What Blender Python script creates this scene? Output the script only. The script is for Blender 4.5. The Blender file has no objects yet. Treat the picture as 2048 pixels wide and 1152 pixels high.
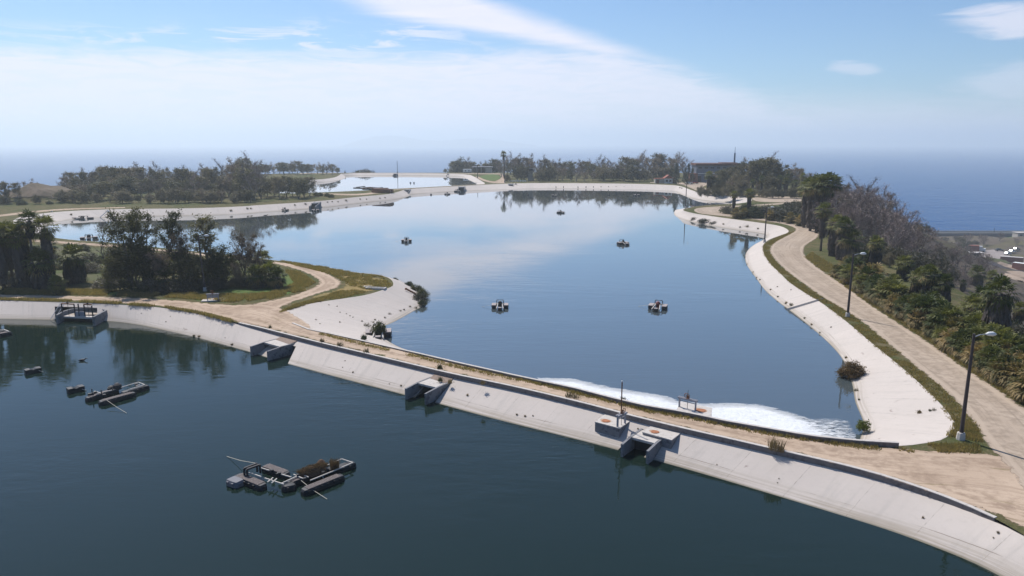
import bpy, bmesh, math, random
import numpy as np
from mathutils import Vector, Matrix, noise
from mathutils.geometry import delaunay_2d_cdt

S = bpy.context.scene
COL = S.collection
R = math.radians

# ---------------------------------------------------------------- camera
F_PX, CAM_H = 1450.0, 24.0            # focal length in pixels of the 2048 px wide photograph
PITCH = math.atan(291 / F_PX)
cam_d = bpy.data.cameras.new('camera')
cam = bpy.data.objects.new('camera', cam_d)
COL.objects.link(cam)
cam.location = (0, 0, CAM_H)
cam.rotation_euler = (math.pi / 2 - PITCH, 0, 0)
cam_d.sensor_width = 36.0
cam_d.lens = 36.0 * F_PX / 2048
cam_d.clip_start = 0.5
cam_d.clip_end = 60000
S.camera = cam

# ---------------------------------------------------------------- sun, sky
SUN_EL, SUN_AZ = R(52), R(-34)        # azimuth measured from +Y towards +X
sun_dir = Vector((math.sin(SUN_AZ) * math.cos(SUN_EL), math.cos(SUN_AZ) * math.cos(SUN_EL), math.sin(SUN_EL)))
sl = bpy.data.lights.new('sun', 'SUN')
sl.energy = 4.8
sl.angle = R(0.55)
sl.color = (1.0, 0.955, 0.89)
so = bpy.data.objects.new('sun', sl)
COL.objects.link(so)
so.rotation_euler = sun_dir.to_track_quat('Z', 'Y').to_euler()

S.view_settings.view_transform = 'Standard'
S.view_settings.look = 'None'
S.view_settings.exposure = 0.18
S.view_settings.gamma = 1.0
S.cycles.max_bounces = 6
S.cycles.transparent_max_bounces = 8
S.cycles.volume_bounces = 1
S.cycles.use_denoising = True

class NT:
    """short node-tree writer"""
    def __init__(s, tree):
        s.t = tree
        s.n = tree.nodes
    def node(s, typ, **kw):
        nd = s.n.new(typ)
        for k, v in kw.items():
            setattr(nd, k, v)
        return nd
    def put(s, sock, v):
        if hasattr(v, 'is_output'):
            s.t.links.new(v, sock)
        elif v is not None:
            if hasattr(sock.default_value, '__len__') and not hasattr(v, '__len__'):
                v = (v,) * len(sock.default_value)
            if hasattr(sock.default_value, '__len__') and len(sock.default_value) == 4 and len(v) == 3:
                v = tuple(v) + (1,)
            sock.default_value = v
    def m(s, op, a, b=None, c=None, clamp=False):
        nd = s.node('ShaderNodeMath', operation=op, use_clamp=clamp)
        for i, v in enumerate((a, b, c)):
            if v is not None:
                s.put(nd.inputs[i], v)
        return nd.outputs[0]
    def sstep(s, v, lo, hi):
        nd = s.node('ShaderNodeMapRange', interpolation_type='SMOOTHSTEP')
        s.put(nd.inputs[0], v); s.put(nd.inputs[1], lo); s.put(nd.inputs[2], hi)
        nd.inputs[3].default_value = 0; nd.inputs[4].default_value = 1
        return nd.outputs[0]
    def mix(s, fac, a, b, blend='MIX'):
        nd = s.node('ShaderNodeMix', data_type='RGBA', blend_type=blend)
        s.put(nd.inputs[0], fac); s.put(nd.inputs[6], a); s.put(nd.inputs[7], b)
        return nd.outputs[2]
    def noise(s, vec, scale, detail=4, rough=0.55, dist=0.0):
        nd = s.node('ShaderNodeTexNoise')
        if vec is not None:
            s.put(nd.inputs['Vector'], vec)
        nd.inputs['Scale'].default_value = scale
        nd.inputs['Detail'].default_value = detail
        nd.inputs['Roughness'].default_value = rough
        nd.inputs['Distortion'].default_value = dist
        return nd.outputs[0]
    def mapping(s, vec, scale=(1, 1, 1), rot=(0, 0, 0), loc=(0, 0, 0)):
        nd = s.node('ShaderNodeMapping')
        s.put(nd.inputs[0], vec)
        nd.inputs[1].default_value = loc; nd.inputs[2].default_value = rot; nd.inputs[3].default_value = scale
        return nd.outputs[0]
    def xyz(s, a=0, b=0, c=0):
        nd = s.node('ShaderNodeCombineXYZ')
        s.put(nd.inputs[0], a); s.put(nd.inputs[1], b); s.put(nd.inputs[2], c)
        return nd.outputs[0]
    def sep(s, v):
        nd = s.node('ShaderNodeSeparateXYZ')
        s.put(nd.inputs[0], v)
        return nd.outputs

world = bpy.data.worlds.new('World')
S.world = world
world.use_nodes = True
world.node_tree.nodes.clear()
w = NT(world.node_tree)
SKY_STRENGTH = 0.085
sky = w.node('ShaderNodeTexSky', sky_type='NISHITA')
sky.sun_disc = False
sky.sun_elevation = SUN_EL
sky.sun_rotation = SUN_AZ % (2 * math.pi)
sky.altitude = 90
sky.air_density = 1.0
sky.dust_density = 0.45
sky.ozone_density = 1.6
tc = w.node('ShaderNodeTexCoord').outputs['Generated']
dx, dy, dz = w.sep(tc)
az = w.m('DEGREES', w.m('ARCTAN2', dx, dy))
el = w.m('DEGREES', w.m('ARCSINE', dz))
# thin high cloud laid out over the real sky in azimuth and elevation
ce = w.m('MULTIPLY', el, 1.0)
fib = w.noise(w.mapping(w.xyz(az, ce), scale=(0.10, 0.75, 1), rot=(0, 0, R(17))), 1.0, 6, 0.6, 0.5)   # fibres along the band
fib2 = w.noise(w.mapping(w.xyz(az, ce), scale=(0.22, 1.5, 1), rot=(0, 0, R(5)), loc=(7, 3, 0)), 1.0, 7, 0.62, 0.9)
wob = w.m('MULTIPLY', w.m('SUBTRACT', fib, 0.5), 3.0)
wob2 = w.m('MULTIPLY', w.m('SUBTRACT', fib2, 0.5), 2.0)
upper = w.m('SUBTRACT', w.m('MULTIPLY_ADD', az, -0.34, 9.95), el)            # > 0 below the band's upper edge
lower = w.m('SUBTRACT', el, w.m('MULTIPLY_ADD', az, -0.17, 7.3))             # > 0 above the band's lower edge
band = w.m('MULTIPLY', w.sstep(w.m('ADD', upper, w.m('MULTIPLY', wob, 0.35)), -0.5, 1.2),
           w.sstep(w.m('ADD', lower, w.m('MULTIPLY', wob, 0.5)), -0.2, 1.0))
band = w.m('MULTIPLY', band, w.sstep(az, -15.0, -9.0))
band = w.m('MULTIPLY', band, w.m('MULTIPLY_ADD', fib, 0.45, 0.70, clamp=True))
veil = w.sstep(w.m('ADD', w.m('SUBTRACT', w.m('MULTIPLY_ADD', az, 0.02, 6.9), el), wob2), -0.5, 1.4)
veil = w.m('MULTIPLY', veil, w.sstep(w.m('ADD', upper, wob2), -0.4, 1.6))
veil = w.m('MULTIPLY', veil, w.m('MULTIPLY_ADD', w.sstep(az, 40.0, -6.0), 0.24, 0.66))
veil = w.m('MULTIPLY', veil, w.m('MULTIPLY_ADD', w.sstep(fib2, 0.36, 0.62), 0.20, 0.84, clamp=True))
veilr = w.m('MULTIPLY', w.sstep(w.m('ADD', w.m('SUBTRACT', w.m('MULTIPLY_ADD', az, -0.035, 4.2), el), wob2), -0.8, 2.6), 0.6)
streak = w.m('MULTIPLY', w.sstep(fib2, 0.46, 0.64), w.m('MULTIPLY', w.sstep(el, 5.5, 7.2), w.sstep(w.m('MULTIPLY_ADD', az, -0.08, el), 10.6, 8.2)))
streak = w.m('MULTIPLY', w.m('MULTIPLY', streak, w.sstep(az, 1.0, -9.0)), 0.8)
def puff(a0, e0, wa, we, k):
    q = w.m('ADD', w.m('POWER', w.m('DIVIDE', w.m('SUBTRACT', w.m('MULTIPLY_ADD', el, 1.3, az), a0 + 1.3 * e0), wa), 2),
            w.m('POWER', w.m('DIVIDE', w.m('SUBTRACT', el, e0), we), 2))
    return w.m('MULTIPLY', w.sstep(w.m('ADD', q, w.m('MULTIPLY', wob2, 1.1)), 1.3, 0.1), k)
puffs = w.m('MAXIMUM', puff(24.4, 5.0, 1.8, 0.55, 0.42), w.m('MAXIMUM', puff(34.5, 7.4, 4.5, 1.2, 0.75), puff(36, 3.4, 5.5, 1.6, 0.4)))
cl = w.m('MAXIMUM', w.m('MAXIMUM', band, veil), w.m('MAXIMUM', w.m('MAXIMUM', veilr, streak), puffs))
cl = w.m('MULTIPLY', cl, w.sstep(dz, -0.02, 0.0), clamp=True)
cloud_col = (0.80 / SKY_STRENGTH, 0.795 / SKY_STRENGTH, 0.90 / SKY_STRENGTH)
skyc = w.mix(1.0, sky.outputs[0], (0.68, 0.93, 1.20), 'MULTIPLY')
bg = w.node('ShaderNodeBackground')
w.put(bg.inputs[0], w.mix(cl, skyc, cloud_col))
bg.inputs[1].default_value = SKY_STRENGTH
wo = w.node('ShaderNodeOutputWorld')
w.t.links.new(bg.outputs[0], wo.inputs[0])

# ---------------------------------------------------------------- pixel rays to the ground
CP, SP = math.cos(PITCH), math.sin(PITCH)
def at(x, y, z=0.0):
    """point of the level z seen at pixel (x, y) of the 2048 x 1152 photograph"""
    u, v = (x - 1024) / F_PX, (576 - y) / F_PX
    d = (u, CP + v * SP, -SP + v * CP)
    t = (z - CAM_H) / d[2]
    return Vector((d[0] * t, d[1] * t, z))

def proj(P):
    yy = P[1] * CP - (P[2] - CAM_H) * SP
    zz = P[1] * SP + (P[2] - CAM_H) * CP
    return (1024 + F_PX * P[0] / yy, 576 - F_PX * zz / yy)

def chaikin(pts, n=2, closed=False):
    P = np.array(pts, float)
    for _ in range(n):
        if closed:
            Q = np.roll(P, -1, 0)
        else:
            Q = P[1:]
        A = P if closed else P[:-1]
        a, b = A * .75 + Q * .25, A * .25 + Q * .75
        out = np.empty((2 * len(A), P.shape[1])); out[0::2] = a; out[1::2] = b
        if not closed:
            out = np.vstack([P[:1], out, P[-1:]])
        P = out
    return P

def resample(P, step, extra=()):
    P = np.array(P, float)
    d = np.r_[0, np.cumsum(np.linalg.norm(np.diff(P[:, :2], axis=0), axis=1))]
    s = np.linspace(0, d[-1], max(2, int(d[-1] / step) + 1))
    if len(extra):
        s = np.array(sorted(set(np.round(np.r_[s, extra], 4))))
    return np.stack([np.interp(s, d, P[:, k]) for k in range(P.shape[1])], 1), s

def offset(P, r, closed=False):
    """shift a 2-D polyline to its left by r"""
    P = np.array(P, float)[:, :2]
    if closed:
        T = np.roll(P, -1, 0) - np.roll(P, 1, 0)
    else:
        T = np.gradient(P, axis=0)
    T /= np.linalg.norm(T, axis=1, keepdims=True) + 1e-9
    return P + np.stack([-T[:, 1], T[:, 0]], 1) * np.reshape(r, (-1, 1))

def inside(poly, X, Y):
    poly = np.array(poly)[:, :2]
    r = np.zeros(X.shape, bool)
    x1, y1 = poly[-1]
    for x2, y2 in poly:
        c = ((y2 > Y) != (y1 > Y)) & (X < (x1 - x2) * (Y - y2) / (y1 - y2 + 1e-12) + x2)
        r ^= c
        x1, y1 = x2, y2
    return r

def dist_poly(poly, X, Y, closed=True):
    P = np.array(poly)[:, :2]
    best = np.full(X.shape, 1e9)
    Q = np.roll(P, -1, 0) if closed else P[1:]
    for a, b in zip(P if closed else P[:-1], Q):
        ab = b - a
        t = np.clip(((X - a[0]) * ab[0] + (Y - a[1]) * ab[1]) / (ab @ ab + 1e-12), 0, 1)
        best = np.minimum(best, np.hypot(X - a[0] - t * ab[0], Y - a[1] - t * ab[1]))
    return best

# ---------------------------------------------------------------- object helpers
def mesh_obj(name, verts, faces, mat, parent=None, smooth=False, uvs=None, attr=None):
    me = bpy.data.meshes.new(name)
    me.from_pydata([tuple(v) for v in verts], [], [tuple(f) for f in faces])
    if uvs is not None:
        ul = me.uv_layers.new(name='UVMap')
        li = np.zeros(len(me.loops), np.int32); me.loops.foreach_get('vertex_index', li)
        ul.data.foreach_set('uv', np.array(uvs, np.float32)[li].ravel())
    if attr:
        for k, vals in attr.items():
            a = me.attributes.new(k, 'FLOAT', 'POINT')
            a.data.foreach_set('value', np.array(vals, np.float32))
    if smooth:
        me.polygons.foreach_set('use_smooth', [True] * len(me.polygons))
    me.materials.append(mat)
    me.update()
    o = bpy.data.objects.new(name, me)
    COL.objects.link(o)
    if parent is not None:
        o.parent = parent
    return o

def tag(o, label=None, cat=None, group=None, kind=None):
    if label: o['label'] = label
    if cat: o['category'] = cat
    if group: o['group'] = group
    if kind: o['kind'] = kind
    return o

def thing(name, label, cat, loc=(0, 0, 0), rz=0.0, group=None, scale=1.0):
    o = bpy.data.objects.new(name, None)
    o.empty_display_size = 0.3
    COL.objects.link(o)
    o.location = loc
    o.rotation_euler = (0, 0, rz)
    o.scale = (scale,) * 3
    return tag(o, label, cat, group)

def dup(root, loc, rz, label, group, scale=1.0):
    r = root.copy(); COL.objects.link(r)
    r.location = loc; r.rotation_euler = (0, 0, rz); r.scale = (scale,) * 3 if not hasattr(scale, '__len__') else scale
    r['label'] = label
    if group: r['group'] = group
    for ch in list(root.children):
        c = ch.copy(); COL.objects.link(c); c.parent = r
        for g in list(ch.children):
            d = g.copy(); COL.objects.link(d); d.parent = c
    return r

class MB:
    """collects simple solids, then becomes ONE mesh object"""
    def __init__(s):
        s.v, s.f = [], []
    def add(s, vs, fs):
        n = len(s.v)
        s.v += [tuple(v) for v in vs]
        s.f += [tuple(i + n for i in f) for f in fs]
        return s
    def hexa(s, b, t):
        """four bottom corners and four top corners, counter-clockwise from above"""
        return s.add(list(b) + list(t), [(3, 2, 1, 0), (4, 5, 6, 7), (0, 1, 5, 4), (1, 2, 6, 5), (2, 3, 7, 6), (3, 0, 4, 7)])
    def box(s, c, d, rz=0.0):
        cx, cy, cz = c; hx, hy, hz = d[0] / 2, d[1] / 2, d[2] / 2
        ca, sa = math.cos(rz), math.sin(rz)
        q = [(cx + x * ca - y * sa, cy + x * sa + y * ca) for x, y in ((-hx, -hy), (hx, -hy), (hx, hy), (-hx, hy))]
        return s.hexa([(x, y, cz - hz) for x, y in q], [(x, y, cz + hz) for x, y in q])
    def prism(s, poly, z0, z1):
        n = len(poly)
        vs = [(p[0], p[1], z0) for p in poly] + [(p[0], p[1], z1) for p in poly]
        return s.add(vs, [tuple(range(n))[::-1], tuple(range(n, 2 * n))] + [(i, (i + 1) % n, n + (i + 1) % n, n + i) for i in range(n)])
    def beam(s, a, b, wd, ht):
        """bar of rectangular section from a to b"""
        a, b = Vector(a), Vector(b)
        d = (b - a).normalized()
        up = Vector((0, 0, 1)) if abs(d.z) < 0.95 else Vector((0, 1, 0))
        sd = d.cross(up).normalized() * wd / 2
        u2 = sd.cross(d).normalized() * ht / 2
        vs = [a - sd - u2, a + sd - u2, a + sd + u2, a - sd + u2, b - sd - u2, b + sd - u2, b + sd + u2, b - sd + u2]
        return s.add(vs, [(0, 1, 2, 3), (7, 6, 5, 4), (0, 4, 5, 1), (1, 5, 6, 2), (2, 6, 7, 3), (3, 7, 4, 0)])
    def tube(s, pts, rads, n=8, cap=True):
        pts = [Vector(p) for p in pts]
        if not hasattr(rads, '__len__'):
            rads = [rads] * len(pts)
        base = len(s.v)
        ref = None
        for i, p in enumerate(pts):
            d = (pts[min(i + 1, len(pts) - 1)] - pts[max(i - 1, 0)]).normalized()
            if ref is None:
                ref = Vector((0, 0, 1)) if abs(d.z) < 0.9 else Vector((1, 0, 0))
            a = d.cross(ref).normalized(); b = d.cross(a).normalized()
            for k in range(n):
                t = 2 * math.pi * k / n
                s.v.append(tuple(p + (a * math.cos(t) + b * math.sin(t)) * rads[i]))
        for i in range(len(pts) - 1):
            for k in range(n):
                k2 = (k + 1) % n
                s.f.append((base + i * n + k, base + i * n + k2, base + (i + 1) * n + k2, base + (i + 1) * n + k))
        if cap:
            s.f.append(tuple(base + k for k in range(n))[::-1])
            e = base + (len(pts) - 1) * n
            s.f.append(tuple(e + k for k in range(n)))
        return s
    def lathe(s, c, prof, n=12):
        base = len(s.v)
        for r, z in prof:
            for k in range(n):
                t = 2 * math.pi * k / n
                s.v.append((c[0] + r * math.cos(t), c[1] + r * math.sin(t), c[2] + z))
        for i in range(len(prof) - 1):
            for k in range(n):
                k2 = (k + 1) % n
                s.f.append((base + i * n + k, base + i * n + k2, base + (i + 1) * n + k2, base + (i + 1) * n + k))
        s.f.append(tuple(base + k for k in range(n))[::-1])
        s.f.append(tuple(base + (len(prof) - 1) * n + k for k in range(n)))
        return s
    def ring(s, c, axis, r, rr, n=18, m=6):
        """torus round an axis"""
        ax = Vector(axis).normalized()
        a = ax.orthogonal().normalized(); b = ax.cross(a)
        base = len(s.v); c = Vector(c)
        for i in range(n):
            t = 2 * math.pi * i / n
            d = a * math.cos(t) + b * math.sin(t)
            for k in range(m):
                q = 2 * math.pi * k / m
                s.v.append(tuple(c + d * (r + rr * math.cos(q)) + ax * rr * math.sin(q)))
        for i in range(n):
            for k in range(m):
                i2, k2 = (i + 1) % n, (k + 1) % m
                s.f.append((base + i * m + k, base + i2 * m + k, base + i2 * m + k2, base + i * m + k2))
        return s
    def build(s, name, mat, parent=None, bevel=0.0, smooth=False):
        o = mesh_obj(name, s.v, s.f, mat, parent, smooth)
        if bevel:
            bm = bmesh.new(); bm.from_mesh(o.data)
            bmesh.ops.bevel(bm, geom=list(bm.edges), offset=bevel, segments=2, affect='EDGES', profile=0.6)
            bm.to_mesh(o.data); bm.free()
        return o

# ---------------------------------------------------------------- materials
MATS = {}
def base_mat(name):
    m = bpy.data.materials.new(name)
    m.use_nodes = True
    m.node_tree.nodes.clear()
    t = NT(m.node_tree)
    out = t.node('ShaderNodeOutputMaterial')
    b = t.node('ShaderNodeBsdfPrincipled')
    t.t.links.new(b.outputs[0], out.inputs[0])
    MATS[name] = m
    return m, t, b, out

def obj_co(t): return t.node('ShaderNodeTexCoord').outputs['Object']
def world_co(t): return t.node('ShaderNodeNewGeometry').outputs['Position']
def bump(t, b, h, strength, dist):
    n = t.node('ShaderNodeBump')
    n.inputs['Strength'].default_value = strength
    n.inputs['Distance'].default_value = dist
    t.put(n.inputs['Height'], h)
    t.put(b.inputs['Normal'], n.outputs[0])

def plain(name, col, rough=0.7, metal=0.0, var=0.25, scale=3.0, spec=0.3, world_space=False, rust=None):
    m, t, b, out = base_mat(name)
    co = world_co(t) if world_space else obj_co(t)
    n = t.noise(co, scale, 5, 0.6)
    lo = tuple(c * (1 - var) for c in col); hi = tuple(min(1, c * (1 + var)) for c in col)
    c = t.mix(n, lo, hi)
    if rust:
        c = t.mix(t.sstep(t.noise(co, scale * 1.7, 6, 0.65), 0.52, 0.62), c, rust)
    t.put(b.inputs['Base Color'], c)
    b.inputs['Roughness'].default_value = rough
    b.inputs['Metallic'].default_value = metal
    b.inputs['Specular IOR Level'].default_value = spec
    bump(t, b, n, 0.25, 0.02)
    return m

def concrete_slope():
    """u runs along the bank in metres, v down it in metres"""
    m, t, b, out = base_mat('slope_concrete')
    uv = t.node('ShaderNodeUVMap').outputs[0]
    u, v, _ = t.sep(uv)
    P = world_co(t)
    n1 = t.noise(P, 0.22, 5, 0.6)
    n2 = t.noise(P, 2.2, 6, 0.65)
    run = t.noise(t.mapping(uv, scale=(1.3, 0.12, 1)), 1.0, 5, 0.6)           # streaks running down the slope
    up = t.node('ShaderNodeAttribute', attribute_name='above').outputs['Fac']      # metres from the waterline, up the slope
    hor = t.noise(t.xyz(t.m('MULTIPLY', u, 0.10), t.m('MULTIPLY', up, 5.0), 0), 1.0, 5, 0.6)           # tide lines along the bank
    c = t.mix(n1, (0.45, 0.395, 0.355), (0.545, 0.485, 0.44))
    pid = t.m('FLOOR', t.m('DIVIDE', u, 4.6))
    wn = t.node('ShaderNodeTexWhiteNoise', noise_dimensions='1D'); t.put(wn.inputs['W'], pid)
    c = t.mix(t.m('MULTIPLY', wn.outputs[0], 0.16), c, (0.36, 0.34, 0.32))
    c = t.mix(t.m('MULTIPLY', t.sstep(n2, 0.5, 0.75), 0.22), c, (0.34, 0.31, 0.27))
    c = t.mix(t.m('MULTIPLY', t.sstep(run, 0.50, 0.72), 0.34), c, (0.33, 0.305, 0.28))
    # tide lines a little above the water
    c = t.mix(t.m('MULTIPLY', t.m('MULTIPLY', t.sstep(up, 1.7, 0.1), t.sstep(hor, 0.36, 0.58)), 0.75), c, (0.27, 0.225, 0.17))
    c = t.mix(t.m('MULTIPLY', t.sstep(t.m('ADD', up, t.m('MULTIPLY', n2, 0.1)), 0.24, 0.12), 0.8), c, (0.17, 0.15, 0.11))
    # expansion joints between the panels
    w1 = t.m('MULTIPLY', t.m('SUBTRACT', t.noise(P, 1.5, 3), 0.5), 0.12)
    fr = t.m('ABSOLUTE', t.m('SUBTRACT', t.m('FRACT', t.m('DIVIDE', t.m('ADD', u, w1), 4.6)), 0.5))
    j = t.sstep(fr, 0.4935, 0.4975)
    c = t.mix(t.m('MULTIPLY', j, t.m('MULTIPLY_ADD', t.sstep(n2, 0.4, 0.65), 0.6, 0.12, clamp=True)), c, (0.16, 0.135, 0.11))
    jh = t.sstep(t.m('ABSOLUTE', t.m('SUBTRACT', t.m('ADD', up, t.m('MULTIPLY', w1, 0.6)), 1.25)), 0.05, 0.02)
    c = t.mix(t.m('MULTIPLY', jh, t.m('MULTIPLY', t.sstep(n1, 0.45, 0.6), 0.7)), c, (0.15, 0.12, 0.09))
    # patches of spalling and old repairs
    sp = t.sstep(t.noise(P, 0.55, 7, 0.7, 0.6), 0.655, 0.685)
    c = t.mix(t.m('MULTIPLY', sp, 0.7), c, (0.24, 0.19, 0.165))
    t.put(b.inputs['Base Color'], c)
    b.inputs['Roughness'].default_value = 0.85
    b.inputs['Specular IOR Level'].default_value = 0.25
    bump(t, b, n2, 0.3, 0.02)
    return m

def soil(name, cols, feather=True, tracks=True, grass=0.0, rough_edge=1.1):
    """dirt or old asphalt sheet whose border frays out over the ground below"""
    m, t, b, out = base_mat(name)
    P = world_co(t)
    n1 = t.noise(P, 0.12, 5, 0.6); n2 = t.noise(P, 1.1, 7, 0.65); n3 = t.noise(P, 9.0, 4, 0.7)
    c = t.mix(t.sstep(n1, 0.35, 0.65), cols[0], cols[1])
    c = t.mix(t.m('MULTIPLY', t.sstep(n2, 0.5, 0.72), 0.65), c, cols[2])
    c = t.mix(t.m('MULTIPLY', t.sstep(n3, 0.52, 0.75), 0.35), c, cols[2])
    uv = t.node('ShaderNodeUVMap').outputs[0]
    if tracks:
        tr = t.noise(t.mapping(uv, scale=(0.05, 2.2, 1)), 1.0, 6, 0.65, 0.3)
        c = t.mix(t.m('MULTIPLY', t.sstep(tr, 0.5, 0.68), 0.75), c, cols[2])
        tr2 = t.noise(t.mapping(uv, scale=(0.09, 5.0, 1), loc=(3, 9, 0)), 1.0, 5, 0.6, 0.2)
        c = t.mix(t.m('MULTIPLY', t.sstep(tr2, 0.53, 0.66), 0.6), c, cols[1])
    ed = t.node('ShaderNodeAttribute', attribute_name='edge').outputs['Fac']
    if tracks:     # two wheel ruts, and the rougher crown between them
        rut = t.sstep(t.m('ABSOLUTE', t.m('SUBTRACT', t.m('ADD', ed, t.m('MULTIPLY', t.m('SUBTRACT', n2, 0.5), 0.5)), 0.85)), 0.34, 0.12)
        c = t.mix(t.m('MULTIPLY', rut, 0.5), c, cols[1])
        crown = t.m('MULTIPLY', t.sstep(ed, 1.12, 1.4), t.m('MULTIPLY', t.sstep(ed, 4.5, 2.2), t.sstep(n2, 0.40, 0.58)))
        c = t.mix(t.m('MULTIPLY', crown, 0.55), c, cols[2])
        stones = t.sstep(t.noise(P, 16.0, 2, 0.5), 0.64, 0.70)
        c = t.mix(t.m('MULTIPLY', stones, 0.45), c, tuple(q * 1.35 for q in cols[1]))
    if grass:
        g = t.sstep(t.noise(t.mapping(uv, scale=(0.16, 1.4, 1)), 1.0, 6, 0.7), 0.60, 0.68)
        c = t.mix(t.m('MULTIPLY', g, grass), c, (0.16, 0.13, 0.055))
    t.put(b.inputs['Base Color'], c)
    b.inputs['Roughness'].default_value = 0.95
    b.inputs['Specular IOR Level'].default_value = 0.1
    bump(t, b, n2, 0.4, 0.05)
    if feather:
        at_ = t.node('ShaderNodeAttribute', attribute_name='edge').outputs['Fac']
        e = t.m('ADD', at_, t.m('MULTIPLY', t.m('SUBTRACT', t.noise(P, 0.9, 6, 0.7), 0.56), 3.0 * rough_edge))
        a = t.sstep(e, -0.12, 0.22)
        t.put(b.inputs['Alpha'], a)
    return m

def ground_mat():
    m, t, b, out = base_mat('ground_cover')
    P = world_co(t)
    z = t.sep(P)[2]
    n1 = t.noise(P, 0.05, 5, 0.6); n2 = t.noise(P, 0.5, 6, 0.65); n3 = t.noise(P, 3.5, 6, 0.7)
    g = t.mix(t.sstep(n2, 0.36, 0.62), (0.075, 0.082, 0.034), (0.135, 0.11, 0.06))
    g = t.mix(t.sstep(n1, 0.47, 0.6), g, t.mix(n2, (0.05, 0.068, 0.024), (0.095, 0.095, 0.042)))
    g = t.mix(t.m('MULTIPLY', t.sstep(n3, 0.5, 0.7), 0.5), g, (0.22, 0.165, 0.10))
    g = t.mix(t.m('MULTIPLY', t.sstep(n3, 0.45, 0.3), 0.6), g, (0.045, 0.055, 0.018))
    low = t.mix(t.sstep(n2, 0.35, 0.65), (0.085, 0.07, 0.058), (0.15, 0.12, 0.098))
    low = t.mix(t.sstep(n1, 0.5, 0.62), low, (0.12, 0.105, 0.06))
    low = t.mix(t.m('MULTIPLY', t.sstep(n3, 0.48, 0.62), 0.7), low, (0.045, 0.042, 0.03))
    c = t.mix(t.sstep(z, -3.0, -16.0), g, low)
    t.put(b.inputs['Base Color'], c)
    b.inputs['Roughness'].default_value = 1.0
    b.inputs['Specular IOR Level'].default_value = 0.05
    bump(t, b, t.m('ADD', n2, n3), 0.8, 0.15)
    return m

def water_mat(name, body, scale, dist, rough=0.02, stretch=(1, 1, 1), rot=0.0, patch=True, ior=1.333, extra_gloss=0.0):
    m, t, b, out = base_mat(name)
    P = world_co(t)
    Q = t.mapping(P, scale=stretch, rot=(0, 0, rot))
    n = t.noise(Q, scale, 3, 0.55, 0.4)
    n2 = t.noise(Q, scale * 0.28, 2, 0.5, 0.6)
    h = t.m('ADD', n, t.m('MULTIPLY', n2, 1.6))
    if patch:   # cat's-paws: the breeze roughens some areas more than others
        h = t.m('MULTIPLY', h, t.m('MULTIPLY', t.m('MULTIPLY_ADD', t.sstep(t.noise(P, 0.022, 3, 0.5, 0.8), 0.42, 0.62), 1.0, 0.35), t.m('MULTIPLY_ADD', t.sstep(t.sep(P)[1], 260.0, 120.0), 0.8, 0.2)))   # sheltered and calm at the far end
    t.put(b.inputs['Base Color'], body)
    b.inputs['Roughness'].default_value = rough
    b.inputs['IOR'].default_value = ior
    bump(t, b, h, 1.0, dist)
    if extra_gloss:      # second gloss layer added to strengthen the reflection of the sky
        b.inputs['Coat Weight'].default_value = extra_gloss
        b.inputs['Coat IOR'].default_value = 1.5
        b.inputs['Coat Roughness'].default_value = rough
        t.t.links.new(b.inputs['Normal'].links[0].from_socket, b.inputs['Coat Normal'])
    return m

def leaf_mat(name, a, bcol, trans=0.25, hue=0.5, rough=0.6):
    m, t, b, out = base_mat(name)
    co = obj_co(t)
    n = t.noise(co, 0.9, 3, 0.6)
    n2 = t.noise(co, 6.0, 2, 0.6)
    rnd = t.node('ShaderNodeObjectInfo').outputs['Random']
    c = t.mix(t.sstep(t.m('MULTIPLY_ADD', t.m('SUBTRACT', rnd, 0.5), hue, t.m('MULTIPLY_ADD', n2, 0.5, t.m('MULTIPLY', n, 0.5))), 0.32, 0.68), a, bcol)
    t.put(b.inputs['Base Color'], c)
    b.inputs['Roughness'].default_value = rough
    b.inputs['Specular IOR Level'].default_value = 0.25
    tr = t.node('ShaderNodeBsdfTranslucent')
    t.put(tr.inputs[0], t.mix(1.0, c, (1.15, 1.2, 0.7), 'MULTIPLY'))
    mx = t.node('ShaderNodeMixShader')
    mx.inputs[0].default_value = trans
    t.t.links.new(b.outputs[0], mx.inputs[1]); t.t.links.new(tr.outputs[0], mx.inputs[2])
    t.t.links.new(mx.outputs[0], out.inputs[0])
    return m

M_SLOPE = concrete_slope()
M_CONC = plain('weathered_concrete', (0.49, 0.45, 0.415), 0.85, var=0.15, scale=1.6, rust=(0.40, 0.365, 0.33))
M_CONC_DARK = plain('stained_shaded_concrete', (0.19, 0.19, 0.20), 0.85, var=0.35, scale=1.2, rust=(0.10, 0.10, 0.11))  # dark tone paints the shade of walls and chamber sides into the colour
M_DIRT = soil('dirt_track', ((0.375, 0.28, 0.205), (0.47, 0.36, 0.27), (0.25, 0.18, 0.13)), grass=0.65)
M_ROAD = soil('dusty_road', ((0.355, 0.28, 0.215), (0.43, 0.345, 0.27), (0.24, 0.19, 0.145)), rough_edge=0.8)
M_GROUND = ground_mat()
M_WALLFACE = plain('shaded_wall_face', (0.19, 0.165, 0.155), 0.9, var=0.3, scale=1.4, rust=(0.13, 0.11, 0.105))  # darkened to paint the shade on kerb and parapet faces
M_STEEL = plain('galvanised_steel', (0.42, 0.42, 0.43), 0.45, metal=0.4, var=0.15, scale=4)
M_GREYPAINT = plain('grey_steel', (0.30, 0.30, 0.33), 0.6, var=0.2, scale=3, rust=(0.22, 0.20, 0.2))
M_DARKSTEEL = plain('dark_steel_and_shade', (0.035, 0.033, 0.037), 0.6, var=0.3, scale=2)
M_POLE = plain('brown_steel_pole', (0.055, 0.042, 0.042), 0.55, var=0.25, scale=1.5)
M_RUST = plain('rusted_iron', (0.17, 0.075, 0.038), 0.85, var=0.45, scale=3.5, rust=(0.30, 0.15, 0.09))
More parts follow.
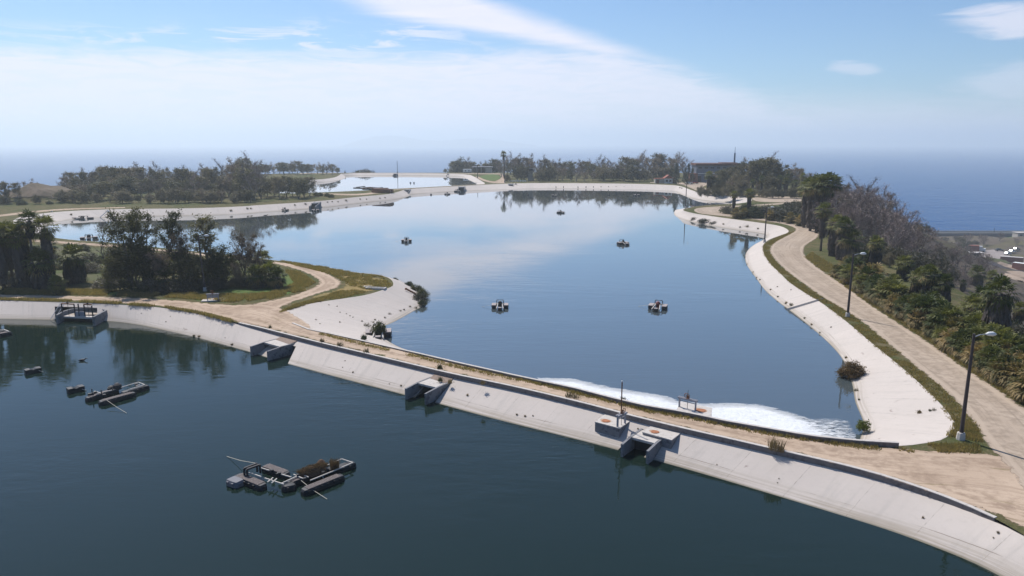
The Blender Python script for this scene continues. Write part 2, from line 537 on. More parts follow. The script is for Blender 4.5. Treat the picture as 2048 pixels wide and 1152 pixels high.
M_RUSTPATCH = plain('rust_plate', (0.36, 0.15, 0.075), 0.9, var=0.4, scale=2.5, rust=(0.26, 0.10, 0.05))
M_BLACK = plain('black_plastic', (0.022, 0.022, 0.026), 0.5, var=0.4, scale=3)
M_FLOATTOP = plain('weathered_deck_board', (0.125, 0.105, 0.10), 0.85, var=0.3, scale=4, rust=(0.22, 0.19, 0.18))
M_PALEFLOAT = plain('faded_grey_plastic', (0.13, 0.13, 0.15), 0.6, var=0.2, scale=3)
M_WHITE = plain('white_paint', (0.72, 0.72, 0.70), 0.6, var=0.08, scale=2)
M_RAIL = plain('pale_rail', (0.46, 0.42, 0.38), 0.6, var=0.12, scale=3)
M_ROPE = plain('pale_rope', (0.55, 0.5, 0.4), 0.9, var=0.1, scale=6)
M_MOTOR = plain('oily_red_iron', (0.20, 0.06, 0.05), 0.6, var=0.4, scale=5)
M_FOAM = None
M_WATER_FRONT = water_mat('pond_water', (0.009, 0.0185, 0.0145), 1.3, 0.022, stretch=(0.6, 1.6, 1), rot=R(14))
M_WATER_MID = water_mat('pond_water_turbid', (0.060, 0.076, 0.082), 1.0, 0.012, stretch=(0.55, 1.8, 1), rot=R(5), ior=1.5, extra_gloss=0.6)
M_WATER_FAR = water_mat('pond_water_pale', (0.10, 0.12, 0.13), 0.8, 0.003, ior=1.5, extra_gloss=0.7)
M_SEA = water_mat('sea_water', (0.0, 0.056, 0.18), 0.09, 1.8, rough=0.25, stretch=(0.7, 1.4, 1), patch=False, ior=1.07)

M_BARK = plain('grey_bark', (0.15, 0.125, 0.105), 0.95, var=0.4, scale=3)
M_BARK_PALE = plain('pale_bark', (0.30, 0.265, 0.235), 0.95, var=0.35, scale=3)
M_LEAF_DARK = leaf_mat('dark_leaves', (0.052, 0.055, 0.026), (0.135, 0.122, 0.062), 0.38)
M_LEAF_OLIVE = leaf_mat('olive_leaves', (0.080, 0.074, 0.048), (0.185, 0.152, 0.108), 0.3)
M_LEAF_BROWN = leaf_mat('dry_brown_leaves', (0.11, 0.082, 0.070), (0.24, 0.18, 0.15), 0.25)
M_TWIG = leaf_mat('grey_twigs', (0.13, 0.098, 0.088), (0.25, 0.19, 0.17), 0.0)
M_CONIFER = leaf_mat('conifer_needles', (0.012, 0.022, 0.014), (0.030, 0.042, 0.024), 0.1)
M_PALM = leaf_mat('palm_fronds', (0.045, 0.060, 0.014), (0.15, 0.15, 0.04), 0.3)
M_PALM_DRY = leaf_mat('half_dry_fronds', (0.085, 0.080, 0.024), (0.28, 0.20, 0.085), 0.3)
M_SKIRT = leaf_mat('dead_frond_skirt', (0.036, 0.029, 0.025), (0.11, 0.085, 0.07), 0.05)
M_SHRUB = leaf_mat('shrub_leaves', (0.036, 0.046, 0.018), (0.088, 0.088, 0.036))
M_SHRUB_GREY = leaf_mat('grey_scrub', (0.060, 0.058, 0.040), (0.130, 0.112, 0.088), 0.15)
M_GRASSY = leaf_mat('grass_blades', (0.11, 0.115, 0.04), (0.29, 0.215, 0.10), 0.45)
M_REED = leaf_mat('dry_reeds', (0.16, 0.10, 0.055), (0.34, 0.23, 0.13), 0.2)

# ================================================================ THE GROUND
W1, W2, W3 = -1.95, -2.2, -1.6        # water levels of the front, middle and far pond
SEA_Z, LOW_Z = -66.0, -61.0

def P2(x, y, z=0.0):
    p = at(x, y, z); return (p.x, p.y)

PLATEAU = [(85, -80), (70, 20), (64, 50), (60.5, 66)] + [P2(*q) for q in (
    (2060, 722), (1965, 650), (1885, 594), (1800, 548), (1722, 508), (1668, 474), (1640, 440), (1655, 405), (1690, 385),
    (1645, 368), (1560, 353), (1400, 345.4), (1200, 344.8), (1000, 344.8), (900, 345.5), (690, 345.5), (600, 345.8),
    (400, 352), (200, 364), (120, 371), (60, 384), (-10, 398), (-160, 408))] + [(-330, 250), (-330, -80)]
PLATEAU = chaikin(PLATEAU, 1, True)
HILLOCK = P2(84, 401)

def hgt(X, Y):
    X = np.asarray(X, float); Y = np.asarray(Y, float)
    sh = X.shape
    X = X.ravel(); Y = Y.ravel()
    ins = inside(PLATEAU, X, Y)
    d = np.where(ins, 0, dist_poly(PLATEAU, X, Y))
    t = np.clip((d - 7) / 175.0, 0, 1)
    z = -0.14 * np.minimum(d, 7) + (LOW_Z + 1) * (1 - (1 - t) ** 1.8)
    rough = np.clip(d / 40, 0, 1) * (1 - np.clip((d - 150) / 60, 0, 0.75))
    nz = (np.sin(X * .061 + 1.3) * np.cos(Y * .047) + .6 * np.sin(X * .13 - Y * .11) + .35 * np.sin(X * .31 + Y * .27))
    z = z + rough * nz * 2.2
    z = z - np.clip((Y - 690) * 0.35, 0, 30) * (d > 120)
    z = z + (6.0 + 1.2 * np.sin(X * .4) * np.sin(Y * .33 + 1)) * np.exp(-(((X - HILLOCK[0]) / 15) ** 2 + ((Y - HILLOCK[1]) / 12) ** 2) ** 1.5)
    # bushy bank on the right of the lower land
    z = z + 7 * np.exp(-((X - 440) / 40) ** 2 - ((Y - 605) / 30) ** 2)
    return z.reshape(sh)

def h1(x, y): return float(hgt(np.array([x]), np.array([y]))[0])

def ground(px, py):
    """where the ray of a pixel meets the ground"""
    a = at(px, py, 0.0); o = Vector((0, 0, CAM_H))
    d = (a - o)
    ts = np.concatenate([np.linspace(0.9, 1.0, 5), np.linspace(1.002, 6, 900)])
    X = d.x * ts; Y = d.y * ts; Z = CAM_H + d.z * ts
    H = hgt(X, Y)
    k = np.argmax(Z <= H + 1e-6)
    if k == 0:
        k = 4
    return Vector((X[k], Y[k], H[k]))

def at_depth(px, Y):
    z = 0.0
    for _ in range(6):
        x = (px - 1024) / F_PX * (Y * CP - (z - CAM_H) * SP)
        z = h1(x, Y)
    return Vector((x, Y, z))

def z_of_row(py, Y):
    """height of the ray of image row py at depth Y"""
    v = (576 - py) / F_PX
    return CAM_H + Y * (-SP + v * CP) / (CP + v * SP)

# ---------------------------------------------------------------- pond outlines (bank top, waterline)
TOP1 = [(-250, 594), (-100, 598), (0, 601), (105, 604), (215, 608), (275, 611), (325, 615), (400, 628), (475, 648), (512, 658.5), (574, 676),
        (640, 693), (745, 718), (869, 748), (909, 757.5), (1024, 781), (1150, 811.5), (1213, 828), (1259, 841), (1360, 866), (1450, 886.5),
        (1558, 912), (1716, 948), (1856, 992.5), (1985, 1041), (2048, 1072), (2150, 1130), (2300, 1235)]
WAT1 = [(-400, 634), (-250, 634), (0, 638), (105, 640), (210, 641), (275, 649), (375, 670), (512, 707), (562, 724.5), (809, 790), (879, 807.5),
        (937, 825), (1150, 877.6), (1237, 900), (1330, 926), (1412, 949), (1590, 1002), (1811, 1070), (1954, 1127), (2001, 1152), (2300, 1320)]
wx = [q[0] for q in WAT1]; wy = [q[1] for q in WAT1]
P1 = []
for x, y in TOP1:
    tz = float(np.interp(x, [455, 530, 1972, 2000], [-0.05, -0.45, -0.45, -0.05]))
    sk = np.interp(x, [0, 215, 400, 574, 869, 1024, 1400, 1985, 2300], [0, 0, 12, 20, 38, 46, 55, 70, 90])
    t = at(x, y, tz); q = x - sk
    wv = at(q, np.interp(q, wx, wy), W1)
    P1.append((t.x, t.y, t.z, wv.x, wv.y, W1))
P1 = [(-175, 102, -.06, -175, 96, W1)] + P1 + [(62, 8, -.05, 56, 6, W1)]
P1 = chaikin(P1, 2)

N = None
PAIR2 = [(27, 437, 92, 449), (74, 428, 132, 440), (132, 422, 165, 437), (237, 418, 250, 433), (387, 417, 395, 431.5), (487, 413, 490, 428),
         (512, 410.5, 515, 425.5), (637, 403, 640, 415), (712, 394, 712, 406.5), (779, 388.5, 784, 397.5), (799, 383, 806, 390.3),
         (812, 378, 815, 389), (912, 372.5, 914, 382.3), (1024, 366.7, 1024, 378.5), (1099, 365.8, 1097, 376), (1274, 367.5, 1272, 379.5),
         (1340, 370, 1335, 381.5), (1362, 372, 1355, 382.5), (1381, 380, 1370, 388), (1404, 387, 1388, 396), (1440, 390, 1408, 401.5),
         (1474, 392, 1446, 404.6), (1500, 395, 1460, 405.6), (1506, 402, 1462, 406.3), (1480, 407, N, N), (1446, 408.5, N, N), (1399, 411.5, N, N),
         (1378, 415, 1352, 418), (1366, 418.5, 1348, 424), (1366, 421.5, 1348, 429), (1388, 427, 1353, 434), (1420, 431.8, 1373, 441.5),
         (1440, 435, 1412, 449.6), (1474, 439.5, 1460, 458), (1537, 448, 1511, 465), (1560, 452, 1526, 467.5), (1573, 457.5, 1532, 470),
         (1578, 463, 1534, 473), (1570, 468.5, 1531, 477), (1551, 474, 1522, 482), (1536, 480, 1510, 488), (1526, 488, 1499, 496),
         (1525, 497, 1490, 508), (1527, 508, 1490.5, 523), (1538, 526, 1496, 535), (1561, 548, 1515, 560), (1577, 565, 1530, 582),
         (1618, 592, 1560, 607), (1636, 601, 1576, 618), (1691, 642, 1633, 663), (1743, 687, 1672, 700), (1781, 717, 1690, 725),
         (1831, 760, 1706, 770), (1881, 809, 1709, 800), (1896, 828, 1716, 818), (1909, 845, 1724, 835), (1907, 861, 1728, 848),
         (1885, 879, 1727, 860), (1849, 885.5, 1722, 870)]
WALL2 = [(1796, 883, .42), (1716, 878.5, .42), (1621, 869, .42), (1542, 855, .42), (1450, 839, .42), (1400, 828, .42), (1360, 820, .42), (1296, 810, .42),
         (1223, 793, .42), (1150, 774, .4), (1024, 747.5, .3), (912, 722.5, .25), (837, 705, .2), (737, 682.5, .15), (662, 666, .12), (619, 657.5, .1),
         (587, 645, .1)]
PAIR2B = [(571, 632, 748, 659), (573, 621, 752, 657), (587, 615, 758, 655), (632, 605.5, 778, 649), (687, 597.5, 805, 635), (737, 590, 828, 622), (764, 581, 845, 613),
          (786, 574, 852, 606), (789, 568, 850, 597), (786, 561, 838, 582), (779, 556, 812, 567), (766, 551, 792, 557), (740, 547, N, N), (712, 545.5, N, N),
          (652, 534, N, N), (587, 524, N, N), (542, 520, N, N), (490, 512, N, N), (380, 502, N, N), (235, 486, N, N), (122, 478.5, N, N), (60, 466, N, N), (27, 450, 84, 455)]
PAIR3 = [(520, 374, 528, 373), (545, 366, 552, 369), (600, 361, 604, 365), (640, 359, 643, 363.2), (665, 356, 669, 359.5), (676, 352.5, 683, 355), (684, 346.3, 689, 351),
         (790, 346.2, 790, 350.8), (897, 347.2, 897, 351.3), (938, 349, 936, 353), (949, 353.5, 943, 355.5), (961, 361, 951, 362), (973, 367.7, 957, 367.3), (955, 369.3, N, N),
         (812, 376.3, N, N), (737, 380.4, N, N), (650, 384.5, N, N), (560, 387.5, N, N), (525, 381, N, N)]

def build_pairs(rows, wl, run):
    tops, wats = [], []
    for r in rows:
        z = r[4] if len(r) > 4 else 0.0
        t = at(r[0], r[1], z); tops.append((t.x, t.y, 0.0))
        wats.append(None if r[2] is None else at(r[2], r[3], wl))
    T = np.array(tops)
    area = 0.5 * np.sum(T[:, 0] * np.roll(T[:, 1], -1) - np.roll(T[:, 0], -1) * T[:, 1])
    inn = offset(T, run if area > 0 else -run, True)
    nrm = (inn - T[:, :2]) / run
    for i, (t, wv) in enumerate(zip(tops, wats)):
        if wv is None or t[1] < 295: continue
        k = (wv.x - t[0]) * nrm[i][0] + (wv.y - t[1]) * nrm[i][1]
        if k < run * .95:            # traced too steep: keep the bank at its usual gentle slope
            wats[i] = Vector((wv.x + nrm[i][0] * (run * .95 - k), wv.y + nrm[i][1] * (run * .95 - k), wl))
    return [(t[0], t[1], 0.0, (inn[i][0] if wv is None else wv.x), (inn[i][1] if wv is None else wv.y), wl) for i, (t, wv) in enumerate(zip(tops, wats))]

CORNER = {662: (762, 673), 619: (755, 667), 587: (750, 662)}      # where the wall side meets the peninsula slope
rows2 = [r for r in PAIR2] + [(x, y) + CORNER.get(x, (N, N)) + (z,) for x, y, z in WALL2] + PAIR2B
P2L = chaikin(build_pairs(rows2, W2, 5.6), 2, True)
P3L = chaikin(build_pairs(PAIR3, W3, 5.0), 1, True)
TOPL1, TOPL2, TOPL3 = P1[:, :2], P2L[:, :2], P3L[:, :2]
POND1 = np.vstack([TOPL1, [(66, -75), (-175, -75)]])

def cut(px0, px1):
    """arc-length range of front-bank culverts, by pixel of the bank top"""
    a = at(px0, np.interp(px0, [q[0] for q in TOP1], [q[1] for q in TOP1]), -.45)
    b = at(px1, np.interp(px1, [q[0] for q in TOP1], [q[1] for q in TOP1]), -.45)
    out = []
    d = np.r_[0, np.cumsum(np.linalg.norm(np.diff(TOPL1, axis=0), axis=1))]
    for q in (a, b):
        best = (1e9, 0)
        for i in range(len(TOPL1) - 1):
            A, B = TOPL1[i], TOPL1[i + 1]; ab = B - A
            t = np.clip(((q.x - A[0]) * ab[0] + (q.y - A[1]) * ab[1]) / (ab @ ab + 1e-12), 0, 1)
            dd = np.hypot(*(A + ab * t - (q.x, q.y)))
            if dd < best[0]: best = (dd, d[i] + t * (d[i + 1] - d[i]))
        out.append(best[1])
    return out
CULVERTS = [cut(562, 597), cut(868, 909), cut(1288, 1341)]
INTAKE = cut(126, 210)

SLOPES = []
def slope_strip(name, P, wl, closed, step, cuts=(), lip=0.12):
    if closed:
        P = np.vstack([P, P[:1]])
    extra = [e for c in cuts for e in c]
    Q, s = resample(P, step, extra)
    rows = [-lip, 0, .25, .5, .75, 1, 1.5]
    nr = len(rows)
    V, UV, Fc, UP = [], [], [], []
    T, Wt = Q[:, :3], Q[:, 3:6]
    dirn = Wt - T
    ln = np.linalg.norm(dirn, axis=1)
    for i in range(len(Q)):
        for r in rows:
            if r < 0:
                hd = dirn[i, :2] / (np.linalg.norm(dirn[i, :2]) + 1e-9)
                p = (T[i, 0] - hd[0] * lip, T[i, 1] - hd[1] * lip, T[i, 2] - 0.004 if cuts else T[i, 2] + .012)
            else:
                p = T[i] + dirn[i] * r
                if r == 0 and not cuts: p = p + (0, 0, .012)
            V.append(tuple(p)); UV.append((s[i], max(r, 0) * ln[i])); UP.append((1 - r) * ln[i])
    for i in range(len(Q) - 1):
        mid = 0.5 * (s[i] + s[i + 1])
        skip = next((k for k, c in enumerate(cuts) if c[0] - 1e-3 < mid < c[1] + 1e-3), None)
        for k in range(nr - 1):
            if skip is not None and k >= 2: continue
            Fc.append((i * nr + k, i * nr + k + 1, (i + 1) * nr + k + 1, (i + 1) * nr + k))
    o = mesh_obj(name, V, Fc, M_SLOPE, uvs=UV, attr={'above': UP})
    SLOPES.append(([Vector(v) for v in V], Fc))
    # make the faces look up
    bm = bmesh.new(); bm.from_mesh(o.data)
    for f in bm.faces:
        f.normal_update()
        if f.normal.z < 0: f.normal_flip()
    bm.to_mesh(o.data); bm.free()
    return tag(o, kind='structure')

slope_strip('embankment', P1, W1, False, 1.0, CULVERTS + [INTAKE])
slope_strip('embankment', P2L, W2, True, 1.5)
slope_strip('embankment', P3L, W3, True, 2.5)

def sheet(name, poly, z, mat, kind='structure'):
    V = [(p[0], p[1], z) for p in poly]
    r = delaunay_2d_cdt([Vector((p[0], p[1])) for p in poly], [], [list(range(len(poly)))], 1, 1e-4)
    o = mesh_obj(name, [(v.x, v.y, z) for v in r[0]], [tuple(f) for f in r[2]], mat)
    if len(o.data.polygons) and o.data.polygons[0].normal.z < 0: o.data.flip_normals()
    return tag(o, kind=kind)

front_water = sheet('pond_water', offset(POND1, 0.0, True), W1, M_WATER_FRONT)
mid_water = sheet('pond_water', TOPL2, W2, M_WATER_MID)
far_water = sheet('pond_water', TOPL3, W3, M_WATER_FAR)

# ---------------------------------------------------------------- terrain sheet with the ponds cut out
def terrain():
    rng = np.random.default_rng(5)
    xs = []
    def grid(x0, x1, y0, y1, st):
        gx, gy = np.meshgrid(np.arange(x0, x1, st), np.arange(y0, y1, st))
        return np.stack([gx.ravel(), gy.ravel()], 1) + rng.uniform(-.25, .25, (gx.size, 2)) * st
    A = grid(-330, 260, -80, 640, 11)
    B = grid(60, 640, 60, 820, 9)
    Cc = grid(-900, 900, -100, 1000, 45)
    pts = np.vstack([A, B[~inside([(-330, -80), (60, -80), (60, 640), (-330, 640)], B[:, 0], B[:, 1])],
                     Cc[~inside([(-335, -85), (645, -85), (645, 825), (-335, 825)], Cc[:, 0], Cc[:, 1])]])
    pts = np.vstack([pts, grid(HILLOCK[0] - 45, HILLOCK[0] + 45, HILLOCK[1] - 32, HILLOCK[1] + 32, 3.3)])
    ok = np.ones(len(pts), bool)
    for L in (POND1, TOPL2, TOPL3):
        ok &= ~inside(L, pts[:, 0], pts[:, 1]) & (dist_poly(L, pts[:, 0], pts[:, 1]) > 1.0)
    pts = pts[ok]
    verts = [Vector((p[0], p[1])) for p in pts]
    edges = []
    for L in (POND1, TOPL2, TOPL3, PLATEAU):
        n0 = len(verts); n = len(L)
        verts += [Vector((p[0], p[1])) for p in L]
        edges += [(n0 + i, n0 + (i + 1) % n) for i in range(n)]
    r = delaunay_2d_cdt(verts, edges, [], 0, 1e-4)
    V = np.array([(v.x, v.y) for v in r[0]])
    Fc = np.array([tuple(f) for f in r[2] if len(f) == 3])
    cen = V[Fc].mean(1)
    keep = np.ones(len(Fc), bool)
    for L in (POND1, TOPL2, TOPL3):
        keep &= ~inside(L, cen[:, 0], cen[:, 1])
    Z = hgt(V[:, 0], V[:, 1])
    o = mesh_obj('ground', np.c_[V, Z], Fc[keep].tolist(), M_GROUND, smooth=False)
    return tag(o, kind='structure')
terrain()

def sea():
    n = 96
    V = [(0, 0, SEA_Z)]; Fc = []
    rad = [60, 400, 900, 2000, 5000, 10000, 18500]
    V = [(0, 0, SEA_Z)]
    for r in rad:
        V += [(r * math.cos(2 * math.pi * k / n), r * math.sin(2 * math.pi * k / n), SEA_Z) for k in range(n)]
    Fc = [(0, 1 + k, 1 + (k + 1) % n) for k in range(n)]
    for i in range(len(rad) - 1):
        a, b = 1 + i * n, 1 + (i + 1) * n
        Fc += [(a + k, b + k, b + (k + 1) % n, a + (k + 1) % n) for k in range(n)]
    return tag(mesh_obj('sea', V, Fc, M_SEA), kind='structure')
sea()

# islands out at sea, almost lost in the haze
def island():
    Y0 = 15000
    prof = [(700, 290), (715, 283), (735, 277), (755, 272), (785, 270), (815, 273), (845, 279), (880, 281), (930, 277), (960, 276), (990, 279), (1030, 285), (1070, 290)]
    V, Fc = [], []
    rng = random.Random(3)
    xs = np.linspace(700, 1070, 60)
    depth = [(-900, 0.0), (-500, 0.55), (-150, .95), (0, 1.0), (300, .7), (800, 0.0)]
    for x in xs:
        top = z_of_row(np.interp(x, [q[0] for q in prof], [q[1] for q in prof]), Y0)
        X = (x - 1024) / F_PX * Y0
        for dy, k in depth:
            V.append((X, Y0 + dy, SEA_Z - 4 + max(0, top - SEA_Z + 4) * k * rng.uniform(.93, 1.0)))
    nd = len(depth)
    for i in range(len(xs) - 1):
        for k in range(nd - 1):
            Fc.append((i * nd + k, (i + 1) * nd + k, (i + 1) * nd + k + 1, i * nd + k + 1))
    return tag(mesh_obj('island', V, Fc, M_GROUND), kind='structure')
island()

# ---------------------------------------------------------------- roads and tracks
def road(name, left, right, mat, dz=0.02, world_pts=False, step=2.0):
    """sheet between a left and a right border traced as polylines; 'edge' = metres from the border"""
    A = chaikin([P2(*p) if not world_pts else p for p in left], 2)
    B = chaikin([P2(*p) if not world_pts else p for p in right], 2)
    ln = max(np.linalg.norm(np.diff(A, axis=0), axis=1).sum(), np.linalg.norm(np.diff(B, axis=0), axis=1).sum())
    n = max(8, int(ln / step))
    def rs(Pl):
        d = np.r_[0, np.cumsum(np.linalg.norm(np.diff(Pl, axis=0), axis=1))]; d /= d[-1]
        q = np.linspace(0, 1, n); return np.stack([np.interp(q, d, Pl[:, k]) for k in (0, 1)], 1)
    A, B = rs(A), rs(B)
    fr = [0, .06, .14, .25, .4, .5, .6, .75, .86, .94, 1]
    V, UV, E, Fc = [], [], [], []
    s = np.r_[0, np.cumsum(np.linalg.norm(np.diff((A + B) / 2, axis=0), axis=1))]
    for i in range(n):
        wd = np.linalg.norm(A[i] - B[i])
        for q in fr:
            p = A[i] * (1 - q) + B[i] * q
            V.append((p[0], p[1], 0.0)); UV.append((s[i], q * wd)); E.append(min(q, 1 - q) * wd)
    V = np.array(V); V[:, 2] = hgt(V[:, 0], V[:, 1]) + dz
    m = len(fr)
    for i in range(n - 1):
        for k in range(m - 1):
            Fc.append((i * m + k, (i + 1) * m + k, (i + 1) * m + k + 1, i * m + k + 1))
    o = mesh_obj(name, V, Fc, mat, uvs=UV, attr={'edge': E})
    if o.data.polygons[0].normal.z < 0: o.data.flip_normals()
    return tag(o, kind='structure')

def patch(name, poly, mat, dz=0.02, step=4.0):
    P = chaikin(poly, 2, True)
    x0, y0 = P.min(0); x1, y1 = P.max(0)
    gx, gy = np.meshgrid(np.arange(x0, x1, step), np.arange(y0, y1, step))
    G = np.stack([gx.ravel(), gy.ravel()], 1)
    G = G[inside(P, G[:, 0], G[:, 1]) & (dist_poly(P, G[:, 0], G[:, 1]) > step * .3)]
    n = len(P)
    r = delaunay_2d_cdt([Vector(p) for p in P] + [Vector(p) for p in G], [(i, (i + 1) % n) for i in range(n)], [], 1, 1e-4)
    V = np.array([(v.x, v.y) for v in r[0]])
    E = dist_poly(P, V[:, 0], V[:, 1])
    Z = hgt(V[:, 0], V[:, 1]) + dz
    o = mesh_obj(name, np.c_[V, Z], [tuple(f) for f in r[2]], mat, uvs=V, attr={'edge': E})
    if o.data.polygons[0].normal.z < 0: o.data.flip_normals()
    return tag(o, kind='structure')

# the road along the right bank
RA_L = [(2085, 1030), (2010, 930), (1962, 877), (1952, 856), (1930, 824), (1897, 787), (1837, 740), (1775, 687), (1719, 640), (1691, 622), (1656, 602), (1618, 577), (1573, 543),
        (1552, 524), (1541, 509), (1538, 495), (1551, 483), (1581, 468), (1591, 461)]
RA_R = [(2330, 1000), (2180, 905), (2048, 815), (2000, 781), (1931, 737), (1866, 690), (1811, 655), (1736, 607), (1698, 577), (1672, 560), (1643, 540), (1612, 516), (1606, 499), (1614, 488), (1628, 481), (1640, 470), (1634, 457)]
road('road', RA_L, RA_R, M_ROAD, dz=0.03)
RB_L = [(1588, 468), (1591, 459), (1583, 452.5), (1561, 447), (1537, 442.7), (1474, 434.9), (1420, 429.5), (1396, 426.8), (1386, 421), (1390, 416.5), (1427, 413), (1490, 410.7), (1560, 406.3), (1600, 402)]
RB_R = [(1632, 470), (1634, 456), (1590, 445.5), (1560, 441.5), (1537, 438), (1482, 432), (1450, 427.5), (1444, 424), (1437, 421.5), (1439, 420), (1448, 417.5), (1474, 413.3), (1520, 411), (1560, 409), (1604, 405.5)]
road('road', RB_L, RB_R, M_ROAD, dz=0.022)
road('road', [(1300, 365.6), (1345, 366.5), (1366, 369.5), (1384, 377), (1400, 384.5), (1430, 388.3), (1474, 391), (1560, 395.5), (1600, 397)],
     [(1300, 364.3), (1350, 364.5), (1385, 366), (1404, 374), (1418, 380), (1440, 384.5), (1480, 387), (1560, 392), (1608, 396)], M_ROAD, dz=0.022)
patch('road_apron', [P2(*q) for q in ((1500, 394), (1560, 394.5), (1606, 397), (1603, 404), (1560, 405), (1508, 403.5))], M_ROAD, dz=0.028)
patch('forecourt', [P2(*q) for q in ((1378, 366), (1386, 363.5), (1402, 363.2), (1426, 364.5), (1424, 368), (1404, 373), (1412, 379), (1394, 376), (1376, 369))], M_ROAD, dz=0.026)

# dirt track on the causeway, the fork to the left and the track round the peninsula
kerb_px = [(455, 640), (512, 652), (574, 667), (745, 709), (869, 739), (1024, 773), (1150, 803), (1259, 831), (1360, 855), (1450, 876), (1558, 901), (1716, 938), (1856, 982), (1985, 1029), (2080, 1070), (2200, 1130)]
wall_px = [(540, 621), (566, 640), (600, 652), (662, 668), (737, 685), (837, 708), (912, 726), (1024, 752), (1150, 781), (1223, 800), (1360, 828), (1450, 847), (1542, 864), (1621, 878), (1716, 890), (1796, 896), (1860, 903), (1960, 905), (2060, 915), (2250, 960)]
road('dirt_track', wall_px, kerb_px, M_DIRT, dz=0.016)
road('dirt_track', [(-250, 586), (0, 589.5), (125, 591.5), (250, 594.5), (362, 601), (425, 608), (487, 611), (530, 606), (575, 620), (620, 650)],
     [(-250, 591), (0, 596), (120, 600), (225, 606), (325, 612.5), (400, 624), (462, 640), (512, 651), (560, 661), (620, 676)], M_DIRT, dz=0.024)
TRK_L = [(470, 622), (512, 605.5), (562, 598), (612, 582), (641, 567.5), (632, 555), (596, 539.5), (549, 527), (490, 519), (380, 509), (300, 501), (232, 494.5), (122, 487), (40, 482), (-60, 480)]
TRK_R = [(520, 636), (549, 622), (574, 609), (612, 595.5), (662, 580), (686, 571), (681, 561), (662, 549.5), (617, 533), (574, 526.5), (547, 523.3), (490, 515), (380, 505), (300, 496), (232, 490), (122, 482.5), (40, 477), (-60, 473)]
road('dirt_track', TRK_L, TRK_R, M_DIRT, dz=0.02)
road('dirt_track', [(-120, 446), (5, 433), (74, 424.6), (132, 419.5), (250, 416)], [(-120, 442), (5, 429), (70, 421.5), (130, 417), (250, 414.2)], M_DIRT, dz=0.02)
road('dirt_track', [(640, 388), (700, 391.5), (740, 389), (775, 384.5)], [(640, 386), (700, 388), (728, 387), (765, 382.5)], M_DIRT, dz=0.02)
road('dirt_track', [(770, 383), (812, 377.2), (912, 371.5), (1024, 366)], [(770, 381), (812, 376.6), (912, 371), (1024, 365.6)], M_ROAD, dz=0.02)
road('dirt_track', [(600, 347.6), (684, 345.9), (790, 345.9), (897, 346.9), (945, 348), (1010, 349)], [(600, 346.4), (684, 345.4), (790, 345.4), (897, 346.2), (950, 346.8), (1012, 347)], M_ROAD, dz=0.02)
road('dirt_track', [(950, 354), (975, 366), (1010, 366.5)], [(955, 352.5), (982, 363.5), (1008, 362)], M_DIRT, dz=0.02)
road('dirt_track', [(1007, 349), (1014, 356), (1008, 364)], [(1000, 350), (1004, 356), (985, 365)], M_DIRT, dz=0.03)
M_GREEN = soil('green_grass', ((0.065, 0.115, 0.028), (0.10, 0.135, 0.04), (0.15, 0.14, 0.06)), tracks=False, rough_edge=1.0)
M_GOLD = soil('dry_grass', ((0.26, 0.185, 0.075), (0.20, 0.155, 0.06), (0.30, 0.24, 0.14)), tracks=False, rough_edge=1.3)
M_BARE = soil('bare_earth', ((0.30, 0.225, 0.175), (0.36, 0.28, 0.22), (0.22, 0.17, 0.125)), tracks=False, rough_edge=1.5)
M_SCRUB = soil('scrub_cover', ((0.07, 0.085, 0.028), (0.105, 0.098, 0.055), (0.14, 0.12, 0.095)), tracks=False, rough_edge=1.5)
M_DARKFIELD = soil('dark_field', ((0.075, 0.066, 0.070), (0.085, 0.075, 0.078), (0.062, 0.056, 0.06)), tracks=True, rough_edge=1.0)
patch('grass_bank', [P2(*q) for q in ((963, 351), (985, 347.5), (1002, 352), (1000, 359), (985, 363.5), (968, 359), (958, 354))], M_GREEN, dz=0.06)
patch('grass_bank', [P2(*q) for q in ((560, 533), (596, 544), (626, 558), (632, 566), (604, 580), (560, 596), (500, 601), (440, 596), (420, 580), (520, 575), (560, 560))], M_GREEN, dz=0.012)
patch('grass_bank', [P2(*q) for q in ((-60, 487), (120, 490), (232, 498), (300, 506), (320, 540), (220, 560), (120, 566), (-60, 566))], M_SCRUB, dz=0.012)
patch('grass_bank', [P2(*q) for q in ((-100, 577), (150, 579), (300, 583), (420, 590), (500, 597), (480, 607), (420, 605), (360, 597), (250, 592), (100, 588), (-100, 586))], M_GREEN, dz=0.010)
patch('dry_grass_bank', [P2(*q) for q in ((660, 545), (700, 553), (770, 556), (780, 572), (740, 583), (690, 592), (640, 600), (585, 610), (562, 622), (548, 628), (575, 608), (640, 588), (692, 574), (690, 561))], M_GOLD, dz=0.012)
patch('scrub_bank', [P2(*q) for q in ((1450, 421), (1480, 414.5), (1560, 411), (1610, 412), (1645, 440), (1650, 462), (1632, 462), (1600, 444), (1560, 440), (1490, 431))], M_SCRUB, dz=0.012)
patch('hillside', [(HILLOCK[0] + 19 * math.cos(a), HILLOCK[1] + 13 * math.sin(a)) for a in np.linspace(0, 2 * math.pi, 14)[:-1]], soil('hillside_earth', ((0.13, 0.105, 0.075), (0.175, 0.135, 0.105), (0.075, 0.075, 0.035)), tracks=False, rough_edge=2.5), dz=0.35, step=2.5)

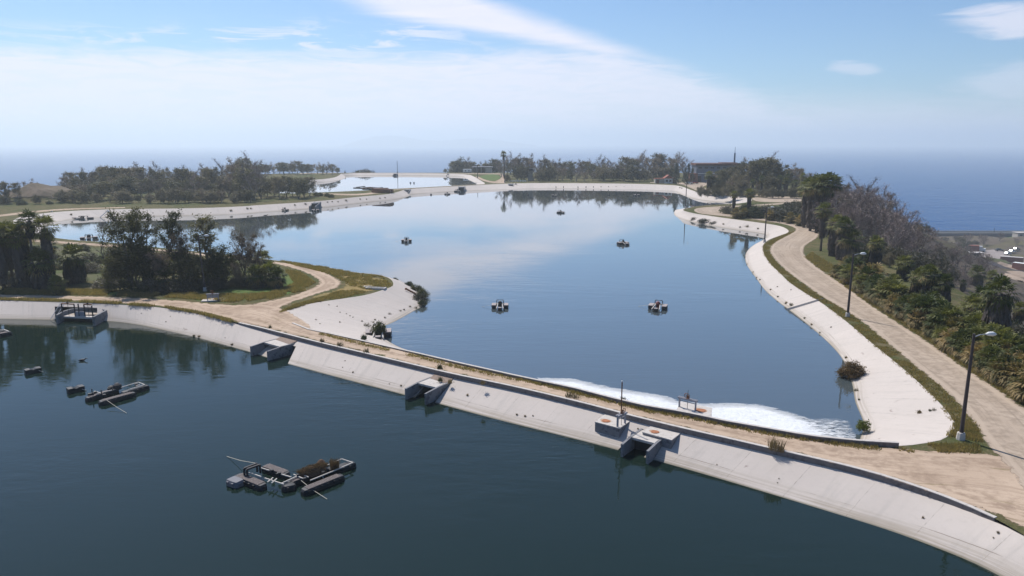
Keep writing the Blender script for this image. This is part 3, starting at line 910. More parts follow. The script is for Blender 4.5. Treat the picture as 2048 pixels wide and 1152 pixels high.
# the lower land by the sea on the right
def LP(*q): return P2(q[0], q[1], LOW_Z)
patch('gravel_yard', [LP(*q) for q in ((1952, 505), (1975, 501), (2000, 500), (2012, 510), (2030, 516), (2048, 522), (2060, 530), (2020, 528), (1990, 521), (1952, 519))],
      soil('gravel', ((0.25, 0.215, 0.205), (0.29, 0.25, 0.235), (0.20, 0.175, 0.17)), tracks=False), dz=0.4, step=6)
patch('green_field', [LP(*q) for q in ((1942, 520), (1990, 521), (2012, 528), (2026, 536), (1996, 541), (1962, 543), (1940, 532))], M_SCRUB, dz=0.5, step=6)
patch('dirt_yard', [LP(*q) for q in ((1980, 542), (2025, 537), (2080, 540), (2080, 551), (2020, 549), (1985, 548))], M_BARE, dz=0.6, step=6)
patch('dark_field', [LP(*q) for q in ((1960, 560), (2005, 557), (2100, 560), (2200, 590), (2140, 622), (2000, 622), (1960, 610))], M_DARKFIELD, dz=0.5, step=6)
patch('dirt_yard', [LP(*q) for q in ((1990, 624), (2100, 622), (2110, 650), (2060, 700), (2000, 690))], M_BARE, dz=0.4, step=6)
patch('green_field', [LP(*q) for q in ((2000, 474), (2060, 473), (2100, 478), (2040, 482))], M_GREEN, dz=0.4, step=8)

# coastal highway: a long straight strip with a barrier on either side
hx0, hx1 = 300, 900
yf, yn = at(1900, 466.6, LOW_Z + 1.0).y, at(1900, 472.2, LOW_Z).y
hw = mesh_obj('highway', [(hx0, yn - 2, LOW_Z + 2.2), (hx1, yn - 2, LOW_Z + 2.2), (hx1, yf + 3, LOW_Z + 2.2), (hx0, yf + 3, LOW_Z + 2.2),
                          (hx0, yn - 5, LOW_Z - 3), (hx1, yn - 5, LOW_Z - 3), (hx1, yf + 6, LOW_Z - 8), (hx0, yf + 6, LOW_Z - 8)],
              [(0, 1, 2, 3), (4, 5, 1, 0), (3, 2, 6, 7)], plain('highway_asphalt', (0.10, 0.095, 0.10), 0.9, scale=.2, world_space=True))
tag(hw, kind='structure')
# foam drifting against the causeway wall
def foam():
    top = [(1072, 754), (1081, 755.5), (1110, 756), (1144, 757), (1174, 762.5), (1214, 772.5), (1274, 782.5), (1310, 788), (1334, 792.5), (1356, 801), (1399, 806.5), (1440, 806), (1486, 806), (1536, 811), (1570, 821), (1600, 831),
           (1625, 838), (1647, 838), (1675, 837), (1694, 841), (1700, 846), (1703, 855), (1712, 866)]
    P = [P2(x, y, W2) for x, y in top]
    bot = []
    for x, y, z in reversed(WALL2):
        if 1040 < x < 1790:
            q = at(x, y, z); bot.append((q.x, q.y))
    m, t, b, out = base_mat('foam')
    Pw = world_co(t)
    n = t.noise(Pw, 1.6, 7, 0.7, 1.2)
    t.put(b.inputs['Base Color'], t.mix(t.sstep(n, 0.3, 0.6), (0.56, 0.58, 0.60), (0.70, 0.71, 0.72)))
    b.inputs['Roughness'].default_value = 0.9
    e = t.node('ShaderNodeAttribute', attribute_name='edge').outputs['Fac']
    X, Y, Z = t.sep(Pw)
    right = t.sstep(X, 24.0, 29.5)
    swirl = t.noise(t.mapping(Pw, rot=(0, 0, R(-35)), scale=(0.5, 1.6, 1)), 1.3, 7, 0.72, 2.2)
    holes = t.sstep(t.noise(t.mapping(Pw, rot=(0, 0, R(-38)), scale=(0.35, 1.5, 1)), 0.9, 6, 0.7, 1.0), 0.31, 0.36)
    rim = t.m('ADD', e, t.m('MULTIPLY', t.m('SUBTRACT', t.noise(t.mapping(Pw, rot=(0, 0, R(-20)), scale=(0.5, 1.4, 1)), 0.9, 7, 0.72, 0.8), 0.55), 2.4))
    a = t.m('MULTIPLY_ADD', t.sstep(rim, 0.4, 1.9), 0.45, t.m('MULTIPLY', t.sstep(rim, -0.2, 0.35), 0.55))
    keep = t.sstep(t.m('SUBTRACT', t.m('ADD', swirl, 0.42), t.m('MULTIPLY', right, 0.50)), 0.30, 0.56)
    t.put(b.inputs['Alpha'], t.m('MULTIPLY', t.m('MULTIPLY', a, keep), holes))
    bump(t, b, t.noise(Pw, 2.4, 6, 0.7, 0.8), 0.9, 0.12)
    poly = P + bot[::-1] if False else P + [p for p in bot[::-1]]
    A = np.array(poly)
    n_ = len(A)
    x0, y0 = A.min(0); x1, y1 = A.max(0)
    gx, gy = np.meshgrid(np.arange(x0, x1, .8), np.arange(y0, y1, .8))
    G = np.stack([gx.ravel(), gy.ravel()], 1); G = G[inside(A, G[:, 0], G[:, 1])]
    r = delaunay_2d_cdt([Vector(p) for p in A] + [Vector(p) for p in G], [(i, (i + 1) % n_) for i in range(n_)], [], 1, 1e-4)
    V = np.array([(v.x, v.y) for v in r[0]])
    E = dist_poly(np.array(P), V[:, 0], V[:, 1], False)
    # a low pile, thicker against the wall
    Z = W2 + 0.03 + 0.10 * np.clip(E / 2, 0, 1) + 0.02 * np.sin(V[:, 0] * 3) * np.sin(V[:, 1] * 2.3)
    o = mesh_obj('foam', np.c_[V, Z], [tuple(f) for f in r[2]], m, attr={'edge': E}, smooth=True)
    if o.data.polygons[0].normal.z < 0: o.data.flip_normals()
    return tag(o, 'white foam floating on the water along the causeway wall', 'foam', kind='stuff')
foam()

# ================================================================ CONCRETE WORKS
def kerb(name, line, z0, hts, width, label, side=1, mat=None):
    """low concrete wall along a world polyline; hts = top height at every point"""
    A = np.array(line); n = len(A)
    O = offset(A, side * width)
    V, Fc = [], []
    for i in range(n):
        V += [(A[i][0], A[i][1], z0), (A[i][0], A[i][1], hts[i]), (O[i][0], O[i][1], hts[i]), (O[i][0], O[i][1], z0)]
    for i in range(n - 1):
        a, b = 4 * i, 4 * i + 4
        Fc += [(a, b, b + 1, a + 1), (a + 1, b + 1, b + 2, a + 2), (a + 2, b + 2, b + 3, a + 3)]
    Fc += [(0, 1, 2, 3), (4 * n - 1, 4 * n - 2, 4 * n - 3, 4 * n - 4)]
    o = mesh_obj(name, V, Fc, mat or M_CONC)
    bm = bmesh.new(); bm.from_mesh(o.data)
    bmesh.ops.recalc_face_normals(bm, faces=bm.faces[:]); bm.to_mesh(o.data); bm.free()
    return o

lo = min(range(len(P1)), key=lambda i: abs(proj((P1[i][0], P1[i][1], P1[i][2]))[0] - 478))
hi = min(range(len(P1)), key=lambda i: abs(proj((P1[i][0], P1[i][1], P1[i][2]))[0] - 1985))
KL, _ = resample(P1[lo:hi + 1, :2], 1.5)
def shade_split_wall(name, label, line, z0, hts, width):  # one wall split in two: face coloured as shaded, top as sunlit
    root = thing(name, label, 'wall', (line[0][0], line[0][1], 0))
    L0 = np.array(line)[:, :2] - np.array(line)[0, :2]
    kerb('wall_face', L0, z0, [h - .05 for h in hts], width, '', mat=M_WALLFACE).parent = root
    cp = kerb('sunlit_cap', offset(L0, -.02), 0, hts, width + .04, '', mat=M_CONC)
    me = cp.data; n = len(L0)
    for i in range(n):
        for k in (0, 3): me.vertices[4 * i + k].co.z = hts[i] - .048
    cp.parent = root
    return root
shade_split_wall('kerb_wall', 'long low concrete kerb wall between the dirt causeway and the front pond slope', KL, -0.62, [0.045] * len(KL), 0.28)
wl = [at(*q) for q in WALL2]
hs = [q[2] for q in WALL2]
W_, ws = resample([(p.x, p.y, h) for p, h in zip(wl, hs)], 1.5)
shade_split_wall('parapet_wall', 'long low concrete parapet between the dirt causeway and the foam-edged middle pond', W_[:, :2], -1.2, list(W_[:, 2]), 0.25)

def frame_at(s0, s1):
    """local frame on the front bank: origin on the bank top, T along the bank (to the right), Nn towards the water"""
    d = np.r_[0, np.cumsum(np.linalg.norm(np.diff(TOPL1, axis=0), axis=1))]
    f = lambda s: np.array([np.interp(s, d, TOPL1[:, 0]), np.interp(s, d, TOPL1[:, 1])])
    a, b = f(s0), f(s1)
    t = (b - a) / np.linalg.norm(b - a)
    n = np.array([t[1], -t[0]])
    if n @ (np.array([0, 0]) - a) < 0: n = -n
    return a, t, n, np.linalg.norm(b - a)

def culvert(c, label, q_end, roof0, roof1, zt, dirt=True, back=.3):
    a, t, n, L = frame_at(*c)
    def P(s, q, z):
        p = a + t * s + n * q; return (p[0], p[1], z)
    root = thing('culvert', label, 'culvert', (a[0], a[1], 0), group='culverts along the front pond slope')
    def loc(mb, name, mat):
        mb.v = [(v[0] - a[0], v[1] - a[1], v[2]) for v in mb.v]
        return mb.build(name, mat, root)
    for s0 in (-0.02, L - 0.20):
        s1 = s0 + 0.22
        w_ = MB()
        prof = [(0.55, zt - 0.0), (roof1 - .2, zt + 0.0), (q_end, zt - 0.16), (q_end, W1 - 1.6), (0.55, W1 - 1.6)]
        v0 = [P(s0, q, z) for q, z in prof]; v1 = [P(s1, q, z) for q, z in prof]
        k = len(prof)
        w_.add(v0 + v1, [tuple(range(k)), tuple(range(k, 2 * k))[::-1]] + [((i + 1) % k, i, k + i, k + (i + 1) % k) for i in range(k)])
        loc(w_, 'wing_wall', M_CONC_DARK)
    r = MB()
    r.hexa([P(.21, roof0, zt - .24), P(.21, roof1, zt - .24), P(L - .21, roof1, zt - .24), P(L - .21, roof0, zt - .24)],
           [P(.21, roof0, zt - .03), P(.21, roof1, zt - .03), P(L - .21, roof1, zt - .03), P(L - .21, roof0, zt - .03)])
    loc(r, 'roof_slab', M_CONC)
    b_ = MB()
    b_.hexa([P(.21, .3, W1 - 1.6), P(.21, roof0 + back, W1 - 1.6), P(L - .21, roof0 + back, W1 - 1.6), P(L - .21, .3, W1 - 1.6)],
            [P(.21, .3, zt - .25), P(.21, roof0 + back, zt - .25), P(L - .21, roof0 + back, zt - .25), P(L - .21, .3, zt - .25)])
    loc(b_, 'back_wall', M_DARKSTEEL)  # near-black colour paints the shade inside the culvert mouth
    if dirt:      # silt and gravel washed in behind the slab
        g = MB()
        g.hexa([P(.1, .02, zt - .3), P(.21, roof0 + .5, zt - .3), P(L - .21, roof0 + .5, zt - .3), P(L - .1, .02, zt - .3)],
               [P(.1, .02, -0.42), P(.21, roof0 + .12, zt + .0), P(L - .21, roof0 + .45, zt + .0), P(L - .1, .02, -0.42)])
        loc(g, 'silt_fill', plain('silt', (0.25, 0.19, 0.155), 1.0, var=.4, scale=5))
    return root
culvert(CULVERTS[0], 'open concrete culvert nearest the left end of the kerb wall, with gravel on its roof', 4.5, .8, 2.6, -0.60)
culvert(CULVERTS[1], 'concrete culvert in the middle of the front pond slope, pale roof slab', 4.6, .8, 2.8, -0.62)
culvert(CULVERTS[2], 'wide dark concrete culvert just below the two rust-stained chambers', 4.3, .8, 2.75, -0.66, dirt=False, back=1.35)

def chamber(name, label, cat, corners, z0, zt, hatch, hatch_r, stain=True):
    root = thing(name, label, cat, (corners[0][0], corners[0][1], 0), group='concrete valve chambers with rusty hatches')
    o = corners[0]
    mb = MB()
    L = [(c[0] - o[0], c[1] - o[1]) for c in corners]
    area = sum(L[i][0] * L[(i + 1) % 4][1] - L[(i + 1) % 4][0] * L[i][1] for i in range(4))
    if area < 0: L = L[::-1]
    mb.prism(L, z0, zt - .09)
    mb.build('body', M_CONC_DARK, root, bevel=0.02)  # dark sides hold painted shade as well as stains
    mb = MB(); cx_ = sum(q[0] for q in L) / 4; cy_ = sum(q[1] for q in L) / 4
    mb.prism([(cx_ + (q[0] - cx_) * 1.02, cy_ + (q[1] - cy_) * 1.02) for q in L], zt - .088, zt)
    mb.build('sunlit_top', M_CONC, root, bevel=0.015)  # paler than the sides, as the sunlit top of the same block
    h = MB()
    h.lathe((hatch[0] - o[0], hatch[1] - o[1], zt + .002), [(hatch_r, 0), (hatch_r, .035), (hatch_r * .8, .05), (hatch_r * .75, .035), (0.02, .04)], 20)
    h.build('hatch', M_RUSTPATCH, root)
    # the rust that has run out over the slab
    s_ = MB()
    rr = random.Random(int(hatch[0] * 10))
    pts = []
    for k in range(18):
        an = 2 * math.pi * k / 18
        q = hatch_r * (1.12 + .35 * rr.random() + (.55 if 1.6 < an < 2.6 else 0))
        pts.append((hatch[0] - o[0] + q * math.cos(an), hatch[1] - o[1] + q * .9 * math.sin(an), zt + .004))
    s_.add(pts, [tuple(range(18))])
    s_.build('rust_stain', plain('rust_stain', (0.40, 0.27, 0.19), .9, var=.3, scale=4), root)
    return root
c1 = [at(1190, 844, -.5), at(1239, 857, -.5), at(1259, 843, -.5), at(1211, 829, -.5)]
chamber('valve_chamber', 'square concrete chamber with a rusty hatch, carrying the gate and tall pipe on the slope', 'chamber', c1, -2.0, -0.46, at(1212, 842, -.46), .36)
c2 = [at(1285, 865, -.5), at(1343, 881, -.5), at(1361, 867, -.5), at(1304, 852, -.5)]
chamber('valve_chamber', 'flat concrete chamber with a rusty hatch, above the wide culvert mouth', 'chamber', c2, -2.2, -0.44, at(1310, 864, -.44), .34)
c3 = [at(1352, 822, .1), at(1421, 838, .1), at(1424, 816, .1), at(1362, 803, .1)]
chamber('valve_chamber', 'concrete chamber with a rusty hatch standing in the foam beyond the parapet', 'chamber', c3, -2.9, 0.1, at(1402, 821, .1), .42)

def sluice_gate(label, loc, rz, W=1.05, Hh=0.95, mat=None, pipe=0.0):
    root = thing('sluice_gate', label, 'gate', loc, rz, group='hand-wheel sluice gates')
    mat = mat or M_GREYPAINT
    for sx in (-1, 1):
        p = MB(); p.box((sx * W / 2, 0, Hh / 2 - .05), (.11, .16, Hh + .1)); p.build('post', mat, root, bevel=.008)
    b = MB(); b.box((0, -.10, Hh + .05), (W + .28, .10, .16)); b.box((0, .10, Hh + .05), (W + .28, .10, .16)); b.build('beam', mat, root, bevel=.008)
    b = MB(); b.box((0, 0, Hh * .72), (W - .12, .05, .06)); b.build('brace', mat, root)
    h = MB(); h.tube([(0, 0, Hh + .1), (0, 0, Hh + .3), (0, 0, Hh + .42)], [.13, .11, .05], 10); h.build('gearbox', M_RUST, root)
    wh = MB()
    wc = (0, -.20, Hh + .42)
    wh.ring(wc, (0, 1, .15), .26, .026, 20, 6)
    for k in range(3):
        an = math.pi * k / 3 + .3
        dxx, dzz = math.cos(an) * .26, math.sin(an) * .26
        wh.tube([(-dxx, -.20, Hh + .42 - dzz), (dxx, -.20, Hh + .42 + dzz)], .018, 5)
    wh.tube([(0, -.22, Hh + .42), (0, .0, Hh + .40)], .05, 8)
    wh.build('hand_wheel', M_RUST, root)
    s_ = MB(); s_.tube([(0, 0, -.5), (0, 0, Hh + .95)], .022, 6); s_.build('stem', M_DARKSTEEL, root)
    if pipe:
        q = MB(); q.tube([(.02, .06, Hh + .15), (.02, .06, Hh + pipe)], .055, 8); q.build('tall_pipe', M_RUST, root)
        q = MB(); q.lathe((.02, .06, Hh + pipe), [(.07, 0), (.07, .10), (.03, .14)], 8); q.build('pipe_cap', M_WHITE, root)
    return root
g1 = at(1242.5, 850, -.46)
e1 = at(1235, 853, -.46); e2 = at(1250, 846, -.46)
sluice_gate('steel sluice gate with small wheel and tall rusty pipe, on the front chamber', g1, math.atan2(e2.y - e1.y, e2.x - e1.x), W=max(.8, (e2 - e1).length), Hh=.95, pipe=3.0)
g2 = at(1374.5, 817, .1)
e1 = at(1358, 813, .1); e2 = at(1391, 821, .1)
sluice_gate('grey steel sluice gate with a spoked wheel, standing in the foam behind the parapet', g2, math.atan2(e2.y - e1.y, e2.x - e1.x), W=(e2 - e1).length * .98, Hh=.85)
g3 = at(425, 602, 0)
pad = thing('concrete_pad', 'small pale concrete pad in the grass under the bench-like gate frame', 'pad', (g3.x, g3.y + .6, 0), R(12))
m_ = MB(); m_.box((0, 0, .06), (3.4, 2.0, .16)); m_.build('slab', M_CONC, pad, bevel=.02)
m_ = MB(); m_.box((.3, .1, .155), (1.0, .55, .03)); m_.build('hatch', M_RUSTPATCH, pad)
g = sluice_gate('bench-like grey gate frame on a pad in the grass between the track and the trees', (g3.x + .1, g3.y, 0.1), R(12), W=1.6, Hh=.95)
m_ = MB(); m_.box((0, .02, .62), (1.5, .05, .42)); m_.build('gate_panel', M_GREYPAINT, g)

# ---------------------------------------------------------------- gated intake on the left of the front slope
def intake():
    plan = [(113, 630), (125, 623), (142, 618), (178, 613.5), (197, 613), (212, 620.5), (186, 634)]
    zt = -0.62
    W = [at(x, y, zt) for x, y in plan]
    o = W[0]
    root = thing('intake_structure', 'six-sided concrete intake with dark gate frames at the left of the front pond', 'intake', (o.x, o.y, 0))
    Q = np.array([(p.x - o.x, p.y - o.y) for p in W])
    def wall(i, j, name):
        a, b = Q[i], Q[j]
        d = (b - a) / np.linalg.norm(b - a); n = np.array([-d[1], d[0]]) * .16
        mb = MB()
        mb.prism([tuple(a - n), tuple(b - n), tuple(b + n), tuple(a + n)], W1 - 1.2, zt + (0.02 * i % .04))
        return mb.build(name, M_CONC_DARK if i not in (2, 3) else M_CONC_DARK, root, bevel=.02)
    for i in range(len(Q) - 1):
        wall(i, i + 1, 'wing_wall' if i in (0, 5) else 'back_wall')
    # floor of silt behind the gates
    mb = MB(); mb.prism([tuple(q * .98 + Q.mean(0) * .02) for q in Q[1:6]][::-1], W1 - .8, W1 + .75); mb.build('silt_floor', M_BARE_PLAIN, root)
    # deck beam across the mouth
    A, B = at(124, 633, -1.35), at(187, 635, -1.35)
    A = Vector((A.x - o.x, A.y - o.y, -1.35)); B = Vector((B.x - o.x, B.y - o.y, -1.35))
    mb = MB(); mb.beam(A, B, .75, .28); mb.build('deck_beam', M_CONC, root, bevel=.02)
    d = (B - A); Lh = d.length; d.normalize()
    pos = lambda x: A + d * (x * Lh)
    top = .55
    for x, h in ((.03, top), (.43, top), (.56, top + .12), (.74, top), (.985, top - .1)):
        p = pos(x); mb = MB(); mb.box((p.x, p.y, (h - 1.25) / 2), (.13, .13, h + 1.25), math.atan2(d.y, d.x)); mb.build('gate_post', M_DARKSTEEL, root)
    for x0, x1 in ((.03, .43), (.74, .985)):
        a, b = pos(x0), pos(x1)
        mb = MB(); mb.beam((a.x, a.y, top + .06), (b.x, b.y, top + .04), .16, .14); mb.build('gate_beam', M_RUST, root)
        c = (a + b) / 2
        mb = MB(); mb.tube([(c.x, c.y, -1.4), (c.x, c.y, top + .55)], .03, 6); mb.build('gate_stem', M_DARKSTEEL, root)
        mb = MB(); mb.ring((c.x, c.y, top + .25), (0, 0, 1), .22, .03, 14, 5); mb.tube([(c.x - .22, c.y, top + .25), (c.x + .22, c.y, top + .25)], .02, 5)
        mb.lathe((c.x, c.y, top + .1), [(.1, 0), (.08, .15)], 8); mb.build('hand_wheel', M_DARKSTEEL, root)
    a, b = pos(.74), pos(.985)
    mb = MB(); mb.tube([(a.x, a.y, .2), (b.x, b.y, .2)], .03, 6); mb.build('hand_rail', M_DARKSTEEL, root)
    a, b = pos(.45), pos(.74)
    mb = MB(); mb.beam((a.x, a.y, -.88), (b.x, b.y, -.88), .09, .72); mb.build('gate_panel', M_GREYPAINT, root)
    mb = MB(); mb.beam(A + Vector((0, .2, -.55)), B + Vector((0, .2, -.55)), .2, .8); mb.build('back_screen', M_DARKSTEEL, root)
    return root
M_BARE_PLAIN = plain('washed_silt', (0.40, 0.34, 0.28), 1.0, var=.3, scale=2)
intake()
# ladder lying on the slope beside it
la, lb = at(105, 640, W1 + .05), at(137, 604, 0.1)
la = Vector((la.x, la.y, W1 + .15)); lb = Vector((lb.x - .4, lb.y - .6, 0.25))
root = thing('slope_ladder', 'pale metal ladder leaning up the slope at the left side of the intake', 'ladder', la)
for k in (-.32, .32):
    m_ = MB(); m_.tube([(k, 0, 0), (lb.x - la.x + k, lb.y - la.y, lb.z - la.z)], .045, 6); m_.build('rail', M_STEEL, root)
for i in range(1, 12):
    q = (lb - la) * (i / 12); m_ = MB(); m_.tube([(q.x - .32, q.y, q.z), (q.x + .32, q.y, q.z)], .03, 5); m_.build('rung', M_STEEL, root)

# ---------------------------------------------------------------- far culverts of the middle pond
def far_culvert(x0, x1, ytop, ybot, label, wlvl, dark=True, flip=False):
    """box culvert let into a far bank; its local y = 0 is the bank top, the water is towards -y"""
    a, b = at(x0, ytop, 0), at(x1, ytop, 0)
    Lh = (b - a).length
    d = (b - a).normalized()
    root = thing('culvert', label, 'culvert', (a.x, a.y, 0), math.atan2(d.y, d.x), group='culverts along the far banks')
    for s in (0, Lh - .5):
        m_ = MB(); m_.hexa([(s, -8.0, wlvl - 1), (s + .5, -8.0, wlvl - 1), (s + .5, .2, wlvl - 1), (s, .2, wlvl - 1)],
                           [(s, -8.0, -1.1), (s + .5, -8.0, -1.1), (s + .5, .2, .15), (s, .2, .15)]); m_.build('wing_wall', M_CONC_DARK, root)
    m_ = MB(); m_.box((Lh / 2, -3.1, -.2), (Lh - 1.06, 5.8, .35)); m_.build('roof_slab', M_CONC_DARK, root)
    m_ = MB(); m_.box((Lh / 2, -2.9, wlvl / 2 - .42), (Lh - 1.06, 5.2, -wlvl)); m_.build('back_wall', M_DARKSTEEL, root)  # near-black block paints the shade of the open mouth
    return root
far_culvert(628, 642, 404, 409.5, 'dark culvert mouth in the left bank beside the grassy spit', W2)
far_culvert(807, 821, 378.5, 386, 'dark culvert mouth at the left end of the far causeway', W2)
far_culvert(917, 931, 373, 381, 'dark culvert mouth in the middle of the far causeway', W2)
far_culvert(1016, 1027, 367.5, 376, 'small dark culvert mouth at the right end of the far causeway', W2)
far_culvert(682, 688, 347, 350, 'tiny culvert mouth at the left end of the farthest bank', W3)
far_culvert(788, 796, 347, 350, 'tiny culvert mouth below the thin mast on the farthest bank', W3)
far_culvert(894, 900, 347, 350.5, 'tiny culvert mouth at the right end of the farthest bank', W3)

# ---------------------------------------------------------------- street lamps
def lamp(label, px, py, h=9.0, lean=0.0):
    p = at(px, py, 0)
    root = thing('street_lamp', label, 'street lamp', p, 0, group='street lamps round the ponds')
    m_ = MB(); m_.lathe((0, 0, 0), [(.34, -.2), (.34, .08), (.30, .55), (.27, .62), (.05, .64)], 8); m_.build('pedestal', M_CONC, root)
    m_ = MB(); m_.tube([(0, 0, .6), (lean * .5, 0, h * .5), (lean, 0, h)], [.17, .14, .105], 10); m_.build('pole', M_POLE, root)
    m_ = MB(); m_.tube([(lean, 0, h - .28), (lean + .5, 0, h - .08), (lean + 1.1, 0, h - .02)], [.045, .04, .04], 6); m_.build('arm', M_STEEL, root)
    m_ = MB(); m_.tube([(lean + .95, 0, h - .02), (lean + 1.15, 0, h), (lean + 1.5, 0, h - .01), (lean + 1.75, 0, h - .05)], [.07, .16, .19, .08], 10); hd = m_.build('lamp_head', M_PALE_METAL, root, smooth=True)
    return root
M_PALE_METAL = plain('pale_lamp_metal', (0.70, 0.70, 0.69), .4, var=.08, scale=3)
lamp('nearest street lamp, dark pole in the grassy tip where the road meets the causeway', 1921, 879)
lamp('second street lamp along the right-hand road, beside the young palms', 1695, 634)
lamp('street lamp at the mouth of the small bay where the road bends', 1529, 484, 8.6)
lamp('farthest street lamp, on the tip of the peninsula in the middle pond', 1371, 416, 8.8)
lamp('street lamp standing against the dark trees left of the dirt track', 410, 582, 9.2, -.35)

# ================================================================ FLOATING AERATORS
def pontoon(root, a, b, wd=.8, ht=.55, deck=True, name='pontoon'):
    """float with rounded upturned ends and a slatted deck; a, b local 2-D"""
    a, b = Vector((a[0], a[1], 0)), Vector((b[0], b[1], 0))
    d = (b - a).normalized(); n = Vector((-d.y, d.x, 0)); L = (b - a).length
    m_ = MB()
    prof = [(-.02, .55, .30), (.10, .85, .48), (.35, 1, .5), (L * .5, 1, .5), (L - .35, 1, .5), (L - .10, .85, .48), (L + .02, .55, .30)]
    V, Fc = [], []
    for s, k, z in prof:
        c = a + d * s
        w2 = wd / 2 * k
        for sy, zz in ((-1, -.25), (-1.0, z * .55), (-.8, z), (.8, z), (1.0, z * .55), (1, -.25)):
            q = c + n * (w2 * sy); V.append((q.x, q.y, zz * ht / .55))
    for i in range(len(prof) - 1):
        for k in range(6):
            Fc.append((i * 6 + k, i * 6 + (k + 1) % 6, (i + 1) * 6 + (k + 1) % 6, (i + 1) * 6 + k))
    Fc += [tuple(range(6))[::-1], tuple(range((len(prof) - 1) * 6, len(prof) * 6))]
    m_.add(V, Fc)
    # lugs along both sides
    for i in range(int(L / .55)):
        c = a + d * (.4 + i * .55)
        for sy in (-1, 1):
            q = c + n * (wd / 2 * sy)
            if .4 + i * .55 < L - .3: m_.box((q.x, q.y, .30 * ht / .55), (.16, .12, .18), math.atan2(d.y, d.x))
    p = m_.build(name, M_BLACK, root)
    bm = bmesh.new(); bm.from_mesh(p.data); bmesh.ops.recalc_face_normals(bm, faces=bm.faces[:]); bm.to_mesh(p.data); bm.free()
    if deck:
        k = MB()
        ns = max(3, int(L * .8 / .16))
        for i in range(ns):
            c = a + d * (L * .1 + (i + .5) * L * .8 / ns)
            k.box((c.x, c.y, ht * .94), (L * .8 / ns * .86, wd * .86, .05), math.atan2(d.y, d.x))
        k.build('deck', M_FLOATTOP, root)
    return p

def rails(root, segs, z=.55, w_=.075, name='rail', mat=None):
    for a, b in segs:
        m_ = MB(); m_.beam((a[0], a[1], a[2] if len(a) > 2 else z), (b[0], b[1], b[2] if len(b) > 2 else z), w_, w_); m_.build(name, mat or M_RAIL, root)

def straws(n, cx, cy, z, rad, h0, h1, lean, seed, wd=.03):
    r = random.Random(seed); m_ = MB()
    for _ in range(n):
        an, q = r.uniform(0, 6.28), rad * math.sqrt(r.random())
        x, y = cx + q * math.cos(an), cy + q * math.sin(an)
        h = r.uniform(h0, h1); la = r.uniform(0, 6.28); l = r.uniform(0, lean) * h
        x2, y2 = x + math.cos(la) * l, y + math.sin(la) * l
        ta = r.uniform(0, 3.14); tx, ty = math.cos(ta) * wd, math.sin(ta) * wd
        m_.add([(x - tx, y - ty, z), (x + tx, y + ty, z), ((x + x2) / 2 + tx * .8, (y + y2) / 2 + ty * .8, z + h * .6), (x2, y2, z + h), ((x + x2) / 2 - tx * .8, (y + y2) / 2 - ty * .8, z + h * .6)], [(0, 1, 2, 3, 4)])
    return m_

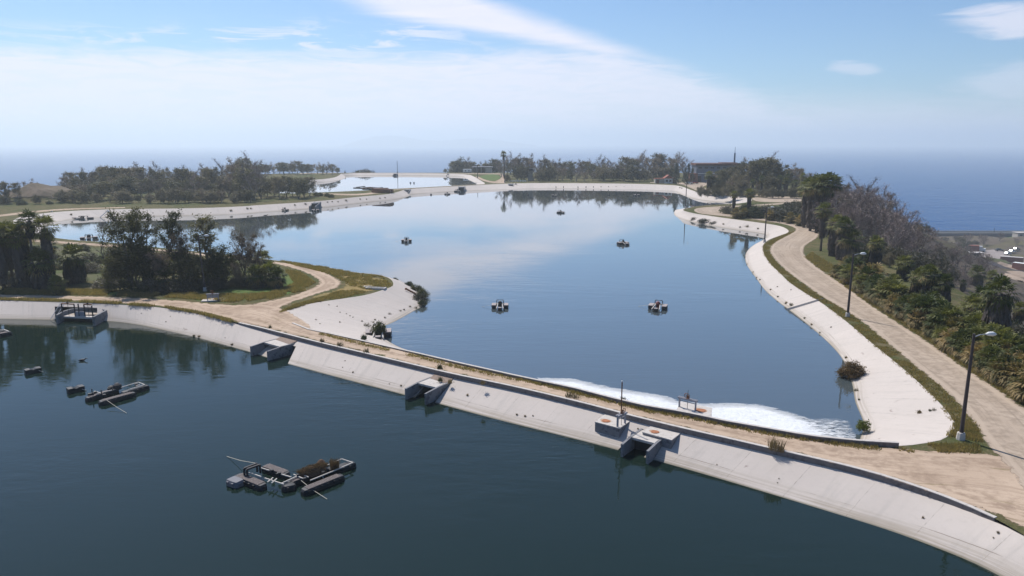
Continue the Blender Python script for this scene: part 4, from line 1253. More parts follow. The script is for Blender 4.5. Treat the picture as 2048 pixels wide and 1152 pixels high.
def big_float():
    o = at(580, 955, W1)
    root = thing('floating_dock', 'large black floating dock with deck boards and reeds, nearest in the front pond', 'dock', (o.x, o.y, W1))
    L = lambda x, y, z=W1 + .35: (lambda p: (p.x - o.x, p.y - o.y))(at(400 + .1855 * x, 860 + .1855 * y, z))
    pontoon(root, L(395, 480), L(690, 600), .78, .46)
    m_ = MB(); a = L(300, 550); b = L(430, 600); c = L(470, 560); d = L(350, 500)
    pontoon(root, L(320, 520), L(440, 565), 1.0, .5, deck=False, name='end_float').data.materials[0] = M_PALEFLOAT
    pontoon(root, L(690, 380), L(945, 475), .78, .46)
    pontoon(root, L(880, 610), L(1030, 580), .72, .46, deck=False)
    pontoon(root, L(940, 575), L(1300, 430), .72, .46)
    pontoon(root, L(1340, 440), L(1670, 345), .72, .46, deck=False)
    pontoon(root, L(1100, 655), L(1540, 480), .72, .46)
    z = W1 + .5
    rails(root, [(L(530, 485), L(660, 530)), (L(660, 435), L(750, 462)), (L(835, 490), L(985, 535)), (L(700, 545), L(905, 612)), (L(730, 590), L(790, 540)), (L(775, 600), L(830, 550)),
                 (L(1190, 570), L(1440, 468)), (L(1440, 468), L(1648, 378)), (L(1350, 415), L(1530, 338)), (L(1530, 338), L(1648, 378)), (L(885, 600), L(1060, 520)), (L(1010, 505), L(1110, 550)), (L(1065, 490), L(1170, 535))])
    # black hoop over the left pair
    for x0, y0, x1, y1 in ((475, 415, 612, 362), (505, 425, 645, 375)):
        a, b = at(400 + .1855 * x0, 860 + .1855 * y0, W1 + 1.0), at(400 + .1855 * x1, 860 + .1855 * y1, W1 + 1.0)
        a = (a.x - o.x, a.y - o.y); b = (b.x - o.x, b.y - o.y)
        m_ = MB(); m_.beam((a[0], a[1], 1.0), (b[0], b[1], 1.0), .14, .14); m_.beam((a[0], a[1], .3), (a[0], a[1], 1.0), .13, .13); m_.beam((b[0], b[1], .3), (b[0], b[1], 1.0), .13, .13)
        m_.build('hoop', M_DARKSTEEL, root)
    c = L(1310, 430)
    m_ = MB(); m_.lathe((c[0], c[1], .5), [(.34, 0), (.38, .25), (.30, .55), (.12, .72)], 10); m_.build('motor', M_NEST, root)
    for k in range(4):
        c = L(740 + 60 * k, 440 + 25 * k)
    for x, y in ((780, 470), (860, 500), (1130, 560), (1060, 520), (1330, 490), (1380, 460)):
        c = L(x, y); m_ = MB(); m_.box((c[0], c[1], .55), (.24, .2, .3), .5); m_.build('bracket', M_BLACK, root, bevel=.02)
    # driftwood and reeds
    c = L(1215, 480)
    nest = thing('reed_nest', 'heap of brown reeds and grass on the deck of the large floating dock', 'reeds', (o.x + c[0], o.y + c[1], W1 + .5), .45)
    m_ = straws(520, 0, 0, 0, .75, .08, .42, 1.8, 3, .022); m_.v = [(v[0] * 1.6, v[1] * .55, v[2] + .45 * math.exp(-(v[0] * 1.1 - .25) ** 2 - (v[1] * 1.4) ** 2)) for v in m_.v]; m_.build('stalks', M_REED, nest)
    m_ = MB(); m_.lathe((0, 0, -.1), [(1.0, 0), (.85, .25), (.5, .55), (.05, .66)], 14); m_.v = [(v[0] * 1.3, v[1] * .5, v[2]) for v in m_.v]; m_.build('matted_base', M_NEST, nest)
    c = L(1455, 430)
    t2 = thing('reed_tuft', 'upright tuft of dry reeds near the far end of the large floating dock', 'reeds', (o.x + c[0], o.y + c[1], W1 + .4))
    straws(170, 0, 0, 0, .34, .5, 1.05, .45, 8, .025).build('stalks', M_REED, t2)
    for (x0, y0, x1, y1, nm) in ((290, 285, 600, 358, 'pale mooring line running left from the hoop of the large floating dock'), (1090, 545, 1370, 745, 'pale mooring line running right from the large floating dock')):
        a, b = at(400 + .1855 * x0, 860 + .1855 * y0, W1 + (.02 if x0 < 600 else .55)), at(400 + .1855 * x1, 860 + .1855 * y1, W1 + (1.0 if x0 < 600 else .02))
        mid = (a + b) / 2 - Vector((0, 0, .08))
        m_ = MB(); m_.tube([(0, 0, 0), tuple(mid - a), tuple(b - a)], .022, 5); r_ = m_.build('mooring_line', M_ROPE); r_.location = a
        tag(r_, nm, 'rope', 'mooring lines of the floating docks')
    return root
M_NEST = plain('matted_reeds', (0.085, 0.05, 0.032), 1.0, var=.5, scale=7, rust=(0.16, 0.10, 0.06))
big_float()

def small_dock():
    o = at(235, 792, W1)
    root = thing('floating_dock', 'black twin-hull floating dock with pale rails in the left of the front pond', 'dock', (o.x, o.y, W1))
    L = lambda x, y, z=W1 + .35: (lambda p: (p.x - o.x, p.y - o.y))(at(120 + .0928 * x, 755 + .0928 * y, z))
    pontoon(root, L(840, 530), L(1620, 320), .72, .46)
    pontoon(root, L(560, 450), L(1240, 240), .72, .46)
    pontoon(root, L(1330, 330), L(1900, 165), .72, .46, deck=False)
    rails(root, [(L(1320, 250), L(1690, 135)), (L(1690, 135), L(1830, 190)), (L(1830, 190), L(1470, 300)), (L(930, 355), L(1160, 300)), (L(750, 330), L(890, 380)), (L(780, 400), L(840, 385)), (L(1640, 215), L(1720, 190))], z=.52, w_=.08)
    c = L(1240, 240)
    m_ = MB(); m_.lathe((c[0], c[1], .3), [(.42, 0), (.46, .25), (.40, .5), (.15, .68)], 10); m_.lathe((c[0] - .5, c[1] - .3, .3), [(.3, 0), (.3, .4), (.1, .5)], 8); m_.build('motor', M_DARKSTEEL, root)
    for x, y in ((900, 400), (1150, 370), (700, 380)):
        c = L(x, y); m_ = MB(); m_.tube([(c[0], c[1], .2), (c[0], c[1], 1.05)], .05, 6); m_.build('post', M_DARKSTEEL, root)
    for x, y in ((640, 400), (700, 390), (760, 360), (960, 420), (1060, 280), (1650, 190)):
        c = L(x, y); m_ = MB(); m_.box((c[0], c[1], .5), (.3, .22, .3), .4); m_.build('bracket', M_BLACK, root, bevel=.02)
    a, b = at(213, 800, W1 + .6), at(253, 826, W1 + .02)
    m_ = MB(); m_.tube([(0, 0, 0), tuple((b - a) * .5 - Vector((0, 0, .06))), tuple(b - a)], .022, 5); r_ = m_.build('mooring_line', M_ROPE); r_.location = a
    tag(r_, 'pale mooring line running right from the twin-hull dock', 'rope', 'mooring lines of the floating docks')
small_dock()

def buoy(x0, y0, x1, y1, label):
    a, b = at(x0, y0, W1), at(x1, y1, W1)
    root = thing('float_block', label, 'float', (a.x, a.y, W1), group='loose float blocks')
    d = Vector((b.x - a.x, b.y - a.y, 0)); L = d.length
    dn = d.normalized(); n = Vector((-dn.y, dn.x, 0)) * .42
    m_ = MB(); pr = [(0, .5), (.30, .52), (.5, .40), (.7, .52), (1, .5)]
    V = []
    for s, z in pr:
        c = d * s
        V += [tuple(c - n + Vector((0, 0, -.2))), tuple(c - n + Vector((0, 0, z))), tuple(c + n + Vector((0, 0, z))), tuple(c + n + Vector((0, 0, -.2)))]
    Fc = []
    for i in range(4):
        for k in range(4):
            Fc.append((4 * i + k, 4 * i + (k + 1) % 4, 4 * i + 4 + (k + 1) % 4, 4 * i + 4 + k))
    Fc += [(3, 2, 1, 0), (16, 17, 18, 19)]
    m_.add(V, Fc); p = m_.build('block', M_BLACK, root, bevel=.03)
    bm = bmesh.new(); bm.from_mesh(p.data); bmesh.ops.recalc_face_normals(bm, faces=bm.faces[:]); bm.to_mesh(p.data); bm.free()
    c = d * .5
    m_ = MB(); m_.tube([tuple(c - n * 1.0 + Vector((-.5, .1, .55))), tuple(c + Vector((0, 0, .5))), tuple(c + d * .55 - n * 1.6 + Vector((0, 0, .02)))], .035, 5); m_.build('tie_rope', M_ROPE, root)
    return root
buoy(50, 748, 82, 742, 'black float block with a rope over it, alone at the left of the front pond')
buoy(135, 786, 168, 779, 'black float block with a rope over it, just left of the twin-hull dock')
def edge_dock():
    o = at(0, 672, W1)
    root = thing('floating_dock', 'end of a black floating dock cut off by the left edge of the photo', 'dock', (o.x, o.y, W1))
    L = lambda x, y, z=W1 + .35: (lambda p: (p.x - o.x, p.y - o.y))(at(x, y, z))
    pontoon(root, L(-60, 681), L(22, 664.5), .9)
    pontoon(root, L(-60, 676), L(14, 661), .9, deck=False)
    rails(root, [(L(-60, 672), L(8, 662)), (L(8, 662), L(18, 666))], w_=.12)
edge_dock()

def aerator():
    """two long side floats and a small front float round a motor"""
    root = thing('floating_aerator', '', 'aerator', (0, 0, 0), group='three-armed aerators on the middle pond')
    for sx in (-1, 1):
        pontoon(root, (sx * 1.12, -.75), (sx * 1.12, 1.55), .78, .62, deck=False, name='float')
        m_ = MB(); m_.hexa([(sx * 1.12 - .40, -.55, .60), (sx * 1.12 + .40, -.55, .60), (sx * 1.12 + .40, 1.4, .60), (sx * 1.12 - .40, 1.4, .60)],
                           [(sx * 1.12 - .40, -.55, .66), (sx * 1.12 + .40, -.55, .66), (sx * 1.12 + .40, 1.4, .66), (sx * 1.12 - .40, 1.4, .66)]); m_.build('float_top', M_FLOATTOPPALE, root, bevel=.02)
        m_ = MB(); m_.beam((sx * .34, .55, .80), (sx * .62, -2.35, .42), .13, .14); m_.beam((sx * .62, -2.35, .42), (sx * .64, -2.5, -.3), .11, .11); m_.build('arm', M_RAIL, root)
        m_ = MB(); m_.beam((sx * .2, .3, .74), (sx * .75, .3, .66), .14, .12); m_.beam((sx * .2, .9, .74), (sx * .75, .9, .66), .14, .12); m_.build('crossbar', M_RAIL, root)
    pontoon(root, (0, -2.5), (0, -1.5), .72, .55, deck=False, name='float')
    m_ = MB(); m_.box((0, -1.95, .55), (.62, .62, .05)); m_.build('float_top', M_FLOATTOPPALE, root, bevel=.02)
    m_ = MB(); m_.lathe((0, .35, -.2), [(.30, 0), (.38, .8), (.40, 1.15), (.26, 1.38), (.10, 1.45)], 12); m_.build('motor', M_DARKSTEEL, root)
    m_ = MB(); m_.tube([(-.62, 1.2, .0), (-.62, 1.2, 1.15), (-.5, 1.25, 1.25), (.5, 1.25, 1.25), (.62, 1.2, 1.15), (.62, 1.2, 0)], .08, 6); m_.build('hoop', M_DARKSTEEL, root)
    m_ = MB(); m_.tube([(-1.5, .4, .5), (-3.4, .9, .02)], .02, 4); m_.build('anchor_line', M_ROPE, root)
    return root
M_FLOATTOPPALE = plain('bleached_deck', (0.33, 0.285, 0.275), .8, var=.25, scale=3)
AER = aerator()
aer_spots = [(1000, 616, 0, 'three-armed aerator left of centre in the middle pond, its hoop seen from the front', 1.0),
             (1315, 618, -.35, 'three-armed aerator with a reddish motor, nearest to the right-hand slope', 1.08),
             (1247, 489, .3, 'three-armed aerator in open water below the peninsula', 1.05),
             (813, 483.5, .1, 'three-armed aerator in open water off the left peninsula', 1.0),
             (1122, 426, .5, 'three-armed aerator in the pale water in the middle of the far half', .95),
             (1109, 392, .2, 'three-armed aerator near the far bank, left of the tree reflections', 1.0),
             (1273, 391.5, -.3, 'three-armed aerator lying dark in the tree reflections by the far bank', 1.1),
             (895, 389, .4, 'three-armed aerator just off the far causeway culvert', 1.0),
             (631, 422, .2, 'three-armed aerator off the left bank, below the dark culvert', 1.0),
             (570, 421, .6, 'three-armed aerator closest to the left bank, left of the dark culvert', 1.0)]
for i, (x, y, rz, lab, s) in enumerate(aer_spots):
    p = at(x, y, W2)
    if i == 0:
        o = AER; o.location = p; o.rotation_euler.z = rz; o['label'] = lab; o.scale = (s * .88,) * 3
    else:
        o = dup(AER, p, rz, lab, 'three-armed aerators on the middle pond', s * .88)
    if i == 1:
        for ch in o.children:
            if ch.name.startswith('motor'):
                ch.data = ch.data.copy(); ch.data.materials[0] = M_MOTOR; ch['label'] = 'red oily motor'
p = at(757, 673, W2)
o = dup(AER, p, .15, 'aerator grounded in the corner of the middle pond with weeds growing out of it', 'three-armed aerators on the middle pond', 1.15)
p = at(165, 437.5, W2); dup(AER, p, .2, 'low dark aerator at the far left end of the middle pond', 'three-armed aerators on the middle pond', (2.2, .8, .75))
p = at(178, 478.5, W2); dup(AER, p, .5, 'dark aerator moored against the near-left shore behind the palms', 'three-armed aerators on the middle pond', (1.4, .9, 1.0))
p = at(915, 383.5, W2); dup(AER, p, .5, 'dark aerator moored under the far causeway culvert', 'three-armed aerators on the middle pond', 1.0)

def marker(x, y, label):
    p = at(x, y, W2)
    root = thing('marker_buoy', label, 'buoy', p, group='small dark buoys')
    m_ = MB(); m_.lathe((0, 0, -.2), [(.3, 0), (.5, .25), (.5, .5), (.25, .8)], 10); m_.build('buoy_body', M_BLACK, root)
    m_ = MB(); m_.tube([(0, 0, .6), (0, 0, 1.1)], .06, 5); m_.build('buoy_post', M_BLACK, root)
marker(1056, 391, 'small dark buoy left of the aerator near the far bank')
marker(1218, 391, 'small dark buoy in the tree reflections near the far bank')
marker(862, 390, 'small dark buoy left of the aerator off the far causeway')

# ---------------------------------------------------------------- birds
def bird(x, y, z, label, rz, fly=False, s=1.0):
    p = at(x, y, z)
    root = thing('bird', label, 'bird', p, rz, scale=s)
    m_ = MB(); m_.tube([(-.45, 0, .10), (-.3, 0, .12), (-.05, 0, .13), (.2, 0, .15), (.33, 0, .24), (.40, 0, .30), (.47, 0, .30), (.6, 0, .28)], [.02, .10, .15, .11, .055, .06, .05, .012], 8); m_.build('body', M_BLACK, root, smooth=True)
    if fly:
        for sy in (-1, 1):
            m_ = MB(); m_.add([(.12, sy * .1, .16), (.16, sy * .55, .34), (.02, sy * 1.0, .28), (-.10, sy * .55, .28), (-.16, sy * .1, .14)], [(0, 1, 2, 3, 4)]); m_.build('wing', M_BLACK, root)
bird(165, 722, W1, 'small dark water bird swimming in the left of the front pond', .4)
bird(531, 432, W2 + .5, 'dark bird skimming low over the water by the left bank', .2, True, 1.6)

# ================================================================ FAR BUILDINGS AND MASTS
M_BRICK = plain('brick', (0.20, 0.085, 0.065), .9, var=.3, scale=.9, rust=(0.15, 0.07, 0.055))
M_BLUEWALL = plain('blue_grey_cladding', (0.115, 0.135, 0.18), .7, var=.12, scale=.4)
M_ROOFBROWN = plain('brown_fascia', (0.14, 0.07, 0.06), .8, var=.2, scale=.6)
M_GLASS = plain('dark_glass', (0.03, 0.04, 0.06), .15, var=.2, scale=.5, spec=.6)
M_REDROOF = plain('red_roof', (0.24, 0.075, 0.055), .8, var=.2, scale=.6)
M_TANWALL = plain('tan_wall', (0.42, 0.38, 0.34), .85, var=.1, scale=.6)
def boxp(name, c, d, mat, root, rz=0, bevel=0):
    m_ = MB(); m_.box(c, d, rz); return m_.build(name, mat, root, bevel=bevel)

def main_building():
    Y = 452
    a = at_depth(1390, Y); b = at_depth(1476, Y)
    Wd = b.x - a.x; Hh = z_of_row(327, Y)
    root = thing('office_building', 'large blue-grey flat-roofed building with a brown fascia behind the right-hand trees', 'building', ((a.x + b.x) / 2, Y, 0), R(-3))
    boxp('wall', (0, 5, Hh / 2 - .6), (Wd, 16, Hh - 1.2), M_BLUEWALL, root)
    r = boxp('roof', (0, 4.8, Hh - .5), (Wd + 1.2, 17.4, 1.2), M_ROOFBROWN, root)
    boxp('parapet', (Wd * .28, 5, Hh + .3), (Wd * .36, 10, .5), M_ROOFBROWN, r)
    boxp('string_course', (0, -3.15, Hh * .47), (Wd + .3, .32, .28), M_WHITE, root)
    for i in range(7):
        f = boxp('window', (-Wd / 2 + 2.2 + i * (Wd - 4.4) / 6, -3.06, Hh * .78), (2.6, .16, 1.4), M_GREYPAINT, root)
        boxp('pane', (-Wd / 2 + 2.2 + i * (Wd - 4.4) / 6, -3.10, Hh * .78), (2.35, .16, 1.15), M_GLASS, f)
    for i in range(7):
        f = boxp('window', (-Wd / 2 + 2.2 + i * (Wd - 4.4) / 6, -3.06, Hh * .26), (2.6, .16, 2.2), M_GREYPAINT, root)
        boxp('pane', (-Wd / 2 + 2.2 + i * (Wd - 4.4) / 6, -3.10, Hh * .26), (2.35, .16, 1.95), M_GLASS, f)
    boxp('brick_wing', (-Wd / 2 - 1.2, 1, Hh * .24), (4.4, 9, Hh * .48), M_BRICK, root)
    boxp('door', (-Wd / 2 + 2.2, -3.1, 1.2), (2.0, .2, 2.4), M_DARKSTEEL, root)
    p = at_depth(1466.5, Y + 4)
    m = thing('radio_mast', 'tall dark radio mast on the roof of the blue-grey building', 'mast', (p.x, Y + 4, Hh + .05))
    zt = z_of_row(294, Y + 4); z1 = z_of_row(306, Y + 4)
    mb = MB(); mb.tube([(0, 0, 0), (0, 0, z1 - Hh)], [.55, .45], 8); mb.build('tower', M_MASTBLUE, m)
    mb = MB(); mb.tube([(0, 0, z1 - Hh), (0, 0, zt - Hh)], [.16, .10], 6); mb.build('antenna', M_MASTBLUE, m)
M_MASTBLUE = plain('blue_grey_mast', (0.07, 0.10, 0.15), .5, var=.2, scale=1)
main_building()

def garage():
    Y = 437
    a = at_depth(1329, Y); b = at_depth(1345, Y)
    Wd = b.x - a.x
    root = thing('garage', 'small white garage with a red gabled roof between the far trees', 'building', ((a.x + b.x) / 2, Y, 0))
    boxp('wall', (0, 2.5, 1.5), (Wd, 5, 3.0), M_WHITE, root)
    mb = MB(); mb.add([(-Wd / 2 - .4, -.4, 3.0), (Wd / 2 + .4, -.4, 3.0), (0, -.4, 5.0), (-Wd / 2 - .4, 5.4, 3.0), (Wd / 2 + .4, 5.4, 3.0), (0, 5.4, 5.0)], [(0, 1, 2), (5, 4, 3), (0, 2, 5, 3), (1, 4, 5, 2), (0, 3, 4, 1)]); mb.build('roof', M_REDROOF, root)
    for sx in (-1, 1):
        f = boxp('window', (sx * Wd * .22, -.03, 1.6), (1.4, .14, 1.3), M_GREYPAINT, root); boxp('pane', (sx * Wd * .22, -.07, 1.6), (1.15, .14, 1.05), M_GLASS, f)
    a2 = at_depth(1311, Y)
    w2 = a.x - a2.x
    sh = thing('long_shed', 'low brick-red shed joined to the left of the red-roofed garage', 'building', ((a.x + a2.x) / 2 - .1, Y + 1, 0))
    boxp('wall', (0, 2, 1.3), (w2 - .2, 4, 2.6), M_TANWALL, sh); boxp('roof', (0, 2, 2.75), (w2 + .1, 4.6, .3), M_REDROOF, sh)
    boxp('door', (-w2 * .2, -.05, 1.05), (1.6, .12, 2.1), M_BRICK, sh)
    b2 = at_depth(1352, Y)
    st = thing('brick_annexe', 'small brick annexe at the right side of the red-roofed garage', 'building', ((b.x + b2.x) / 2 + .1, Y + 1, 0))
    boxp('wall', (0, 2, 1.6), (b2.x - b.x - .2, 4, 3.2), M_BRICK, st); boxp('roof', (0, 2, 3.3), (b2.x - b.x + .1, 4.4, .22), M_ROOFBROWN, st)
garage()

def car(label, px, py, mat, rz=0.0, z=0.0, cat='car', name='parked_car', group=None, dist=None, s=1.0):
    p = at(px, py, z)
    p = Vector((p.x, p.y, h1(p.x, p.y) + (.45 if z < -20 else .02)))
    root = thing(name, label, cat, p, rz, group=group, scale=s)
    m_ = MB()
    prof = [(-2.15, .35), (-2.2, .75), (-2.0, .92), (-1.1, 1.0), (1.0, .98), (2.0, .82), (2.2, .6), (2.15, .35)]
    V = [(x, -.85, z_) for x, z_ in prof] + [(x, .85, z_) for x, z_ in prof]; k = len(prof)
    m_.add(V, [tuple(range(k)), tuple(range(k, 2 * k))[::-1]] + [(i, k + i, k + (i + 1) % k, (i + 1) % k) for i in range(k)])
    o = m_.build('body', mat, root, bevel=.05)
    m_ = MB(); m_.hexa([(-1.5, -.78, .97), (1.0, -.78, .97), (1.0, .78, .97), (-1.5, .78, .97)], [(-1.05, -.62, 1.45), (.35, -.62, 1.45), (.35, .62, 1.45), (-1.05, .62, 1.45)]); cb = m_.build('cabin_glass', M_GLASS, root)
    m_ = MB(); m_.box((-.35, 0, 1.47), (1.4, 1.2, .06)); m_.build('roof', mat, root)
    for sx in (-1.35, 1.35):
        for sy in (-.82, .82):
            m_ = MB(); m_.tube([(sx, sy - .1, .33), (sx, sy + .1, .33)], .33, 12); m_.build('wheel', M_BLACK, root)
    return root
M_REDPAINT = plain('red_car_paint', (0.35, 0.03, 0.03), .35, var=.1)
M_SILVER = plain('silver_car_paint', (0.45, 0.46, 0.48), .3, var=.08)
car('red car parked on the forecourt in front of the brick wing', 1389, 367, M_REDPAINT, .1)
car('white car parked beside the red one at the forecourt edge', 1377.5, 367.6, M_WHITE, .3)

def far_depot():
    Y = 592
    a, b = at_depth(945, Y), at_depth(984, Y); Wd = b.x - a.x
    root = thing('depot_building', 'flat-roofed depot with dark open bays beyond the far pond', 'building', ((a.x + b.x) / 2, Y, 0))
    hh = z_of_row(334.5, Y)
    boxp('wall', (Wd * .34, 3, hh / 2), (Wd * .30, 6, hh), M_TANWALL, root)
    boxp('back_wall', (-Wd * .16, 5.4, hh / 2), (Wd * .68, 1, hh), M_DARKSTEEL, root)
    boxp('roof', (0, 2.9, hh + .2), (Wd + 1.2, 7.4, .5), M_GREYPAINT, root)
    for i in range(4):
        boxp('pillar', (-Wd * .48 + i * Wd * .21, .2, hh / 2), (.5, .5, hh), M_TANWALL, root)
    a, b = at_depth(926, Y - 2), at_depth(943, Y - 2)
    t_ = thing('white_trailer', 'plain white site trailer left of the depot beyond the far pond', 'trailer', ((a.x + b.x) / 2, Y - 2, 0))
    zz = z_of_row(338, Y)
    boxp('body', (0, 1.3, zz / 2 + .3), (b.x - a.x, 2.6, zz - .6), M_WHITE, t_, bevel=.05)
    boxp('underframe', (0, 1.3, .35), (b.x - a.x - .6, 2.2, .5), M_DARKSTEEL, t_)
    for i in range(2):
        boxp('window', (-1.4 + 2.8 * i, -.02, zz * .55), (1.0, .1, .8), M_GLASS, t_)
    # small buildings between the trees
    Y = 470
    a, b = at_depth(1048, Y), at_depth(1066, Y)
    h_ = thing('pavilion', 'small dark-roofed pavilion half hidden by the far trees', 'building', ((a.x + b.x) / 2, Y, 0))
    zz = z_of_row(341, Y)
    boxp('wall', (1.2, 2, zz / 2), ((b.x - a.x) * .55, 4, zz), M_TANWALL, h_)
    mb = MB(); w2 = (b.x - a.x) / 2 + .4
    mb.hexa([(-w2, -1, zz), (w2, -1, zz), (w2, 5, zz), (-w2, 5, zz)], [(-w2 * .8, -.3, zz + 1.2), (w2 * .8, -.3, zz + 1.2), (w2 * .8, 4.3, zz + 1.2), (-w2 * .8, 4.3, zz + 1.2)]); mb.build('roof', M_DARKSTEEL, h_)
    boxp('post', (-w2 + 1, -.4, zz / 2), (.4, .4, zz), M_TANWALL, h_)
    p = at_depth(1007.5, 530)
    q = thing('concrete_pillar', 'pale square concrete pillar beside the grassy mound at the far pond', 'pillar', (p.x, 530, 0)); boxp('shaft', (0, 0, 1.6), (1.5, 1.5, 3.2), M_TANWALL, q, bevel=.05); boxp('cap', (0, 0, 3.3), (1.8, 1.8, .2), M_TANWALL, q)
    p = at_depth(1028, 455)
    q = thing('white_fence', 'low white fence in front of the far trees', 'fence', (p.x - 2.4, 455, 0))
    for i in range(7): boxp('picket', (i * 1.6, 0, .55), (.5, .12, 1.1), M_WHITE, q)
    boxp('fence_rail', (4.8, .13, .85), (10.4, .1, .25), M_WHITE, q); boxp('fence_rail', (4.8, .13, .4), (10.4, .1, .2), M_WHITE, q)
far_depot()

def mast(px, Y, ytop, label, r=.12, cross=False, name='mast', cat='mast', group=None):
    p = at_depth(px, Y)
    h = z_of_row(ytop, Y) - p.z
    root = thing(name, label, cat, p, group=group)
    m_ = MB(); m_.tube([(0, 0, -.3), (0, 0, h)], [r * 1.3, r], 7); m_.build('pole', M_DARKSTEEL if not cross else M_BARK, root)
    if cross:
        m_ = MB(); m_.beam((-1.5, 0, h - .7), (1.5, 0, h - .7), .18, .22); m_.build('crossarm', M_BARK, root)
        for k in (-1.3, -.7, .7, 1.3):
            m_ = MB(); m_.lathe((k, 0, h - .58), [(.09, 0), (.10, .15), (.05, .25)], 6); m_.build('insulator', M_DARKSTEEL, root)
    else:
        m_ = MB(); m_.box((0, 0, .5), (r * 5, r * 5, 1.2)); m_.build('base', M_CONC_DARK, root)
    return root
mast(795, 590, 322, 'thin tall mast in the middle of the farthest bank', .16)
mast(690, 590, 341, 'short post at the left end of the farthest bank', .22)
mast(955, 505, 330, 'slim lamp pole beside the small slope of the far pond', .16)
mast(1009.5, 447, 319, 'slim lamp pole at the right end of the far causeway', .16)
mast(821, 432, 370, 'short post on the far causeway, left of the pair', .14)
mast(828, 432, 370.5, 'short post on the far causeway, right of the pair', .14)
mast(1878, 330, 489, 'utility pole with a crossarm among the bare scrub below the road', .16, True, 'utility_pole', 'utility pole', 'utility poles below the road')
mast(1926, 255, 529, 'utility pole with a crossarm nearest the gravel yard', .16, True, 'utility_pole', 'utility pole', 'utility poles below the road')
mast(1987, 668, 456, 'slim dark pole standing by the coastal highway', .2)

# row of short posts on the far slope
post_x = [1112, 1127, 1156, 1172, 1187, 1202, 1217, 1232, 1248, 1263, 1270, 1279, 1294, 1306]
POSTROOT = None
for i, x in enumerate(post_x):
    p = at(x, 374.8, -1.6)
    if POSTROOT is None:
        POSTROOT = thing('bank_post', 'short dark post in the row along the far concrete bank', 'post', p, group='short posts along the far bank')
        m_ = MB(); m_.tube([(0, 0, -.4), (0, 0, .5)], [.2, .17], 7); m_.build('shaft', M_DARKSTEEL, POSTROOT)
        m_ = MB(); m_.lathe((0, 0, .5), [(.25, 0), (.25, .15), (.1, .2)], 7); m_.build('cap', M_DARKSTEEL, POSTROOT)
    else:
        dup(POSTROOT, p, 0, 'short dark post in the row along the far concrete bank', 'short posts along the far bank')

# scrap barge on the spit
def scrap():
    p = at(763, 386, 0)
    root = thing('scrap_pontoon', 'long rusty pontoon lying on the grassy spit by the far causeway', 'pontoon', (p.x, p.y, .1), -.30)
    m_ = MB(); m_.tube([(-5, 0, .8), (5.5, -1, .8)], .8, 10); m_.tube([(-5, 2.2, .8), (5.5, 1.2, .8)], .8, 10); m_.build('hull', M_RUST, root)
    m_ = MB(); m_.box((0, .6, 1.75), (10, 3.0, .25), -.09); m_.build('deck', M_RUST, root)
    r = random.Random(4)
    q = at(748, 381, 0)
    h_ = thing('scrap_heap', 'heap of dark pipes and drums behind the rusty pontoon on the spit', 'scrap', (q.x, q.y, 0))
    for i in range(12):
        x, y, z = r.uniform(-8, 8), r.uniform(-3, 5), r.uniform(.4, 1.6)
        m_ = MB(); an = r.uniform(-.6, .6); l = r.uniform(1.2, 3)
        m_.tube([(x - l * math.cos(an), y - l * math.sin(an), z), (x + l * math.cos(an), y + l * math.sin(an), z + r.uniform(-.2, .4))], r.uniform(.25, .5), 7); m_.build('pipe', r.choice([M_DARKSTEEL, M_RUST, M_BLACK, M_GREYPAINT]), h_)
    boxp('crate', (1.5, -1.2, .7), (2, 1.4, 1.3), M_PALEFLOAT, h_, .4)
scrap()
# white tripod frames leaning on the far left slope
for i, (x, y) in enumerate(((103, 430), (215, 429), (1031, 372))):
    p = at(x, y, -1.2)
    root = thing('tripod_frame', ('pale pole frame leaning on the far left bank beside the low dark aerator', 'pale tripod frame on the left bank above the water', 'dark triangular frame on the far bank by the small culvert')[i], 'frame', p)
    mt = M_WHITE if i < 2 else M_DARKSTEEL
    for k, (dx_, dz_) in enumerate(((-2.2, -.9), (2.0, -1.1), (0, .3))):
        m_ = MB(); m_.tube([(dx_, -1 if k < 2 else 2, dz_), (.3, 0, 1.5)], .12, 6); m_.build('leg', mt, root)

# ---------------------------------------------------------------- the yard by the sea
def lowp(px, py): 
    p = at(px, py, LOW_Z); return Vector((p.x, p.y, h1(p.x, p.y) + .4))
def container(label, px, py, L, Wd, Hh, mat, roofmat, rz):
    root = thing('shipping_container', label, 'container', lowp(px, py), rz, group='containers in the yard by the sea')
    boxp('body', (0, 0, Hh / 2 + .15), (L, Wd, Hh), mat, root)
    boxp('roof', (0, 0, Hh + .19), (L + .06, Wd + .06, .12), roofmat, root)
    for sx in (-.25, .25):
        boxp('door', (L / 2 + .03, sx * Wd, Hh / 2 + .15), (.08, Wd * .44, Hh * .9), mat, root)
    m_ = MB()
    for i in range(int(L / .6)):
        m_.box((-L / 2 + .3 + i * .6, -Wd / 2 - .03, Hh / 2 + .15), (.25, .08, Hh * .88))
    m_.build('ribs', mat, root)
M_REDCONT = plain('red_container', (0.27, 0.10, 0.075), .7, var=.2, scale=.7)
M_DUST = plain('dusty_roof', (0.50, 0.46, 0.43), .8, var=.15, scale=.6)
container('long brick-red container with a pale dusty roof, right of the gravel yard', 2022, 527, 13.5, 4.0, 4.3, M_REDCONT, M_DUST, R(-33))
container('red container with a red roof at the back of the gravel yard', 1943, 503.5, 9, 4, 4.6, M_REDCONT, M_REDROOF, R(-20))
container('white-fronted red container on the dirt lot at the right edge', 2040, 546, 9, 4, 4.4, M_REDCONT, M_WHITE, R(-60))
